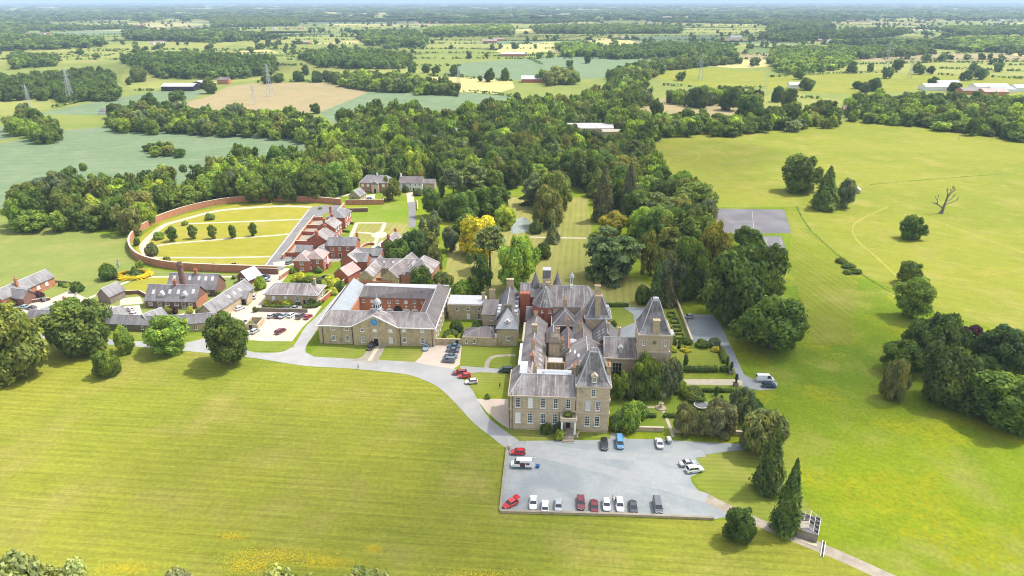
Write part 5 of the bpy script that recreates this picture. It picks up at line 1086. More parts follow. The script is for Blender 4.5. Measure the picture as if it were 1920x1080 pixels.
def jit(c, a=.14): k = trnd.uniform(1 - a, 1 + a); return (c[0] * k * trnd.uniform(.92, 1.1), c[1] * k, c[2] * k * trnd.uniform(.85, 1.15))
def solve(cx, top, bot, w, skirt=.06):
    mid = (top + bot) / 2; zc = 5.0
    for _ in range(8):
        x, y = G(cx, mid, zc); dep = y * cP + (CAM_H - zc) * sP; s = F / dep
        R = w / 2 / s; b = (bot - top) / 2 / s; th = math.atan2(CAM_H - zc, y)
        c = math.sqrt(max((b * b - (R * math.sin(th)) ** 2), 0)) / math.cos(th); c = max(c, .38 * R)
        zc = c * (1 + skirt)
    return x, y, R, zc + c
def plant(name, cat, label, x, y, R, h, kind, col, group=None, single=False):
    me, H = PRO[kind][trnd.randrange(len(PRO[kind]))]; rz = trnd.uniform(0, 6.28)
    k = .97 * (h / H)
    o = empty(name, (x, y, 0), 0, label, cat, group)
    Rk = R * 1.04
    link('trunk', TRK[kind], o, (0, 0, 0), rz, (Rk, Rk, k)) if kind != 'bush' else None
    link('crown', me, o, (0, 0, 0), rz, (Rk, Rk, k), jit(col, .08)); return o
NM = dict(broad=('broadleaf_tree', 'tree'), loose=('broadleaf_tree', 'tree'), oval=('broadleaf_tree', 'tree'), bush=('shrub', 'shrub'), willow=('weeping_tree', 'tree'), fir=('conifer', 'conifer'), redwood=('conifer', 'conifer'), cedar=('cedar_tree', 'cedar'), pine=('pine_tree', 'pine'), column=('columnar_tree', 'tree'))
PLACED = []
def T(cx, top, bot, w, kind, col, label, group=None, skirt=.06):
    x, y, R, h = solve(cx, top, bot, w, skirt); PLACED.append((x, y, R)); n, c = NM[kind]
    return plant(n, c, label, x, y, R, h, kind, LC[col], group)
# foreground and drive
T(14, 572, 708, 128, 'broad', 'ol', 'huge yellow-green tree cut by the left edge above the front lawn')
T(143, 556, 658, 120, 'broad', 'md', 'widest spreading tree in front of the low stone farm row')
T(231, 612, 661, 36, 'broad', 'lt', 'small light green tree on the drive verge between the two round trees')
T(312, 592, 663, 77, 'broad', 'lt', 'round bright green tree beside the drive with a dark shadow on the lawn')
T(423, 582, 684, 82, 'oval', 'dk', 'dense dark egg-shaped tree where the drive meets the yard')
T(196, 655, 706, 46, 'broad', 'md', 'small round tree standing alone on the front lawn')
for i, (x, t, w, l) in enumerate(((15, 1054, 150, 'grey-green treetop in the bottom left corner'), (118, 1062, 100, 'second grey-green treetop from the bottom left corner'), (330, 1068, 80, 'small grey-green treetop poking over the bottom edge left of the yellow flowers'), (560, 1062, 150, 'widest grey-green treetop at the bottom edge'), (690, 1062, 110, 'rightmost grey-green treetop at the bottom edge'))):
    x_, y_, R, h = solve(x, t, t + w * 1.25, w); plant('weeping_tree', 'tree', l, x_, y_, R, h, 'broad', (.19, .21, .085), 'treetops along the bottom edge')
T(1387, 949, 1016, 55, 'broad', 'dk', 'round dark green tree beside the track at the car park corner')
T(1483, 866, 994, 52, 'fir', 'dk', 'dark conifer shading the roofless shed by the track')
T(1449, 795, 918, 54, 'fir', 'dk2', 'middle dark conifer of the group beside the car park')
T(1432, 766, 850, 80, 'willow', 'bw', 'large olive-brown tree leaning over the end of the car park')
T(1352, 750, 815, 56, 'willow', 'wi', 'grey-green feathery tree on the right behind the garden wall')
T(1288, 758, 813, 44, 'willow', 'wi', 'grey-green feathery tree on the left behind the garden wall')
T(1322, 768, 814, 46, 'willow', 'bw', 'browner feathery tree between two others behind the garden wall')
T(1390, 722, 790, 50, 'loose', 'gy', 'silvery shrub-like tree near the black garden urns')
T(1414, 742, 782, 34, 'bush', 'dk', 'dark bush on the lawn edge behind the olive-brown tree')
T(1213, 668, 745, 62, 'willow', 'md', 'tall green tree filling the corner between link range and east tower')
T(1254, 672, 742, 46, 'willow', 'gy', 'darker feathery tree against the foot of the east tower')
T(1164, 694, 748, 40, 'loose', 'lt', 'light climbing tree against the portico tower side')
T(1187, 702, 745, 40, 'willow', 'gy', 'grey-green tree under the mullioned hall window')
T(1239, 710, 746, 27, 'bush', 'wh', 'white blossoming shrub in the garden below the east tower')
T(1187, 719, 750, 9, 'column', 'lt', 'slim clipped conifer in the garden beside the dark trees')
T(1178, 752, 806, 46, 'bush', 'lt', 'bright green bush beside the portico tower')
T(1158, 772, 806, 34, 'bush', 'md', 'mid green bush at the foot of the portico tower')
T(1196, 750, 784, 42, 'bush', 'lt', 'light bush on the lawn near the oval white table')
T(1272, 706, 735, 30, 'bush', 'br', 'bright rounded bush at the end of the garden path')
T(1300, 722, 752, 46, 'bush', 'md', 'spreading bush below the garden path')
T(1023, 792, 813, 22, 'bush', 'dk', 'dark clipped bush left of the other under the manor windows')
T(1047, 792, 813, 20, 'bush', 'dk2', 'dark clipped bush nearest the portico')
T(1050, 805, 824, 18, 'bush', 'br', 'bright green bush beside the entrance steps')
# right of the manor
T(1396, 455, 604, 136, 'broad', 'dk', 'enormous dark tree at the right of the manor park')
T(1452, 546, 658, 126, 'broad', 'md', 'big spreading tree beside the garden car parking')
T(1345, 418, 505, 62, 'broad', 'gl', 'yellowish green tree behind the enormous dark tree')
T(1406, 423, 468, 54, 'broad', 'dk', 'dark tree in front of the hard court')
T(1290, 445, 556, 70, 'broad', 'md', 'mid green tree behind the garden topiary hedges')
T(1262, 470, 560, 56, 'loose', 'gy', 'bluish green tree left of the garden parking')
T(1232, 490, 572, 30, 'fir', 'dk2', 'narrow dark spruce above the east tower')
T(1255, 515, 572, 30, 'fir', 'rw', 'brownish conifer stump behind the east tower')
T(1206, 532, 568, 30, 'bush', 'dk', 'dark yew above the east tower roof')
T(1223, 430, 516, 54, 'loose', 'ol', 'brown-green tree behind the great cedar')
T(1146, 424, 522, 96, 'cedar', 'ce', 'great layered cedar standing on the park lawn')
T(1148, 396, 440, 54, 'broad', 'gl', 'golden green tree just behind the great cedar')
T(1200, 386, 444, 52, 'broad', 'br', 'bright green tree between cedar and redwoods')
T(1237, 360, 424, 70, 'cedar', 'ce', 'dark layered cedar at the wood edge right of the redwoods')
T(1133, 316, 412, 42, 'redwood', 'rw', 'left of two tall brownish redwoods')
T(1181, 306, 410, 38, 'redwood', 'rw', 'right of two tall brownish redwoods')
T(1185, 262, 320, 44, 'pine', 'gy', 'grey-green pine crown just above the right redwood')
T(1300, 342, 404, 92, 'broad', 'md', 'big round tree at the edge of the wood above the courts')
T(1300, 400, 460, 80, 'loose', 'md', 'wide tree left of the hard court')
T(1255, 425, 470, 60, 'cedar', 'ol', 'flat-topped cedar behind the garden trees')
T(1345, 446, 478, 40, 'bush', 'dk', 'dark undergrowth beside the hard court')
T(1320, 500, 560, 50, 'loose', 'dk', 'dark tree between the enormous tree and the garden')
# park left
T(895, 406, 478, 74, 'broad', 'yl', 'brilliant golden-yellow tree in the park')
T(918, 424, 506, 68, 'pine', 'ce', 'tall pine with bare trunk in front of the golden tree')
T(968, 442, 544, 76, 'broad', 'br', 'tall bright green tree behind the manor roofs')
T(946, 386, 428, 38, 'willow', 'br', 'small bright weeping tree by the pond')
T(1040, 322, 392, 62, 'willow', 'ol', 'upper of the two olive weeping trees beside the pond')
T(1030, 352, 424, 56, 'willow', 'ol', 'lower of the two olive weeping trees beside the pond')
T(1002, 326, 384, 50, 'cedar', 'gy', 'grey cedar left of the olive weeping trees')
T(1037, 414, 454, 28, 'fir', 'gy', 'small dull conifer below the weeping trees')
T(1005, 411, 437, 23, 'bush', 'md', 'round bush on the pond bank')
T(1019, 455, 484, 30, 'bush', 'dk', 'dark bush on the lawn right of the tall bright tree')
T(1046, 318, 364, 46, 'pine', 'rw', 'brown-stemmed pine behind the weeping trees')
T(1090, 280, 350, 56, 'loose', 'dk2', 'blue-black tree left of the redwoods')
T(873, 356, 412, 62, 'broad', 'md', 'bluish round tree in the park left of the dark one')
T(922, 346, 404, 72, 'broad', 'dk', 'wide dark round tree beside the park glade')
T(875, 400, 446, 56, 'broad', 'md', 'low round tree behind the golden tree')
T(843, 424, 470, 30, 'oval', 'gy', 'grey-blue tree left of the golden tree')
T(838, 378, 412, 34, 'bush', 'dk2', 'dark yew beside the village lane')
T(807, 396, 452, 44, 'loose', 'gy', 'upper grey-green tree beside the village lane')
T(808, 352, 404, 34, 'oval', 'md', 'slender tree beside the lane near the white house')
T(802, 430, 476, 40, 'oval', 'ol', 'lower grey-green tree beside the village lane')
T(816, 458, 508, 28, 'oval', 'ol', 'narrow olive conifer at the lawn corner')
T(774, 428, 486, 48, 'oval', 'dk2', 'near-black yew beside the lone brick house')
T(748, 448, 500, 50, 'broad', 'dk', 'dark yew nearest the lone brick house')
T(790, 498, 536, 46, 'bush', 'dk', 'clipped dark bush behind the clock block corner')
T(830, 506, 544, 42, 'bush', 'ol', 'olive bush behind the clock block')
T(805, 527, 545, 34, 'bush', 'br', 'lime green low bush behind the clock block roof')
T(868, 522, 560, 50, 'bush', 'lt', 'light green tree behind the garden house')
T(900, 474, 556, 50, 'loose', 'dk', 'dark pine-like tree behind the garden house')
T(886, 306, 362, 56, 'cedar', 'ce', 'layered cedar above the village glade')
T(850, 316, 372, 50, 'pine', 'gy', 'grey pine between white house and cedar')
T(828, 340, 370, 12, 'column', 'dk', 'slim dark cypress in the glade')
T(735, 332, 374, 34, 'loose', 'ol', 'olive tree between the country house and the white house')
T(662, 492, 514, 10, 'column', 'dk', 'slim dark cypress among the pink-roofed cottages')
T(820, 560, 584, 40, 'bush', 'md', 'shrubs')['label'] = 'green bush peeping over the clock block right roof'
# clock block to manor garden
for x, t, b, w, c, l in ((856, 600, 622, 26, 'dk', 'dark bush beside the clock block in the walled shrubbery'), (880, 612, 634, 30, 'gy', 'greyish bush in the middle of the walled shrubbery'), (897, 598, 618, 24, 'md', 'bush under the garden house windows'), (890, 618, 632, 20, 'lime', 'yellow-green bush in the walled shrubbery'), (845, 616, 634, 30, 'md', 'spreading bush at the lower left of the shrubbery'), (845, 628, 644, 22, 'br', 'bright bush beside the low stone wall'), (912, 612, 628, 20, 'md', 'bush against the garden wing')):
    T(x, t, b, w, 'bush', c, l)
T(914, 738, 748, 11, 'bush', 'lt', 'tiny bush on the lawn near the manor side')
# meadow right
T(1508, 292, 358, 70, 'broad', 'dk', 'dark round tree on the meadow with a shadow to its left')
T(1552, 314, 390, 46, 'fir', 'md', 'tall pointed tree between two others on the meadow')
T(1588, 335, 387, 36, 'oval', 'gy', 'grey-green tree in front of the field shelter')
T(1716, 405, 443, 43, 'broad', 'dk', 'small lollipop tree alone on the bright meadow', skirt=.35)
T(1706, 488, 532, 42, 'broad', 'md', 'round tree just above the taller pale tree')
T(1718, 518, 597, 66, 'oval', 'lt', 'pale green tree on the old field boundary')
T(1752, 584, 690, 98, 'broad', 'dk2', 'dark tree forming the crown of the right-hand clump')
T(1692, 632, 702, 76, 'broad', 'dk', 'left-hand dark tree of the right clump')
T(1720, 610, 690, 66, 'loose', 'dk2', 'shadowy tree in the middle of the right clump')
T(1786, 648, 757, 102, 'broad', 'dk2', 'dense blue-green tree at the front of the right clump')
T(1822, 608, 650, 44, 'broad', 'pu', 'purple-leaved tree at the back of the right clump')
T(1884, 611, 698, 92, 'broad', 'dk2', 'dark round tree at the right edge behind the clump')
T(1680, 672, 747, 47, 'willow', 'bw', 'brownish cone-shaped weeping tree before the right clump')
T(1888, 690, 806, 140, 'broad', 'dk', 'biggest dark tree cut by the right edge')
T(1846, 664, 706, 50, 'broad', 'md', 'lighter tree between the blue-green tree and the biggest dark tree')
x, y = G(1590, 503); 
for k, (a, b, w) in enumerate(((1578, 488, 22), (1592, 497, 24), (1605, 507, 22))): T(a, b - 5, b + 6, w, 'bush', 'dk', ('left', 'middle', 'right')[k] + ' scrubby bush on the meadow ditch', 'scrub on the meadow ditch')
T(1590, 506, 513, 18, 'bush', 'md', 'small scrub bush just below the ditch scrub')
# dead tree
x, y = G(1764, 400); dt = empty('dead_tree', (x, y, 0), 0, 'bare dead tree with forked grey branches on the meadow', 'tree')
r = random.Random(4); mb = MB()
def limb(p, d, l, rad, dep):
    q = p + d * l; mb.tube(p, q, rad, rad * .66, 6)
    if dep == 0: return
    for i in range(2 if dep > 1 else 3):
        nd = (d + Vector((r.uniform(-.8, .8), r.uniform(-.5, .5), r.uniform(-.1, .5)))).normalized(); limb(q, nd, l * r.uniform(.6, .85), rad * .62, dep - 1)
mb.tube((0, 0, -.2), (.4, 0, 1.2), 1.3, .85, 8)
limb(Vector((.4, 0, 1.0)), Vector((.12, 0, 1)).normalized(), 5.0, .85, 0)
limb(Vector((1, 0, 6)), Vector((.05, 0, 1)).normalized(), 3.6, .5, 3); limb(Vector((.9, 0, 5)), Vector((.9, .1, .25)).normalized(), 3.8, .3, 2)
limb(Vector((.5, 0, 3)), Vector((-.85, 0, .5)).normalized(), 4.2, .4, 1); limb(Vector((-3, 0, 5)), Vector((-.3, 0, 1)).normalized(), 2.6, .25, 2); limb(Vector((1, 0, 6)), Vector((.35, .2, .9)).normalized(), 3.6, .4, 3); limb(Vector((.9, 0, 6.4)), Vector((.8, -.2, .6)).normalized(), 3, .25, 2)
mb.build('trunk', M['deadwood'], dt)
# walled garden young trees
lab = ('leftmost', 'second from the left', 'middle', 'second from the right', 'rightmost')
for i, (x, t, b, w) in enumerate(((322, 424, 452, 19), (360, 421, 447, 16), (397, 421, 447, 15), (435, 421, 446, 14), (474, 417, 442, 14))): T(x, t, b, w, 'oval', 'md', lab[i] + ' of the row of five upright young trees on the walled lawn', 'young trees in a row on the walled lawn')
for x, t, b, w, c, l in ((393, 399, 412, 17, 'lt', 'spreading sapling on the top path of the walled lawn'), (283, 455, 479, 24, 'gy', 'grey-green sapling beside the curved gravel path'), (298, 433, 448, 22, 'lt', 'light sapling inside the curve of the brick wall'), (312, 481, 494, 14, 'md', 'small round sapling at the lower left of the walled lawn'), (400, 493, 505, 15, 'pu', 'left of two dark purple bushes near the low garden wall'), (438, 493, 505, 15, 'pu', 'right of two dark purple bushes near the low garden wall'), (256, 446, 460, 11, 'dk', 'dark climber against the curved brick wall'), (261, 488, 502, 14, 'lt', 'wispy sapling outside the curved wall'), (346, 414, 422, 12, 'lt', 'tiny sapling on the upper curved path'),
                          (200, 494, 524, 34, 'dk', 'round dark bush alone in the left pasture'), (143, 528, 547, 23, 'dk', 'round bush near the far left cottage drive'), (114, 528, 536, 10, 'md', 'tiny bush on the cottage fence line'), (124, 530, 538, 12, 'lt', 'pale tiny bush on the cottage fence line'), (72, 545, 560, 20, 'pu', 'purple shrub beside the far left cottage'), (487, 518, 542, 21, 'br', 'round bright tree beside the open-sided building'), (438, 516, 523, 8, 'md', 'tiny bush by the garden wall end'),
                          (560, 510, 528, 26, 'lime', 'yellow-green bush behind the garden lodge'), (548, 500, 512, 14, 'lt', 'light bush at the paired villas drive'), (579, 515, 532, 24, 'ol', 'olive bush behind the garden lodge'), (596, 517, 534, 24, 'gy', 'silver-leaved bush behind the garden lodge'), (620, 518, 538, 34, 'lime', 'wide yellow-green bush inside the brick garden wall'), (638, 525, 545, 22, 'md', 'green bush at the end of the brick garden wall'), (622, 538, 552, 24, 'lime', 'lower yellow bush beside the lodge side wall'), (597, 500, 511, 16, 'md', 'clipped bush before the villa annex'),
                          (500, 562, 571, 12, 'lime', 'leftmost yellow shrub under the lodge windows'), (518, 561, 571, 16, 'gl', 'second shrub under the lodge windows'), (538, 559, 572, 20, 'lime', 'largest yellow shrub under the lodge windows'), (586, 558, 572, 20, 'md', 'green rounded shrub at the right end of the lodge front'), (560, 563, 571, 12, 'md', 'small shrub beside the lodge door'),
                          (312, 574, 588, 18, 'ol', 'shrub before the long brick cottage'), (328, 576, 588, 10, 'pu', 'dark red shrub before the long brick cottage'), (355, 574, 588, 14, 'lime', 'yellowish shrub before the long brick cottage'), (372, 576, 590, 12, 'lt', 'shrub at the right corner of the long brick cottage'), (450, 600, 616, 20, 'gy', 'grey hedge bush at the yard entrance'), (468, 602, 614, 20, 'gy', 'second grey hedge bush at the yard entrance'), (395, 538, 552, 12, 'ol', 'shrub beside the cream gable'), (410, 544, 556, 10, 'md', 'small shrub on the cottage terrace'),
                          (20, 560, 575, 22, 'ol', 'dull shrub behind the huge yellow-green tree'), (700, 372, 380, 10, 'lt', 'shrub on the country house forecourt'), (665, 368, 380, 16, 'dk', 'dark shrub beside the slate garage of the country house'), (783, 352, 366, 18, 'gy', 'shrub in front of the white house wing'), (760, 346, 360, 12, 'dk', 'climber shrub on the white house front'),
                          (690, 500, 510, 16, 'md', 'shrub beside the glass-roofed building'), (600, 388, 392, 8, 'md', 'small bush at the top of the street'), (478, 575, 585, 9, 'md', 'small bush beside the lane'), (1208, 690, 700, 10, 'md', 'shrub at the wall'),
                          (1262, 632, 648, 16, 'dk', 'dark rounded bush below the parterre'), (1262, 648, 660, 18, 'lime', 'left yellow-green cushion bush below the parterre'), (1286, 648, 660, 20, 'lime', 'right yellow-green cushion bush below the parterre'), (1290, 632, 646, 20, 'dk', 'dark bush at the end of the long garden wall'), (1318, 634, 652, 26, 'md', 'bush in the border beside the garden parking'), (1340, 632, 650, 24, 'gy', 'greyish bush in the border beside the garden parking'), (1343, 648, 660, 16, 'lime', 'yellow-green bush at the border end'), (1270, 545, 560, 14, 'gy', 'pale shrub at the garden wall top end'), (1150, 600, 612, 12, 'md', 'bush at the foot of the blue-roofed tower')):
    T(x, t, b, w, 'bush', c, l)
for x, t, b, w, l in ((1286, 664, 686, 9, 'slim cypress on the croquet lawn'), (1364, 668, 686, 7, 'slim cypress beside the black urns'), (1274, 636, 652, 7, 'slim cypress below the parterre'), (1344, 724, 742, 9, 'slim cypress on the lower garden hedge'), (1353, 740, 750, 6, 'smallest cypress near the trampoline')): T(x, t, b, w, 'column', 'dk', l)
# topiary: yellow ring hedge and dark clipped cone
x, y = G(252, 517); tp = empty('topiary', (x, y, 0), 0, 'dark clipped cone ringed by a bright yellow low hedge', 'topiary')
V, Q, T_, cv = cone_crown(5, 1500, .12, 1.3, .8); link('cone', np_mesh('cone', V, Q, [M['leaf']], cv, None, T_), tp, (-.5, 1.5, 0), 0, (2.8, 2.8, 2.9), LC['dk'])
rg = np.random.default_rng(3); n = 2600; a = rg.uniform(0, 6.28, n); rr = rg.normal(size=n) * .10 + 1; zz = np.abs(rg.normal(size=n)) * .5
P = np.stack([rr * 6.3 * np.cos(a), rr * 5.0 * np.sin(a), .2 + zz], 1); V, Q = leaves(P, np.stack([np.cos(a) * .3, np.sin(a) * .3, np.ones(n)], 1), .5, rg)
link('ring_hedge', np_mesh('ring', V, Q, [M['leaf']], rg.uniform(.8, 1.2, n)), tp, (0, 0, 0), 0, None, (.34, .27, .015))

# ---------------------------------------------------------------- woods
def poly_fill(poly, spacing, z=9.0, seed=0, world=False):
    P = [G(*p, z) for p in poly] if not world else poly; xs = [p[0] for p in P]; ys = [p[1] for p in P]; r = random.Random(seed)
    def inside(x, y):
        c = False; n = len(P)
        for i in range(n):
            x1, y1 = P[i]; x2, y2 = P[(i + 1) % n]
            if (y1 > y) != (y2 > y) and x < (x2 - x1) * (y - y1) / (y2 - y1) + x1: c = not c
        return c
    out = []; s = spacing; y = min(ys); k = 0
    while y < max(ys):
        x = min(xs) + (s / 2 if k % 2 else 0)
        while x < max(xs):
            a, b = x + r.uniform(-.36, .36) * s, y + r.uniform(-.36, .36) * s
            if inside(a, b): out.append((a, b))
            x += s
        y += s * .87; k += 1
    return out
WD = {}
WD['beside the curved garden wall'] = [(14, 410), (30, 368), (70, 345), (120, 338), (200, 352), (250, 330), (300, 325), (345, 350), (400, 312), (450, 292), (520, 286), (600, 300), (640, 330), (605, 352), (540, 352), (470, 350), (400, 352), (345, 362), (300, 376), (268, 394), (240, 410), (170, 410), (110, 404), (60, 408)]
WD['in the great central wood'] = [(560, 288), (610, 258), (645, 226), (700, 200), (770, 203), (840, 218), (900, 196), (965, 190), (1050, 190), (1120, 174), (1180, 162), (1220, 184), (1170, 205), (1240, 236), (1218, 262), (1215, 300), (1262, 325), (1325, 345), (1340, 392), (1310, 430), (1240, 440), (1195, 420), (1180, 385), (1110, 335), (1085, 325), (1050, 310), (1000, 318), (960, 330), (890, 345), (850, 318), (820, 322), (780, 318), (700, 322), (650, 325), (620, 350), (605, 362), (560, 330)]
WD['along the hedge between crop and bare earth'] = [(200, 205), (250, 196), (300, 203), (400, 204), (470, 202), (560, 212), (610, 222), (612, 244), (560, 250), (480, 240), (400, 236), (300, 234), (212, 232)]
WD['in the belt along the top of the meadow'] = [(1590, 182), (1640, 176), (1720, 178), (1800, 182), (1860, 180), (1960, 186), (2060, 190), (2060, 266), (1930, 248), (1850, 238), (1760, 226), (1680, 218), (1600, 212), (1580, 200)]
WD['in the hedge line above the meadow'] = [(1200, 223), (1250, 215), (1300, 216), (1390, 221), (1440, 212), (1500, 196), (1560, 198), (1585, 218), (1540, 226), (1440, 230), (1380, 236), (1300, 238), (1225, 240)]
WD['in the strip running back from the central wood'] = [(1245, 173), (1310, 167), (1390, 168), (1430, 177), (1400, 187), (1330, 184), (1270, 184)]
WD['in the ribbon of trees beyond the wood'] = [(1140, 134), (1190, 120), (1260, 109), (1330, 103), (1395, 110), (1330, 115), (1250, 123), (1215, 140), (1200, 168), (1150, 170)]
WD['in the clump left of the yellow shrubs'] = [(12, 225), (40, 205), (70, 212), (110, 228), (100, 250), (60, 252), (35, 240)]
WD['in the island copse of the crop field'] = [(270, 262), (300, 256), (340, 268), (338, 276), (290, 276)]
WD['in the row above the bare earth field'] = [(620, 142), (680, 134), (760, 140), (850, 158), (868, 168), (800, 165), (700, 158), (632, 152)]
WD['in the far left plantation'] = [(-40, 150), (60, 142), (130, 134), (205, 132), (222, 160), (215, 176), (110, 178), (60, 172), (-40, 180)]
trees = []
PC = ['md', 'md', 'dk', 'lt', 'dk', 'ol', 'lt', 'gy', 'md', 'br', 'dk', 'ol']
for wi, (k, p) in enumerate(WD.items()):
    r = random.Random(wi * 31 + 5)
    for x, y in poly_fill(p, 10.6 if wi < 2 else 11.5, 9.0, wi):
        if any((x - a) ** 2 + (y - b) ** 2 < (max(c - 1.5, 1)) ** 2 for a, b, c in PLACED): continue
        R = r.uniform(5.0, 9.0); h = r.uniform(9, 19) * (R / 6.6) ** .4 * (1 if wi < 2 else .82)
        if r.random() < .2: R *= .7; h *= .7
        if k.startswith('in the island'): R, h = r.uniform(4, 6), r.uniform(6, 8)
        c = r.choice(PC) if wi != 10 else 'dk'; kind = r.choices(('broad', 'loose', 'oval', 'fir'), (55, 27, 12, 6))[0]
        trees.append((R / math.hypot(x, y), x, y, R, h, c, kind, k))
# keep clearings for the roofs seen in the wood
def clear(px, py, z, rad):
    x, y = G(px, py, z); return x, y, rad
CL = [clear(1085, 252, 0, 26), clear(1120, 252, 0, 24), clear(870, 268, 6, 9), clear(806, 282, 6, 8), clear(1062, 258, 0, 18), clear(1080, 262, 0, 24), clear(1110, 265, 0, 24), clear(1135, 265, 0, 20), clear(1150, 252, 0, 16), clear(870, 276, 4, 10), clear(806, 290, 4, 9)]
trees = [t for t in trees if not any((t[1] - a) ** 2 + (t[2] - b) ** 2 < c * c for a, b, c in CL)]
trees.sort(reverse=True)
IND, MASS = trees[:190], trees[190:]
shade = {'md': 'mid green', 'lt': 'light green', 'dk': 'dark green', 'ol': 'olive green', 'gy': 'grey-green', 'br': 'bright green'}
form = {'broad': 'round-crowned', 'loose': 'loose-crowned', 'oval': 'tall oval', 'fir': 'pointed conifer'}
ORD = 'first second third fourth fifth sixth seventh eighth ninth tenth eleventh twelfth thirteenth fourteenth fifteenth sixteenth seventeenth eighteenth nineteenth twentieth'.split()
ORD += [t_ + '-' + o_ for t_ in ('twenty', 'thirty', 'forty') for o_ in ORD[:9]]
def px_of(x, y): return x / (y * cP + CAM_H * sP)
cnt = {}
IND.sort(key=lambda t: px_of(t[1], t[2]))
for s, x, y, R, h, c, kind, k in IND:
    n, ct = NM[kind]; g_ = (c, kind, k); i_ = cnt.get(g_, 0); cnt[g_] = i_ + 1; plant(n, ct, '%s %s tree %s, %s from left' % (shade[c], form[kind], k, ORD[i_ % len(ORD)]), x, y, R, h, kind, jit(LC[c], .2), '%s %s trees %s' % (shade[c], form[kind], k))
# hand-placed field trees, middle distance (px, base row, height px, width px)
FT = [(278, 202, 28, 30), (332, 192, 22, 30), (392, 174, 28, 28), (592, 212, 18, 20), (242, 158, 14, 14), (257, 152, 28, 30), (558, 152, 19, 22), (572, 140, 18, 15), (595, 153, 20, 22), (612, 152, 20, 18), (522, 154, 16, 18), (500, 156, 18, 20), (626, 156, 20, 18), (772, 138, 22, 18), (798, 136, 16, 18), (817, 138, 16, 18), (852, 142, 20, 19), (918, 152, 24, 20), (947, 150, 22, 18), (900, 152, 10, 10),
      (1068, 126, 13, 14), (1102, 118, 17, 14), (1277, 150, 16, 20), (1499, 148, 16, 20), (1597, 136, 20, 20), (1632, 134, 16, 14), (1665, 146, 20, 20), (1684, 130, 18, 22), (1724, 138, 20, 24), (1746, 138, 14, 16), (1812, 150, 18, 22), (1838, 148, 20, 26), (1826, 134, 16, 20), (1872, 134, 16, 18), (1640, 170, 24, 24), (1608, 166, 14, 20), (1622, 172, 18, 20), (1750, 160, 16, 20), (1790, 172, 18, 24), (1405, 228, 50, 50), (1370, 205, 42, 40), (1312, 200, 36, 36), (1232, 220, 34, 26), (1460, 190, 28, 22), (1512, 168, 22, 28), (1480, 200, 34, 30), (1345, 240, 28, 36), (1290, 236, 26, 34), (1445, 236, 36, 44), (1530, 228, 40, 36), (1555, 224, 30, 30)]
MID = []; FT.sort(); fo = 0
for i, (px, b, h_, w_) in enumerate(FT):
    x, y, R, h = solve(px, b - h_, b, w_); MID.append((x, y, R, h))
    if b > 150 and h_ >= 14: fo += 1; plant('broadleaf_tree', 'tree', 'solitary dark green field tree in the middle distance, %s of them from left' % ORD[fo - 1], x, y, R, h, 'broad', jit(LC['dk'], .15), 'scattered field trees in the middle distance')
MID2 = [m for i, m in enumerate(MID) if not (FT[i][1] > 150 and FT[i][2] >= 14)]

def instanced(name, items, protos, label, cat, seed=1):
    """one mesh from many light crowns; items = (x, y, R, h, colour)"""
    rng = np.random.default_rng(seed); Vs, Qs, Ts, cQ, cT, tQ, tT = [], [], [], [], [], [], []; b = 0
    for i, (x, y, R, h, c) in enumerate(items):
        V, Q, T_, cv, H = protos[i % len(protos)]; a = rng.uniform(0, 6.28); ca, sa = math.cos(a), math.sin(a)
        Vs.append(np.stack([x + R * (V[:, 0] * ca - V[:, 1] * sa), y + R * (V[:, 0] * sa + V[:, 1] * ca), V[:, 2] * h / H], 1).astype(np.float32))
        Qs.append(Q + b); Ts.append(T_ + b); b += len(V); cQ.append(cv[:len(Q)]); cT.append(cv[len(Q):])
        k = rng.uniform(.75, 1.25); cc = np.array(c) * k; tQ.append(np.tile(cc, (len(Q), 1))); tT.append(np.tile(cc, (len(T_), 1)))
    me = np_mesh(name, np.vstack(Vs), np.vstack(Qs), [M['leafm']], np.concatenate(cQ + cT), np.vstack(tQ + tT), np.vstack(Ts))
    o = link(name, me); tag(o, label, cat, None, 'stuff'); return o
def light(seed, nb, nl, ls, sub=1, **k):
    V, Q, T_, cv = blob_crown(seed, nb, nl, ls, sub=sub, **k); return (fit(V, 2.0), Q, T_, cv, 2.0)
PM = [light(s, 26, 1000, .125, br=(.18, .42), lump=.32, core=.75) for s in range(200, 206)]
instanced('woodland', [(x, y, R, h, LC[c]) for s, x, y, R, h, c, kind, k in MASS] + [(x, y, R, h, LC['dk']) for x, y, R, h in MID2], PM, 'continuous woodland of mixed green crowns filling the middle distance', 'woodland')
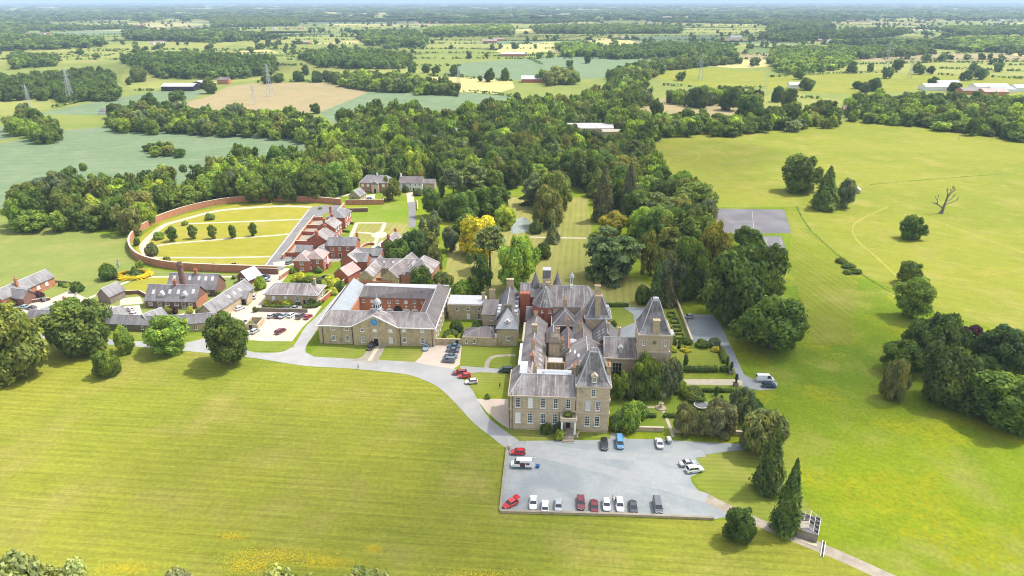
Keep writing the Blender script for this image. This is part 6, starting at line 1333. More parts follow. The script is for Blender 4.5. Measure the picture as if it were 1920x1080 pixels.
# far woods and hedgerow trees
PF = [light(s, 7, 90, .34, br=(.4, .6), core=.85) for s in range(210, 213)]
FW = [([(225, 112), (300, 103), (430, 104), (515, 112), (520, 132), (440, 142), (300, 140), (280, 126)], 'dk'), ([(560, 104), (610, 98), (700, 100), (770, 106), (765, 122), (680, 124), (600, 120)], 'dk'),
      ([(-60, 70), (180, 74), (200, 84), (60, 90), (-60, 92)], 'dk'), ([(230, 62), (400, 58), (520, 70), (400, 76), (240, 72)], 'dk2'), ([(0, 50), (45, 50), (45, 70), (0, 72)], 'dk2'), ([(670, 64), (780, 60), (800, 80), (790, 86), (690, 82)], 'dk'), ([(800, 54), (960, 50), (960, 62), (800, 66)], 'lt'), ([(1000, 52), (1150, 50), (1280, 54), (1270, 60), (1120, 61), (1010, 60)], 'md'),
      ([(1440, 44), (1550, 42), (1560, 52), (1440, 56)], 'dk2'), ([(1420, 66), (1560, 60), (1700, 58), (1680, 66), (1450, 76)], 'dk'), ([(1760, 54), (1960, 52), (1980, 60), (1800, 64)], 'dk'), ([(1450, 92), (1640, 90), (1700, 88), (1760, 96), (1640, 104), (1500, 116), (1450, 120)], 'md'), ([(1790, 78), (1960, 74), (1980, 92), (1800, 94)], 'lt'), ([(1130, 92), (1250, 84), (1370, 86), (1380, 104), (1260, 102), (1150, 106), (1110, 102)], 'dk'), ([(1040, 84), (1110, 84), (1130, 100), (1060, 102)], 'lt'), ([(395, 30), (560, 36), (560, 46), (400, 50)], 'md'), ([(1010, 140), (1080, 135), (1085, 150), (1020, 155)], 'ol'), ([(1440, 112), (1560, 104), (1600, 112), (1580, 124), (1470, 134)], 'lt'), ([(20, 105), (110, 108), (100, 118), (20, 124)], 'dk')]
far = []; r = random.Random(12)
for i, (p, c) in enumerate(FW):
    for x, y in poly_fill(p, 15 if min(q[1] for q in p) > 80 else 26, 6, 50 + i):
        k = 1 if min(q[1] for q in p) > 80 else 1.7; far.append((x, y, r.uniform(7, 10.5) * k, r.uniform(11, 18) * (1 if k == 1 else 1.25), LC[c] if r.random() < .7 else LC['md']))
for a, b in EDG:
    L = math.hypot(a[0] - b[0], a[1] - b[1]); ym = (a[1] + b[1]) / 2
    if ym < 1350: continue
    n = int(L / 40 * r.choice((.1, .3, .7, 1.2)))
    for _ in range(n): t = r.random(); far.append((a[0] + (b[0] - a[0]) * t + r.uniform(-4, 4), a[1] + (b[1] - a[1]) * t + r.uniform(-4, 4), r.uniform(5, 9), r.uniform(9, 16), LC[r.choice(('dk', 'dk2', 'md'))]))
for cell in WOODCELL:
    ym = cell[0][1]
    if ym < 1500 or ym > 9000 or any(abs(p[0]) > p[1] * .95 for p in cell): continue
    sp = 20 if ym < 3000 else 42
    for x, y in poly_fill(list(cell), sp, 0, int(ym), True):
        far.append((x, y, sp * r.uniform(.5, .72), r.uniform(12, 19), LC[r.choice(('dk', 'dk2', 'md'))]))
print('IND', len(IND), 'MASS', len(MASS), 'FAR', len(far))
instanced('distant_trees', far, PF, 'hedgerow trees and woods dotted over the distant farmland', 'distant trees')
# hazy distance: long wooded masses and hedged strips
hz = []
for _ in range(2300):
    y = 4200 * math.exp(r.uniform(0, 2.2)); x = r.uniform(-1, 1) * y * .82
    hz.append((x, y, r.uniform(.006, .022) * y, r.uniform(12, 26) * (y / 4000) ** .25, LC[r.choice(('dk', 'dk2', 'md', 'dk2'))]))
PH = [light(s, 5, 24, .5, br=(.4, .6), core=.95) for s in (220, 221)]
instanced('hazy_woods', hz, PH, 'blue hazy woods stretching to the horizon', 'distant woods')
# hedges
def hedge_strip(P, w, h, rng, dens=2.2, ls=.5):
    V, Q = [], []; pts = []
    for a, b in zip(P, P[1:]):
        L = math.hypot(b[0] - a[0], b[1] - a[1]); n = max(int(L * dens * (w + h)), 4); t = rng.uniform(0, 1, n); d = np.array([(b[0] - a[0]) / L, (b[1] - a[1]) / L]); nn = np.array([-d[1], d[0]])
        u = rng.uniform(-1, 1, n); top = rng.random(n) < w / (w + h); off = np.where(top, u * w / 2, np.sign(u) * w / 2); z = np.where(top, h, rng.uniform(.1, h, n))
        pts.append((np.stack([a[0] + (b[0] - a[0]) * t + nn[0] * off, a[1] + (b[1] - a[1]) * t + nn[1] * off, z + rng.normal(size=n) * .08 * h], 1), np.stack([nn[0] * np.sign(u) * ~top, nn[1] * np.sign(u) * ~top, top * 1.0 + .2], 1)))
    Pt = np.vstack([p[0] for p in pts]); N = np.vstack([p[1] for p in pts]) + rng.normal(size=(len(Pt), 3)) * .3
    return leaves(Pt, N, ls, rng)
def hedge(label, px, w, h, col, dens=5, ls=.32, name='hedge', group=None):
    rng = np.random.default_rng(len(label)); P = [G(*p) for p in px]; V, Q = hedge_strip(P, w, h, rng, dens, ls); n = len(Q)
    mb = MB()
    for a, b in zip(P, P[1:]):
        L = math.hypot(b[0] - a[0], b[1] - a[1]); d = ((b[0] - a[0]) / L, (b[1] - a[1]) / L); q = (-d[1] * w * .44, d[0] * w * .44)
        mb.prism([(a[0] - q[0], a[1] - q[1]), (b[0] - q[0], b[1] - q[1]), (b[0] + q[0], b[1] + q[1]), (a[0] + q[0], a[1] + q[1])], 0, h * .93)
    VV = np.array(mb.v); Q2 = np.array([f for f in mb.f if len(f) == 4]) + len(V)
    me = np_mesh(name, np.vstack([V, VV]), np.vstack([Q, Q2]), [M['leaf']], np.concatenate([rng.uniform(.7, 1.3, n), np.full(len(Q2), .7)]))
    o = link(name, me, None, (0, 0, 0), 0, None, LC[col]); return tag(o, label, 'hedge', group)
hedge('clipped dark hedge along the bottom of the croquet lawn', [(1264, 697), (1345, 697)], 1.4, 1.8, 'dk')
hedge('short clipped hedge between croquet lawn and black urns', [(1349, 697), (1370, 697)], 1.3, 1.8, 'dk')
hedge('clipped hedge across the end of the terrace lawn', [(1133, 575), (1178, 575)], 1.2, 1.5, 'dk')
hedge('low dark hedge below the white garden path', [(1300, 734), (1345, 735), (1375, 735)], 1.3, 1.1, 'dk')
hedge('dark hedge on the upper side of the oval table lawn', [(1212, 782), (1230, 782)], 1.2, 1.1, 'dk')
hedge('dark hedge right of the garden gate path', [(1244, 782), (1285, 783)], 1.2, 1.1, 'dk')
hedge('clipped hedge left of the lodge path', [(492, 577), (558, 578)], 1.2, 1.2, 'dk')
hedge('clipped hedge curving round the lodge corner', [(567, 578), (592, 577), (604, 568), (612, 556), (626, 544)], 1.2, 1.2, 'dk')
hedge('dark clipped hedge beside the garden parking drive', [(1348, 656), (1357, 682)], 1.0, 1.2, 'dk')
for i, (x, y) in enumerate(((1258, 592), (1264, 603), (1268, 618), (1273, 632))):
    lab_ = ('topmost', 'second', 'third', 'bottom')[i]; k = 6 + .8 * i
    hedge(lab_ + ' square box-hedged bed of the parterre column', [(x - k, y - 4), (x + k, y - 4), (x + k + 1.5, y + 4), (x - k + 1.5, y + 4), (x - k, y - 4)], .55, .8, 'md', 9, .2, 'box_hedge', 'box-hedged beds of the parterre')
hedge('dark hedge line beside the street house gardens', [(643, 415), (663, 421)], .9, 1.1, 'dk'); hedge('dark hedge in front of the village street gardens', [(628, 433), (655, 436)], .9, 1.1, 'dk')
hedge('scrubby dark line of grass along the meadow ditch', [(1494, 386), (1502, 405), (1520, 432), (1545, 455), (1566, 474), (1580, 484)], 1.0, .1, 'lt', 2, .35, 'ditch_grass'); hedge('dark grassy ditch running down behind the scrub bushes', [(1610, 510), (1640, 530), (1690, 558), (1750, 585)], .8, .1, 'lt', 3, .4, 'ditch_grass')
hedge('faint grassy ditch across the upper meadow', [(1632, 346), (1700, 340), (1800, 332), (1920, 323), (1990, 320)], 1.2, .12, 'br', 2, .4, 'ditch_grass')
FH = [[(100, 203), (190, 182)], [(245, 170), (293, 170)], [(480, 155), (540, 152), (640, 155)], [(870, 172), (920, 176)], [(925, 176), (965, 182)], [(830, 140), (880, 147), (960, 152)], [(800, 143), (870, 144)], [(0, 112), (120, 108), (210, 104)], [(1440, 145), (1560, 138), (1680, 136)], [(1750, 128), (1920, 134)], [(1755, 140), (1920, 148)], [(1560, 122), (1740, 118)], [(1660, 118), (1920, 116)], [(1380, 166), (1440, 166)], [(1465, 180), (1540, 186)], [(560, 108), (500, 104)], [(430, 95), (300, 100), (200, 96)], [(900, 106), (1040, 104)], [(600, 92), (780, 90)], [(1240, 160), (1300, 163)]]
rg = np.random.default_rng(8); VV, QQ, b = [], [], 0
for p in FH:
    P = [G(*q) for q in p]; V, Q = hedge_strip(P, 3, 2.4, rg, .12, 2.6); VV.append(V); QQ.append(Q + b); b += len(V)
for a, c in EDG:
    if a[1] < 1300 or a[1] > 3600 or rg.random() < .25: continue
    V, Q = hedge_strip([a, c], 3.5, 2.4, rg, .05, 3.6); VV.append(V); QQ.append(Q + b); b += len(V)
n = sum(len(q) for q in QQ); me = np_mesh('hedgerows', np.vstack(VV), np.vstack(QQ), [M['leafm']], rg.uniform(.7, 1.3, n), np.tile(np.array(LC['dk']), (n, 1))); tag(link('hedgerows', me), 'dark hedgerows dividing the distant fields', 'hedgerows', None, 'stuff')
# ================================================================ vehicles
def loft(secs, m=0):
    """secs = [(x, [(y, z), ...half profile bottom to top])]; mirrored about y = 0"""
    mb = MB(); rows = []
    for x, pr in secs: rows.append([(x, -y, z) for y, z in pr] + [(x, y, z) for y, z in reversed(pr)])
    n = len(rows[0]); v = [p for r in rows for p in r]; fs = []
    for k in range(len(rows) - 1):
        for i in range(n):
            j = (i + 1) % n; fs.append((k * n + i, k * n + j, k * n + n + j, k * n + n + i))
    fs.append(tuple(range(n))); fs.append(tuple(range((len(rows) - 1) * n, len(rows) * n))[::-1])
    mb.add(v, fs, m); return mb
_cars = {}
def car_meshes(kind):
    if kind in _cars: return _cars[kind]
    #        L    W    H    hood  boot  screen rake, rear rake, belt, windows
    sp = dict(hatch=(4.0, 1.76, 1.48, 1.05, .12, .62, .40, .92), saloon=(4.6, 1.82, 1.44, 1.25, .85, .70, .62, .90), estate=(4.7, 1.84, 1.50, 1.2, .10, .70, .45, .92), suv=(4.5, 1.90, 1.70, 1.15, .10, .55, .35, 1.05), van=(5.4, 2.0, 2.35, .75, .02, .65, .06, 1.30), camper=(4.9, 1.95, 1.98, .65, .02, .6, .12, 1.15), smallvan=(4.5, 1.85, 1.85, .9, .02, .6, .08, 1.12))[kind]
    L, Wd, H, hood, boot, rs, rr, belt = sp; h = L / 2; w = Wd / 2; lo = .22; P = {}
    pr = lambda k, zt, zb=lo: [(w * k * .90, zb), (w * k, zb + .18), (w * k, zt - .14), (w * k * .92, zt)]
    hz_ = belt - .12; bz = belt - .02
    B = loft([(-h, pr(.88, belt - .14, .42)), (-h + .12, pr(.96, bz - .04, .30)), (-h + boot + .1, pr(1, bz)), (-.2, pr(1, belt)), (h - hood, pr(1, belt)), (h - hood + .25, pr(.99, hz_ + .06)), (h - .35, pr(.95, hz_ - .08, .28)), (h - .08, pr(.86, hz_ - .20, .34)), (h, pr(.74, hz_ - .32, .40))])
    x0, x1 = -h + boot + .06, h - hood; t0, t1 = x0 + rr, x1 - rs; wr = w * .76; wb = w * .90; zr = H
    # roof and pillars
    B.rings([(t0 - .03, t1 + .03, -wr, wr, zr - .07), (t0 + .05, t1 - .05, -wr + .08, wr - .08, zr)])
    for s in (-1, 1):
        B.tube((x1, s * wb, belt - .05), (t1, s * wr, zr - .05), .045, .04, 4); B.tube((x0, s * wb, belt - .05), (t0, s * wr, zr - .05), .07, .06, 4); B.tube(((x0 + x1) / 2, s * (wb + .01), belt - .05), ((t0 + t1) / 2, s * (wr + .01), zr - .05), .05, .04, 4)
        B.tube((x1 - .25, s * (w - .02), belt + .02), (x1 - .3, s * (w + .17), belt + .08), .07, .09, 5)
    if kind in ('van', 'smallvan'):      # panelled sides behind the cab
        for s in (-1, 1):
            q = [(x0 + .02, wb + .012, belt - .06), (x1 - 1.55, wb + .012, belt - .06), (x1 - 1.55, wr + .03, zr - .04), (t0, wr + .03, zr - .04)]; q = [(a, s * b, c) for a, b, c in q]; q2 = [(a, b - s * .06, c) for a, b, c in q]
            B.add(q + q2, [(0, 1, 2, 3), (7, 6, 5, 4), (0, 4, 5, 1), (1, 5, 6, 2), (2, 6, 7, 3), (3, 7, 4, 0)])
    P['body'] = B.mesh('body', M['paint'])
    def pane(q, d):
        m_ = MB(); q2 = [tuple(a - b for a, b in zip(p, d)) for p in q]; m_.add(list(q) + q2, [(0, 1, 2, 3), (7, 6, 5, 4), (0, 4, 5, 1), (1, 5, 6, 2), (2, 6, 7, 3), (3, 7, 4, 0)]); return m_.mesh('pane', M['carglass'])
    P['windscreen'] = pane([(x1, -wb, belt - .04), (x1, wb, belt - .04), (t1, wr, zr - .07), (t1, -wr, zr - .07)], (.04, 0, .03))
    P['rear_window'] = pane([(x0, wb, belt - .04), (x0, -wb, belt - .04), (t0, -wr, zr - .07), (t0, wr, zr - .07)], (-.04, 0, .03))
    P['side_window'] = [pane([(x0, s * wb, belt - .05), (x1, s * wb, belt - .05), (t1, s * wr, zr - .07), (t0, s * wr, zr - .07)], (0, s * .04, 0)) for s in (-1, 1)]
    wm = MB(); wm.tube((0, -.11, 0), (0, .11, 0), .33, .33, 12); wm = wm.mesh('wheel', M['rubber']); hb_ = MB(); hb_.tube((0, -.125, 0), (0, .125, 0), .2, .2, 8)
    P['wheel'] = wm; P['rim'] = hb_.mesh('rim', M['chrome']); P['wp'] = [(sx, s * (w - .10), .33) for sx in (-h + .85, h - .85) for s in (-1, 1)]
    hl = MB(); hl.box(-.16, .06, -.2, .2, -.07, .07); P['headlight'] = hl.mesh('headlight', M['lens']); P['hp'] = [(h - .10, s * w * .62, hz_ - .26) for s in (-1, 1)]
    tl = MB(); tl.box(-.05, .10, -.13, .13, -.12, .12); P['taillight'] = tl.mesh('taillight', M['redlens']); P['tp'] = [(-h - .0, s * w * .72, belt - .26) for s in (-1, 1)]
    P['plate'] = MB().box(-.02, .02, -.26, .26, -.06, .06).mesh('number_plate', M['white']); P['pp'] = [(h + .01, 0, .48), (-h - .01, 0, .60)]
    _cars[kind] = P; return P
def car(kind, px, py, head, col, label, group='parked cars', cat=None, roofcol=None):
    """head: direction of the nose in the estate frame, degrees (0 right, 90 away, 180 left, 270 to the camera)"""
    x, y = G(px, py, .5); P = car_meshes(kind); nm = dict(van='delivery_van', smallvan='small_van', camper='camper_van').get(kind, 'parked_car')
    o = empty(nm, (x, y, .08), A + R_(head), label, cat or ('van' if 'van' in kind or kind == 'camper' else 'car'), group)
    link('body', P['body'], o, col=col); link('windscreen', P['windscreen'], o); link('rear_window', P['rear_window'], o)
    for m_ in P['side_window']: link('side_window', m_, o)
    for p in P['wp']: q = link('wheel', P['wheel'], o, p); link('rim', P['rim'], q)
    for p in P['hp']: link('headlight', P['headlight'], o, p)
    for p in P['tp']: link('taillight', P['taillight'], o, p)
    for p in P['pp']: link('number_plate', P['plate'], o, p)
    return o
WH, SI, BK, GR, DG, RD, DR, BL, DB, BU = (.72, .73, .73), (.38, .40, .42), (.012, .012, .014), (.16, .17, .185), (.05, .055, .065), (.50, .015, .02), (.16, .012, .02), (.10, .28, .48), (.02, .04, .10), (.12, .01, .03)
cp = 'cars on the gravel car park'
car('hatch', 971, 848, 183, RD, 'red hatchback parked above the white van at the car park left side', cp)
vn = car('van', 978, 872, 180, WH, 'white van with its side door open and blue box behind it', cp)
MB().box(-.9, .35, .88, 1.01, .45, 1.75).build('open_doorway', M['interior'], vn); MB().box(-2.0, -1.1, .93, 1.0, 1.25, 1.75).build('side_window', M['carglass'], vn)
MB().box(-2.65, 2.3, .985, 1.02, .25, .55).build('sill_stripe', plain('dark_green_trim', (.02, .12, .11), .5), vn); MB().box(-3.5, -2.72, -1.0, -.94, .5, 2.2).box(-3.4, -2.72, .94, 1.0, .5, 2.2).build('rear_door', M['white'], vn)
rc = car('hatch', 957, 945, 222, (.55, .02, .02), 'red car parked diagonally in the corner with its hatch raised', cp); MB().box(-2.5, -1.3, -.75, .75, 1.55, 1.62).build('tailgate', M['redlens'], rc)
for kd, x, y, hd, c, l in (('saloon', 1000, 943, 270, WH, 'white saloon first in the front row after the red diagonal car'), ('hatch', 1022, 949, 90, WH, 'small white hatchback with its tail to the low wall'), ('saloon', 1047, 947, 90, SI, 'silver saloon third of the front row'),
    ('estate', 1089, 943, 270, DR, 'dark red people carrier facing the low wall'), ('saloon', 1114, 949, 90, DR, 'dark red car with its tail to the low wall'), ('hatch', 1137, 947, 270, WH, 'pale hatchback beside the standing people'), ('estate', 1162, 947, 270, WH, 'white estate with an open door beside the people'), ('saloon', 1187, 950, 90, DG, 'dark grey saloon between white estate and grey van'), ('camper', 1233, 950, 270, (.12, .125, .135), 'grey van at the right end of the front row'),
    ('suv', 1133, 834, 270, BK, 'black off-roader in front of the entrance tower'), ('camper', 1162, 831, 270, BL, 'light blue camper van beside the black off-roader'), ('saloon', 1236, 831, 90, WH, 'white car with dark rear window beside the little trailer'), ('saloon', 1290, 869, 14, SI, 'silver saloon behind the white one at the car park right edge'), ('suv', 1302, 881, 14, WH, 'white off-roader with dark roof glass at the car park right edge')):
    car(kd, x, y, hd, c, l, cp)
for kd, x, y, hd, c, l in (('van', 1434, 712, 0, WH, 'white van parked at the end of the garden drive'), ('suv', 1442, 723, -4, DB, 'dark blue off-roader beside the white van on the garden drive'), ('hatch', 1291, 594, 180, SI, 'silver hatchback in the corner of the garden parking')): car(kd, x, y, hd, c, l, 'cars by the garden drive')
for kd, x, y, hd, c, l in (('suv', 696, 650, 262, BK, 'black car beside the clock block door'), ('saloon', 799, 651, 268, (.25, .33, .42), 'blue-silver car at the clock block right corner'), ('saloon', 851, 649, 175, (.10, .17, .22), 'topmost dark blue car of the four in a column'), ('saloon', 849, 657, 175, (.10, .11, .15), 'second dark car of the four in a column'), ('saloon', 845, 668, 172, (.05, .11, .13), 'third, greenish car of the four in a column'), ('smallvan', 841, 676, 175, (.12, .15, .18), 'grey van at the bottom of the column of four'),
    ('estate', 862, 699, 185, (.25, .02, .03), 'dark red car with black roof nearest the drive curve'), ('hatch', 871, 705, 190, RD, 'bright red hatchback between two other red cars'), ('hatch', 884, 716, 192, (.62, .60, .60), 'white car with red roof lowest of the three on the curve'), ('smallvan', 948, 695, 180, (.02, .04, .05), 'black van at the end of the lane beside the manor')): car(kd, x, y, hd, c, l, 'cars near the clock block')
for kd, x, y, hd, c, l in (('hatch', 534, 580, 180, DG, 'dark car parked above the stone wall under the lodge hedge'), ('hatch', 522, 592, 70, BK, 'black hatchback first of four against the yard wall'), ('saloon', 532, 592, 70, (.3, .36, .42), 'blue-grey saloon second of four against the yard wall'), ('hatch', 547, 591, 72, WH, 'white car third of four against the yard wall'), ('suv', 564, 593, 72, (.12, .1, .1), 'dark bronze car last of four against the yard wall'),
    ('hatch', 578, 594, 74, (.35, .02, .03), 'red car at the right end of the yard wall row'), ('hatch', 510, 592, 70, SI, 'silver car at the left end of the yard wall row'), ('saloon', 465, 603, 66, SI, 'silver car at the yard entrance beside the grey hedge bushes'), ('saloon', 552, 578, 178, (.3, .31, .33), 'grey car above the stone wall right of the dark one'), ('estate', 475, 611, 68, (.04, .02, .04), 'dark plum car left of the roofless bin store'), ('hatch', 478, 621, 75, (.4, .44, .45), 'pale silver car nearest the bin store'), ('estate', 526, 621, 66, (.16, .015, .03), 'maroon car right of the bin store'), ('hatch', 450, 578, 60, WH, 'white car outside the slate garage'), ('suv', 476, 556, 105, (.55, .56, .57), 'white car half hidden behind the garage'), ('saloon', 497, 519, 175, DB, 'dark blue car beside the open-sided building'), ('saloon', 498, 525, 172, (.35, .42, .48), 'pale blue car beside the open-sided building'),
    ('estate', 544, 492, 65, GR, 'grey car on the cream bay of the village street'), ('hatch', 608, 521, 170, BK, 'black car in the cottage yard'), ('estate', 58, 562, 165, (.68, .72, .75), 'white car in the far left cottage yard'), ('hatch', 79, 562, 160, (.03, .07, .07), 'dark green car in the far left cottage yard'), ('saloon', 45, 576, 180, (.30, .42, .40), 'pale green car behind the huge yellow-green tree'), ('hatch', 59, 578, 170, DG, 'dark car behind the huge yellow-green tree'), ('hatch', 91, 535, 20, (.03, .03, .12), 'navy car at the end of the far left cottage'), ('hatch', 243, 580, 150, (.5, .58, .66), 'white and blue car between the slate wings'), ('hatch', 248, 589, 160, (.6, .65, .7), 'white car between the slate wings'), ('hatch', 691, 373, 200, (.16, .2, .34), 'blue car on the country house forecourt'), ('saloon', 631, 443, 180, GR, 'grey car behind the three-bay brick house')): car(kd, x, y, hd, c, l, 'cars in the village and yard')
# little trailer
x, y = G(1254, 828, .3); o = empty('trailer', (x, y, .1), A + R_(96), 'small grey box trailer beside the white car', 'trailer')
MB().rings([(-.9, .9, -.55, .55, .5), (-.95, .95, -.6, .6, 1.2)]).build('box', M['steel'], o); MB().rings([(-.97, .97, -.62, .62, 1.2), (-.8, .8, -.5, .5, 1.42)]).build('cover', M['sheet'], o); MB().tube((.9, 0, .45), (1.9, 0, .4), .05, .05, 5).build('drawbar', M['black'], o)
for s in (-1, 1): MB().tube((0, s * .66 - .07, .3), (0, s * .66 + .07, .3), .28, .28, 10).build('wheel', M['rubber'], o)
x, y = G(1008, 875, .3); o = empty('storage_box', (x, y, .1), A, 'blue plastic box on the gravel behind the white van', 'box'); MB().rings([(-.4, .4, -.3, .3, 0), (-.48, .48, -.36, .36, .62)]).build('tub', plain('blue_plastic', (.03, .12, .33), .5), o); MB().box(-.52, .52, -.4, .4, .62, .7).build('lid', plain('dark_blue_plastic', (.02, .08, .22), .5), o)
# ================================================================ people
def person(px, py, face, top, leg, label, h=1.72, walk=.15):
    x, y = G(px, py); o = empty('person', (x, y, .1), A + R_(face), label, 'person', None)
    k = h / 1.72
    def skin(name, vs, es, rs, mat, col=None, sub=1):
        me = bpy.data.meshes.new(name); me.from_pydata([Vector(v) * k for v in vs], es, []); me.materials.append(mat); ob = link(name, me, o, col=col)
        md = ob.modifiers.new('skin', 'SKIN')
        for i, r_ in enumerate(rs): me.skin_vertices[0].data[i].radius = (r_[0] * k, r_[1] * k) if isinstance(r_, tuple) else (r_ * k, r_ * k)
        me.skin_vertices[0].data[0].use_root = True; ob.modifiers.new('sub', 'SUBSURF').levels = sub; ob.modifiers['sub'].render_levels = sub; return ob
    def skin_(name, vs, es, rs, mat, col=None):
        me = bpy.data.meshes.new(name); me.from_pydata([Vector(v) * k for v in vs], es, []); me.materials.append(mat); ob = link(name, me, o, col=col)
        ob.modifiers.new('skin', 'SKIN')
        if not me.skin_vertices: 
            import bmesh
            bm = bmesh.new(); bm.from_mesh(me); bm.verts.layers.skin.verify(); bm.to_mesh(me); bm.free()
        for i, r_ in enumerate(rs): me.skin_vertices[0].data[i].radius = (r_[0] * k, r_[1] * k) if isinstance(r_, tuple) else (r_ * k, r_ * k)
        me.skin_vertices[0].data[0].use_root = True
        s_ = ob.modifiers.new('sub', 'SUBSURF'); s_.levels = 1; s_.render_levels = 1; return ob
    w = walk
    skin_('body', [(0, 0, .92), (0, 0, 1.15), (0, 0, 1.38), (0, 0, 1.5), (.02, 0, 1.62), (.03, 0, 1.71), (0, .2, 1.36), (.02, .25, 1.1), (.12, .24, .88), (.15, .24, .80), (0, -.2, 1.36), (-.02, -.25, 1.1), (.08, -.24, .88), (.11, -.24, .80), (0, .09, .88), (w, .1, .48), (w * .8, .1, .06), (w * .8 + .17, .1, .03), (0, -.09, .88), (-w, -.1, .48), (-w * 1.4, -.1, .06), (-w * 1.4 + .17, -.1, .03)],
          [(0, 1), (1, 2), (2, 3), (3, 4), (4, 5), (2, 6), (6, 7), (7, 8), (8, 9), (2, 10), (10, 11), (11, 12), (12, 13), (0, 14), (14, 15), (15, 16), (16, 17), (0, 18), (18, 19), (19, 20), (20, 21)],
          [(.13, .15), (.12, .14), (.12, .17), .05, (.10, .085), .07, .055, .042, .034, .028, .055, .042, .034, .028, .085, .06, .045, .035, .085, .06, .045, .035], M['skin'])
    skin_('shirt', [(0, 0, .98), (0, 0, 1.2), (0, 0, 1.4), (0, .2, 1.37), (.02, .26, 1.12), (0, -.2, 1.37), (-.02, -.26, 1.12)], [(0, 1), (1, 2), (2, 3), (3, 4), (2, 5), (5, 6)], [(.15, .17), (.145, .165), (.14, .19), .075, .062, .075, .062], M['cloth'], top)
    skin_('trousers', [(0, 0, .95), (0, .09, .86), (w, .1, .48), (w * .8, .1, .12), (0, -.09, .86), (-w, -.1, .48), (-w * 1.4, -.1, .12)], [(0, 1), (1, 2), (2, 3), (0, 4), (4, 5), (5, 6)], [(.14, .16), .10, .078, .065, .10, .078, .065], M['cloth'], leg)
    MB().lathe([(.0, 1.80 * k), (.06 * k, 1.79 * k), (.10 * k, 1.73 * k), (.105 * k, 1.66 * k), (.08 * k, 1.60 * k)][::-1], 10, (-.015 * k, 0)).build('hair', M['hair'], o)
    return o
person(1148, 941, 200, (.6, .6, .58), (.05, .07, .12), 'person in a pale top standing between the two white cars'); person(1154, 944, 20, (.03, .03, .04), (.03, .03, .04), 'person in black beside the open car door')
person(1289, 605, 270, (.45, .05, .05), (.05, .06, .1), 'person in a red top beside the long garden wall'); person(672, 692, 180, (.05, .06, .09), (.03, .03, .03), 'person in dark clothes walking on the drive verge')
person(937, 727, 90, (.04, .05, .08), (.03, .03, .03), 'person in dark clothes on the small lawn beside the manor')

# ================================================================ walls, garden things, posts
def wall_run(label, px, h, t, m, name='garden_wall', cope='trim', closed=False, world=False, k=5, cat='wall'):
    P = smooth([G(*p) for p in px], k) if k > 1 else [G(*p) for p in px]
    def strip(w, z0, z1):
        mb = MB(); L, R2 = [], []
        for i, p in enumerate(P):
            a = P[max(i - 1, 0)]; b = P[min(i + 1, len(P) - 1)]; d = Vector((b[0] - a[0], b[1] - a[1])).normalized()
            L.append((p[0] - d.y * w / 2, p[1] + d.x * w / 2)); R2.append((p[0] + d.y * w / 2, p[1] - d.x * w / 2))
        n = len(P); v = [(x, y, z0) for x, y in L] + [(x, y, z0) for x, y in R2] + [(x, y, z1) for x, y in L] + [(x, y, z1) for x, y in R2]; fs = []
        for i in range(n - 1): fs += [(2 * n + i, 3 * n + i, 3 * n + i + 1, 2 * n + i + 1), (i, 2 * n + i, 2 * n + i + 1, i + 1), (n + i, n + i + 1, 3 * n + i + 1, 3 * n + i)]
        fs += [(0, n, 3 * n, 2 * n), (n - 1, 3 * n - 1, 4 * n - 1, 2 * n - 1)]
        mb.add(v, fs); return mb
    o = strip(t, -.3, h).build(name, M[m]); tag(o, label, cat)
    if cope: strip(t + .16, h, h + .12).build('coping', M[cope], o)
    return o
wall_run('great curved brick wall enclosing the walled garden', wall_px, 3.4, .7, 'brick2')
wall_run('brick wall between the village top and the country house', [(648, 384), (720, 383), (718, 374)], 2.8, .5, 'brick2', k=1)
wall_run('lower old brick wall in the rough grass behind the street', [(640, 398), (690, 397)], 2.2, .5, 'dkbrick', k=1)
wall_run('short pale wall running down from the village archway', [(638, 398), (646, 388)], 2.4, .5, 'brick2', k=1)
wall_run('dark brick wall beside the village lane entrance', [(482, 513), (522, 514)], 2.6, .5, 'dkbrick', k=1)
wall_run('pinkish brick wall along the lane beside the villas', [(525, 525), (552, 506)], 1.8, .4, 'brick2', k=1)
wall_run('orange brick garden wall slanting behind the lodge', [(600, 572), (622, 553), (645, 533), (649, 524)], 2.0, .4, 'brick')
wall_run('crenellated brick street wall stepping along the back gardens', [(530, 486), (548, 466), (566, 440), (582, 420), (590, 410)], 1.9, .4, 'brick')
for i, p in enumerate(([(537, 480), (556, 481)], [(552, 458), (578, 459)], [(565, 440), (590, 441)], [(574, 428), (600, 428)], [(585, 414), (606, 413)])):
    wall_run(('lowest', 'second lowest', 'middle', 'second highest', 'highest')[i] + ' brick wall dividing the street back gardens', p, 1.9, .35, 'brick', k=1)
wall_run('curved red brick wall at the bottom of the village lawn', [(675, 469), (683, 462), (695, 459), (702, 460)], 1.2, .4, 'brick')
wall_run('long stone wall between parterre and garden parking', [(1266, 562), (1276, 588), (1286, 615), (1297, 645)], 1.6, .5, 'stone2')
wall_run('low stone garden wall left of the gate above the car park', [(1163, 807), (1244, 809)], 1.3, .5, 'stone2', k=1)
wall_run('low stone garden wall right of the gate above the car park', [(1262, 811), (1330, 813), (1395, 817)], 1.3, .5, 'stone2', k=1)
wall_run('low stone retaining wall along the bottom of the car park', [(938, 961), (1130, 966), (1338, 974)], .6, .5, 'stone2', 'retaining_wall', 'flags')
wall_run('low stone kerb wall down the left side of the car park', [(951, 840), (944, 900), (938, 960)], .45, .4, 'stone2', 'retaining_wall', 'flags')
wall_run('white rail wall along the village lane', [(782, 378), (783, 395)], 1.0, .3, 'render', k=1)
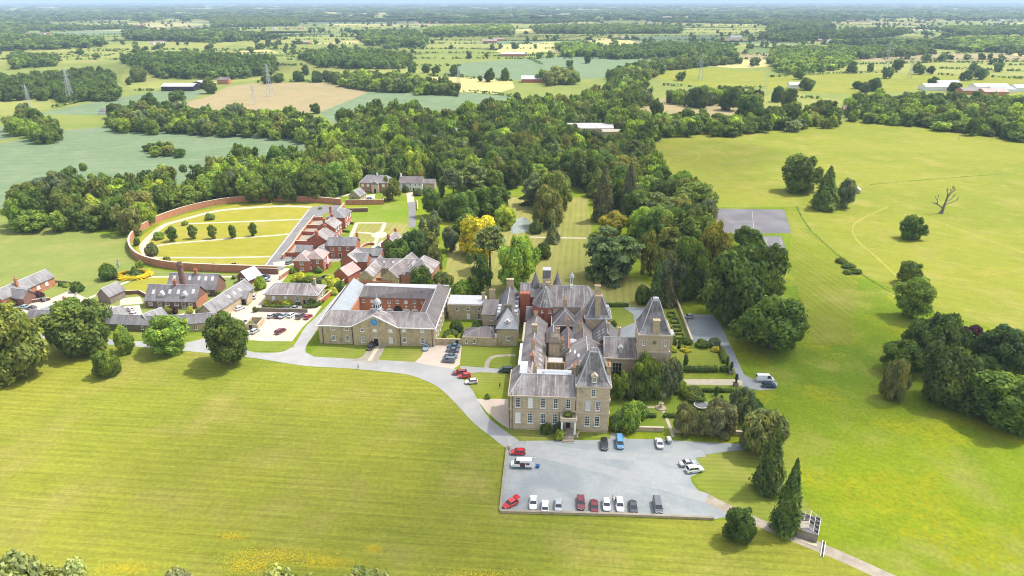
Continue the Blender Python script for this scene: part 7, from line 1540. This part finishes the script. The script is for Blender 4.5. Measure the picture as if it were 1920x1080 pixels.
wall_run('brick fence wall around the brewery garden', [(228, 553), (262, 551), (275, 558)], 1.6, .3, 'dkbrick', k=1)
wall_run('rustic timber fence from the far left cottage', [(92, 530), (110, 530), (136, 534), (146, 548), (140, 556)], 1.0, .12, 'wood', 'fence', None, cat='fence')
wall_run('dark wall around the far left cottage yard', [(28, 567), (60, 568), (95, 563)], 1.2, .35, 'dkbrick', k=1)
# garden things
x, y = G(1207, 748); o = empty('garden_table', (x, y, 0), A, 'oval white table on the garden lawn', 'table')
t = MB().lathe([(1, .72), (1, .78)], 20).build('tabletop', M['white'], o); t.scale = (2.0, .95, 1)
for s in (-1.1, 1.1):
    for q in (-.4, .4): MB().tube((s, q, 0), (s, q, .72), .05, .05, 5).build('leg', M['white'], o)
x, y = G(1239, 766); o = empty('sundial', (x, y, .1), 0, 'stone fountain base on a round paved plinth in the garden', 'fountain')
MB().lathe([(1.6, 0), (1.5, .3), (.6, .35), (.35, .6), (.3, 1.3), (.7, 1.6), (.75, 1.75), (.2, 1.7), (.18, 2.3), (.02, 2.5)], 14).build('basin', M['stone2'], o)
x, y = G(1314, 763); o = empty('trampoline', (x, y, 0), 0, 'round trampoline with pale rim on the garden lawn', 'trampoline')
MB().lathe([(1.75, .80), (1.75, .83)], 22).build('mat', M['tarmac'], o); MB().lathe([(1.78, .78), (2.15, .78), (2.15, .88), (1.78, .88), (1.78, .78)], 22).build('rim', M['sheet'], o)
for i in range(6): a = i * math.pi / 3; MB().tube((2 * math.cos(a), 2 * math.sin(a), 0), (2 * math.cos(a), 2 * math.sin(a), .78), .04, .04, 5).build('leg', M['steel'], o)
x, y = G(1186, 783); o = empty('garden_bench', (x, y, 0), A, 'pale garden bench against the bright bush', 'bench')
MB().box(-.9, .9, -.25, .25, .42, .48).build('seat', M['white'], o); MB().box(-.9, .9, .22, .28, .5, .95).build('backrest', M['white'], o)
for s in (-.8, .8): MB().box(s - .04, s + .04, -.22, .25, 0, .42).build('leg', M['white'], o)
for i, (px, py) in enumerate(((1370, 701), (1379, 724))):
    x, y = G(px, py); o = empty('gate_urn', (x, y, 0), 0, ('black statue urn on a pier at the upper side of the garden path gate', 'black statue urn on a pier at the lower side of the garden path gate')[i], 'statue', 'black urns at the garden gate')
    MB().box(-.65, .65, -.65, .65, 0, 1.2).build('pier', M['dkstone'], o); MB().lathe([(.5, 1.2), (.3, 1.4), (.25, 2.0), (.45, 2.4), (.7, 3.0), (.35, 3.2), (.5, 3.8), (.25, 4.2), (.05, 4.5)], 12).build('statue', M['black'], o)
for i, (px, py, l) in enumerate(((1057, 819, 'stone flower urn left of the entrance steps'), (1081, 820, 'stone flower urn right of the entrance steps'))):
    x, y = G(px, py); o = empty('flower_urn', (x, y, 0), 0, l, 'urn', 'urns flanking the entrance steps'); MB().lathe([(.5, 0), (.5, .5), (.25, .7), (.3, .9), (.7, 1.4), (.75, 1.5), (.6, 1.5)], 12).build('bowl', M['trim'], o)
    V, Q, T_, cv = blob_crown(5 + i, 8, 200, .3); link('plant', np_mesh('plant', V, Q, [M['leaf']], cv, None, T_), o, (0, 0, 1.3), 0, (.7, .7, .5), LC['gl'])
V, Q, T_, cv = blob_crown(9, 12, 700, .2); x, y = XY(15.3, -1.6); o = link('balcony_plants', np_mesh('balcony_plants', V, Q, [M['leaf']], cv, None, T_), None, (x, y, 5.5), A, (1.8, 1.2, .9), LC['ol']); tag(o, 'tangle of potted plants on top of the portico', 'plants')
# roofless timber shed by the track
x, y = G(1514, 995); o = empty('roof_frame_shed', (x, y, 0), R_(-28), 'timber shed with half-stripped roof frame beside the track', 'shed'); o.scale = (.84, .84, .84)
w = MB(); w.box(-2.6, 2.6, -3.6, -3.45, 0, 2.5).box(-2.6, 2.6, 3.45, 3.6, 0, 2.5).box(-2.6, -2.45, -3.45, 3.45, 0, 2.5).box(2.45, 2.6, -3.45, 3.45, 0, 2.5); w.build('wall', M['wood'], o)
bt = MB()
for i in range(17): a = -2.5 + i * .31; bt.box(a, a + .06, -3.64, -3.6, .05, 2.45)
bt.build('battens', M['wood'], o)
w = MB()
for yy in (-3.5, -1.75, 0, 1.75, 3.5): w.tube((-2.6, yy, 2.55), (0, yy, 3.9), .05, .05, 4).tube((2.6, yy, 2.55), (0, yy, 3.9), .05, .05, 4).tube((-2.6, yy, 2.55), (2.6, yy, 2.55), .04, .04, 4)
w.tube((0, -3.6, 3.9), (0, 3.6, 3.9), .1, .1, 4).tube((-2.6, -3.6, 2.55), (-2.6, 3.6, 2.55), .1, .1, 4).tube((2.6, -3.6, 2.55), (2.6, 3.6, 2.55), .1, .1, 4)
for s in (-1, 1): w.tube((s * 1.3, -3.6, 3.22), (s * 1.3, 3.6, 3.22), .06, .06, 4)
w.build('roof_frame', M['sheet'], o); MB().add([(-2.4, -3.4, 2.62), (-.1, -3.4, 3.8), (-.1, -.6, 3.8), (-2.4, -.6, 2.62), (-2.4, -3.4, 2.57), (-.1, -3.4, 3.75), (-.1, -.6, 3.75), (-2.4, -.6, 2.57)], [(0, 1, 2, 3), (7, 6, 5, 4)]).build('roof_sheet', M['path'], o)
MB().box(-2.5, 2.5, -3.3, 3.3, .05, .12).build('floor', M['tarmac'], o); MB().box(-2.8, 2.8, -5.2, -4.2, 0, .18).build('step', M['trim'], o)
x, y = G(1543, 1030); o = empty('cattle_grid', (x, y, .15), R_(-28), 'white-edged cattle grid across the track', 'cattle grid')
MB().box(-.35, -.2, -2.6, 2.6, 0, .1).box(.2, .35, -2.6, 2.6, 0, .1).build('frame', M['white'], o); mb = MB()
for i in range(3): mb.box(-.14 + i * .12, -.10 + i * .12, -2.5, 2.5, -.02, .06)
mb.build('bars', M['black'], o)
x, y = G(955, 843, 0); o = empty('gate_ball', (x, y, 0), 0, 'cream stone ball on a post at the car park corner', 'post'); MB().box(-.25, .25, -.25, .25, 0, .8).build('post', M['trim'], o); MB().lathe([(.1, .8), (.35, 1.0), (.45, 1.25), (.35, 1.5), (.05, 1.65)], 12).build('ball', M['path'], o)
# buttercups in the long grass, and faint hamlets far away
rg = np.random.default_rng(17); PP = []
for cx_, cy_, sx_, sy_, n_ in ((240, 1066, 60, 14, 500), (470, 1062, 60, 18, 900), (520, 1040, 90, 18, 900), (430, 1006, 30, 8, 200), (700, 1030, 20, 10, 200), (610, 1055, 60, 14, 700), (900, 1078, 80, 10, 300)):
    a = rg.normal(size=(n_, 2)) * .5
    for q in a:
        if 990 < cy_ + q[1] * sy_ < 1120: PP.append((*G(cx_ + q[0] * sx_, cy_ + q[1] * sy_), .16))
PP = np.array(PP); N = np.tile([[0, -.3, 1.0]], (len(PP), 1)) + rg.normal(size=(len(PP), 3)) * .3; V, Q = leaves(PP, N, .10, rg)
tag(link('buttercups', np_mesh('buttercups', V, Q, [plain('buttercup', (.62, .46, .01), .7, var=.2)])), 'yellow buttercups flowering in the lower lawn', 'flowers', None, 'stuff')
hm_ = MB(); r = random.Random(23)
for k in range(34):
    y = 1900 * math.exp(r.uniform(0, 1.25)); x = r.uniform(-.75, .75) * y
    for q in range(r.randint(2, 7)):
        a, b = x + r.uniform(-.02, .02) * y, y + r.uniform(-.02, .02) * y; w = r.uniform(8, 16) * (y / 2500) ** .5; h = r.uniform(4, 6) * (y / 2500) ** .5; m_ = r.randint(0, 2)
        hm_.box(a, a + w, b, b + w * .6, 0, h, m_); hm_.add([(a, b, h), (a + w, b, h), (a + w, b + w * .6, h), (a, b + w * .6, h), (a, b + w * .3, h * 1.6), (a + w, b + w * .3, h * 1.6)], [(0, 1, 5, 4), (2, 3, 4, 5), (3, 0, 4), (1, 2, 5)], 3)
tag(hm_.build('hamlets', [M['render'], M['brick2'], M['stone'], M['pinktile']]), 'tiny pale houses of hamlets scattered over the hazy farmland', 'hamlets', None, 'stuff')
# pylons
def pylon_mesh():
    mb = MB(); H = 46; lv = [0, 10, 19, 27, 33, 38, 42, 46]; wd = [4.2, 3.2, 2.4, 1.7, 1.3, 1.0, .8, .15]
    for a, b, p, q in zip(lv, lv[1:], wd, wd[1:]):
        c0 = [(p, p), (-p, p), (-p, -p), (p, -p)]; c1 = [(q, q), (-q, q), (-q, -q), (q, -q)]
        for i in range(4):
            j = (i + 1) % 4; mb.tube((*c0[i], a), (*c1[i], b), .22, .2, 4); mb.tube((*c0[i], a), (*c1[j], b), .12, .12, 3); mb.tube((*c0[j], a), (*c1[i], b), .12, .12, 3); mb.tube((*c1[i], b), (*c1[j], b), .12, .12, 3)
    return mb.mesh('lattice', M['steel'])
def arm_mesh(w_):
    mb = MB()
    for s in (-1, 1): mb.tube((s * 1, .8, 0), (s * w_, 0, .3), .15, .1, 4).tube((s * 1, -.8, 0), (s * w_, 0, .3), .15, .1, 4).tube((s * 1, 0, 2.4), (s * w_, 0, .3), .13, .1, 4).tube((s * w_, 0, .3), (s * w_, 0, -2.6), .1, .12, 4)
    return mb.mesh('crossarm', M['steel'])
PY = [(134, 190, 126, 'most prominent pylon at the far left above the crop field'), (58, 206, 158, 'second pylon at the far left edge'), (507, 181, 120, 'pylon standing in the bare earth field'), (860, 170, 124, 'slim pylon beside the straw field'), (1313, 150, 98, 'pylon in the bright meadow right of centre'), (1660, 132, 78, 'largest pylon against the dark wood at the right'), (1705, 148, 106, 'faint pylon beside the largest right-hand one'), (477, 196, 160, 'faint distant pylon in the bare earth field')]
pm_ = pylon_mesh(); arms = [(arm_mesh(6.5), 41), (arm_mesh(9), 35), (arm_mesh(7), 29)]
for i, (px, b, t, l) in enumerate(PY):
    x, y = G(px, b); h = hgt(y, t) ; k = h / 46; o = empty('pylon', (x, y, 0), R_(-20), l, 'pylon', 'electricity pylons')
    link('lattice', pm_, o, sc=(k, k, k))
    for m_, z in arms: link('crossarm', m_, o, (0, 0, z * k), 0, (k, k, k))
for px, b, t, l in ((223, 502, 487, 'wooden pole with transformer in the left pasture'), (283, 242, 233, 'thin pole at the edge of the crop field'), (418, 244, 233, 'thin pole before the hedge trees of the crop field'), (1797, 262, 249, 'thin pole standing in the meadow at the right'), (600, 262, 256, 'thin pole at the crop field corner')):
    x, y = G(px, b); h = hgt(y, t); o = empty('utility_pole', (x, y, 0), 0, l, 'pole', 'wooden power poles'); MB().tube((0, 0, 0), (0, 0, h), .18, .13, 7).build('pole', M['wood'], o); MB().box(-1, 1, -.08, .08, h - .5, h - .35).build('crossarm', M['wood'], o)
    if px == 223: MB().box(-.5, .5, -.5, .3, h - 2.6, h - 1.4).build('transformer', M['steel'], o)

# ---------------------------------------------------------------- broken cloud out of view, added to dapple the ground with shade
_t = NT('cloud'); _tr = _t.n('BsdfTransparent'); _mx = _t.n('MixShader'); _mx.inputs[0].default_value = .14; _t.out((.9, .9, .9), 1)
_t.L.new(_tr.outputs[0], _mx.inputs[1]); _t.L.new(_t.b.outputs[0], _mx.inputs[2]); _t.L.new(_mx.outputs[0], _t.N['Material Output'].inputs[0]); M['cloud'] = _t.m
def cloud(label, cx, cy, sx, sy, n, alt, seed, rr):
    r = random.Random(seed); V, T_ = ico(2); mb = MB(); o = empty('cloud', (cx + sd.x / sd.z * alt, cy + sd.y / sd.z * alt, alt), 0, label, 'cloud', None)
    for i in range(n):
        a = r.uniform(0, 6.28); q = math.sqrt(r.random()); R = r.uniform(*rr); p = (q * sx * math.cos(a), q * sy * math.sin(a), r.uniform(-.1, .3) * R)
        mb.add([(p[0] + v[0] * R * (1 + .1 * math.sin(7 * v[1] + i)), p[1] + v[1] * R, p[2] + v[2] * R * .5) for v in V], [tuple(int(k) for k in t) for t in T_])
    mb.build('puffs', M['cloud'], o)
cloud('unseen thin cloud shading the manor', 45, 205, 75, 95, 10, 700, 1, (38, 62)); cloud('unseen thin cloud shading the central wood', 40, 560, 130, 120, 9, 750, 2, (50, 90)); cloud('unseen cloud shading the front lawn', -38, 126, 52, 24, 10, 700, 6, (20, 34)); cloud('unseen thin cloud shading the park', 100, 190, 42, 34, 7, 700, 8, (22, 38))
cloud('unseen cloud shading the far left fields', -500, 1250, 260, 120, 12, 900, 3, (70, 120)); cloud('unseen cloud shading the far dark woods', 500, 2300, 1000, 220, 22, 1100, 4, (140, 240)); cloud('unseen cloud shading the distant hills', -300, 4200, 2600, 500, 26, 1300, 5, (300, 520))
# ---------------------------------------------------------------- aerial haze
hm = bpy.data.materials.new('haze_air'); hm.use_nodes = True; ht = hm.node_tree
ht.nodes.remove(ht.nodes['Principled BSDF']); pv_ = ht.nodes.new('ShaderNodeVolumePrincipled'); pv_.inputs['Color'].default_value = (.58, .78, 1.0, 1); pv_.inputs['Density'].default_value = 8.5e-5; pv_.inputs['Anisotropy'].default_value = 0.0
ht.links.new(pv_.outputs[0], ht.nodes['Material Output'].inputs['Volume'])
MBh = MB().box(-45000, 45000, -2500, 60000, -2.0, 118.0); hzo = MBh.build('haze', hm); tag(hzo, 'thin bluish air fading the far countryside', 'haze', None, 'stuff')
print('objects', len(bpy.data.objects))
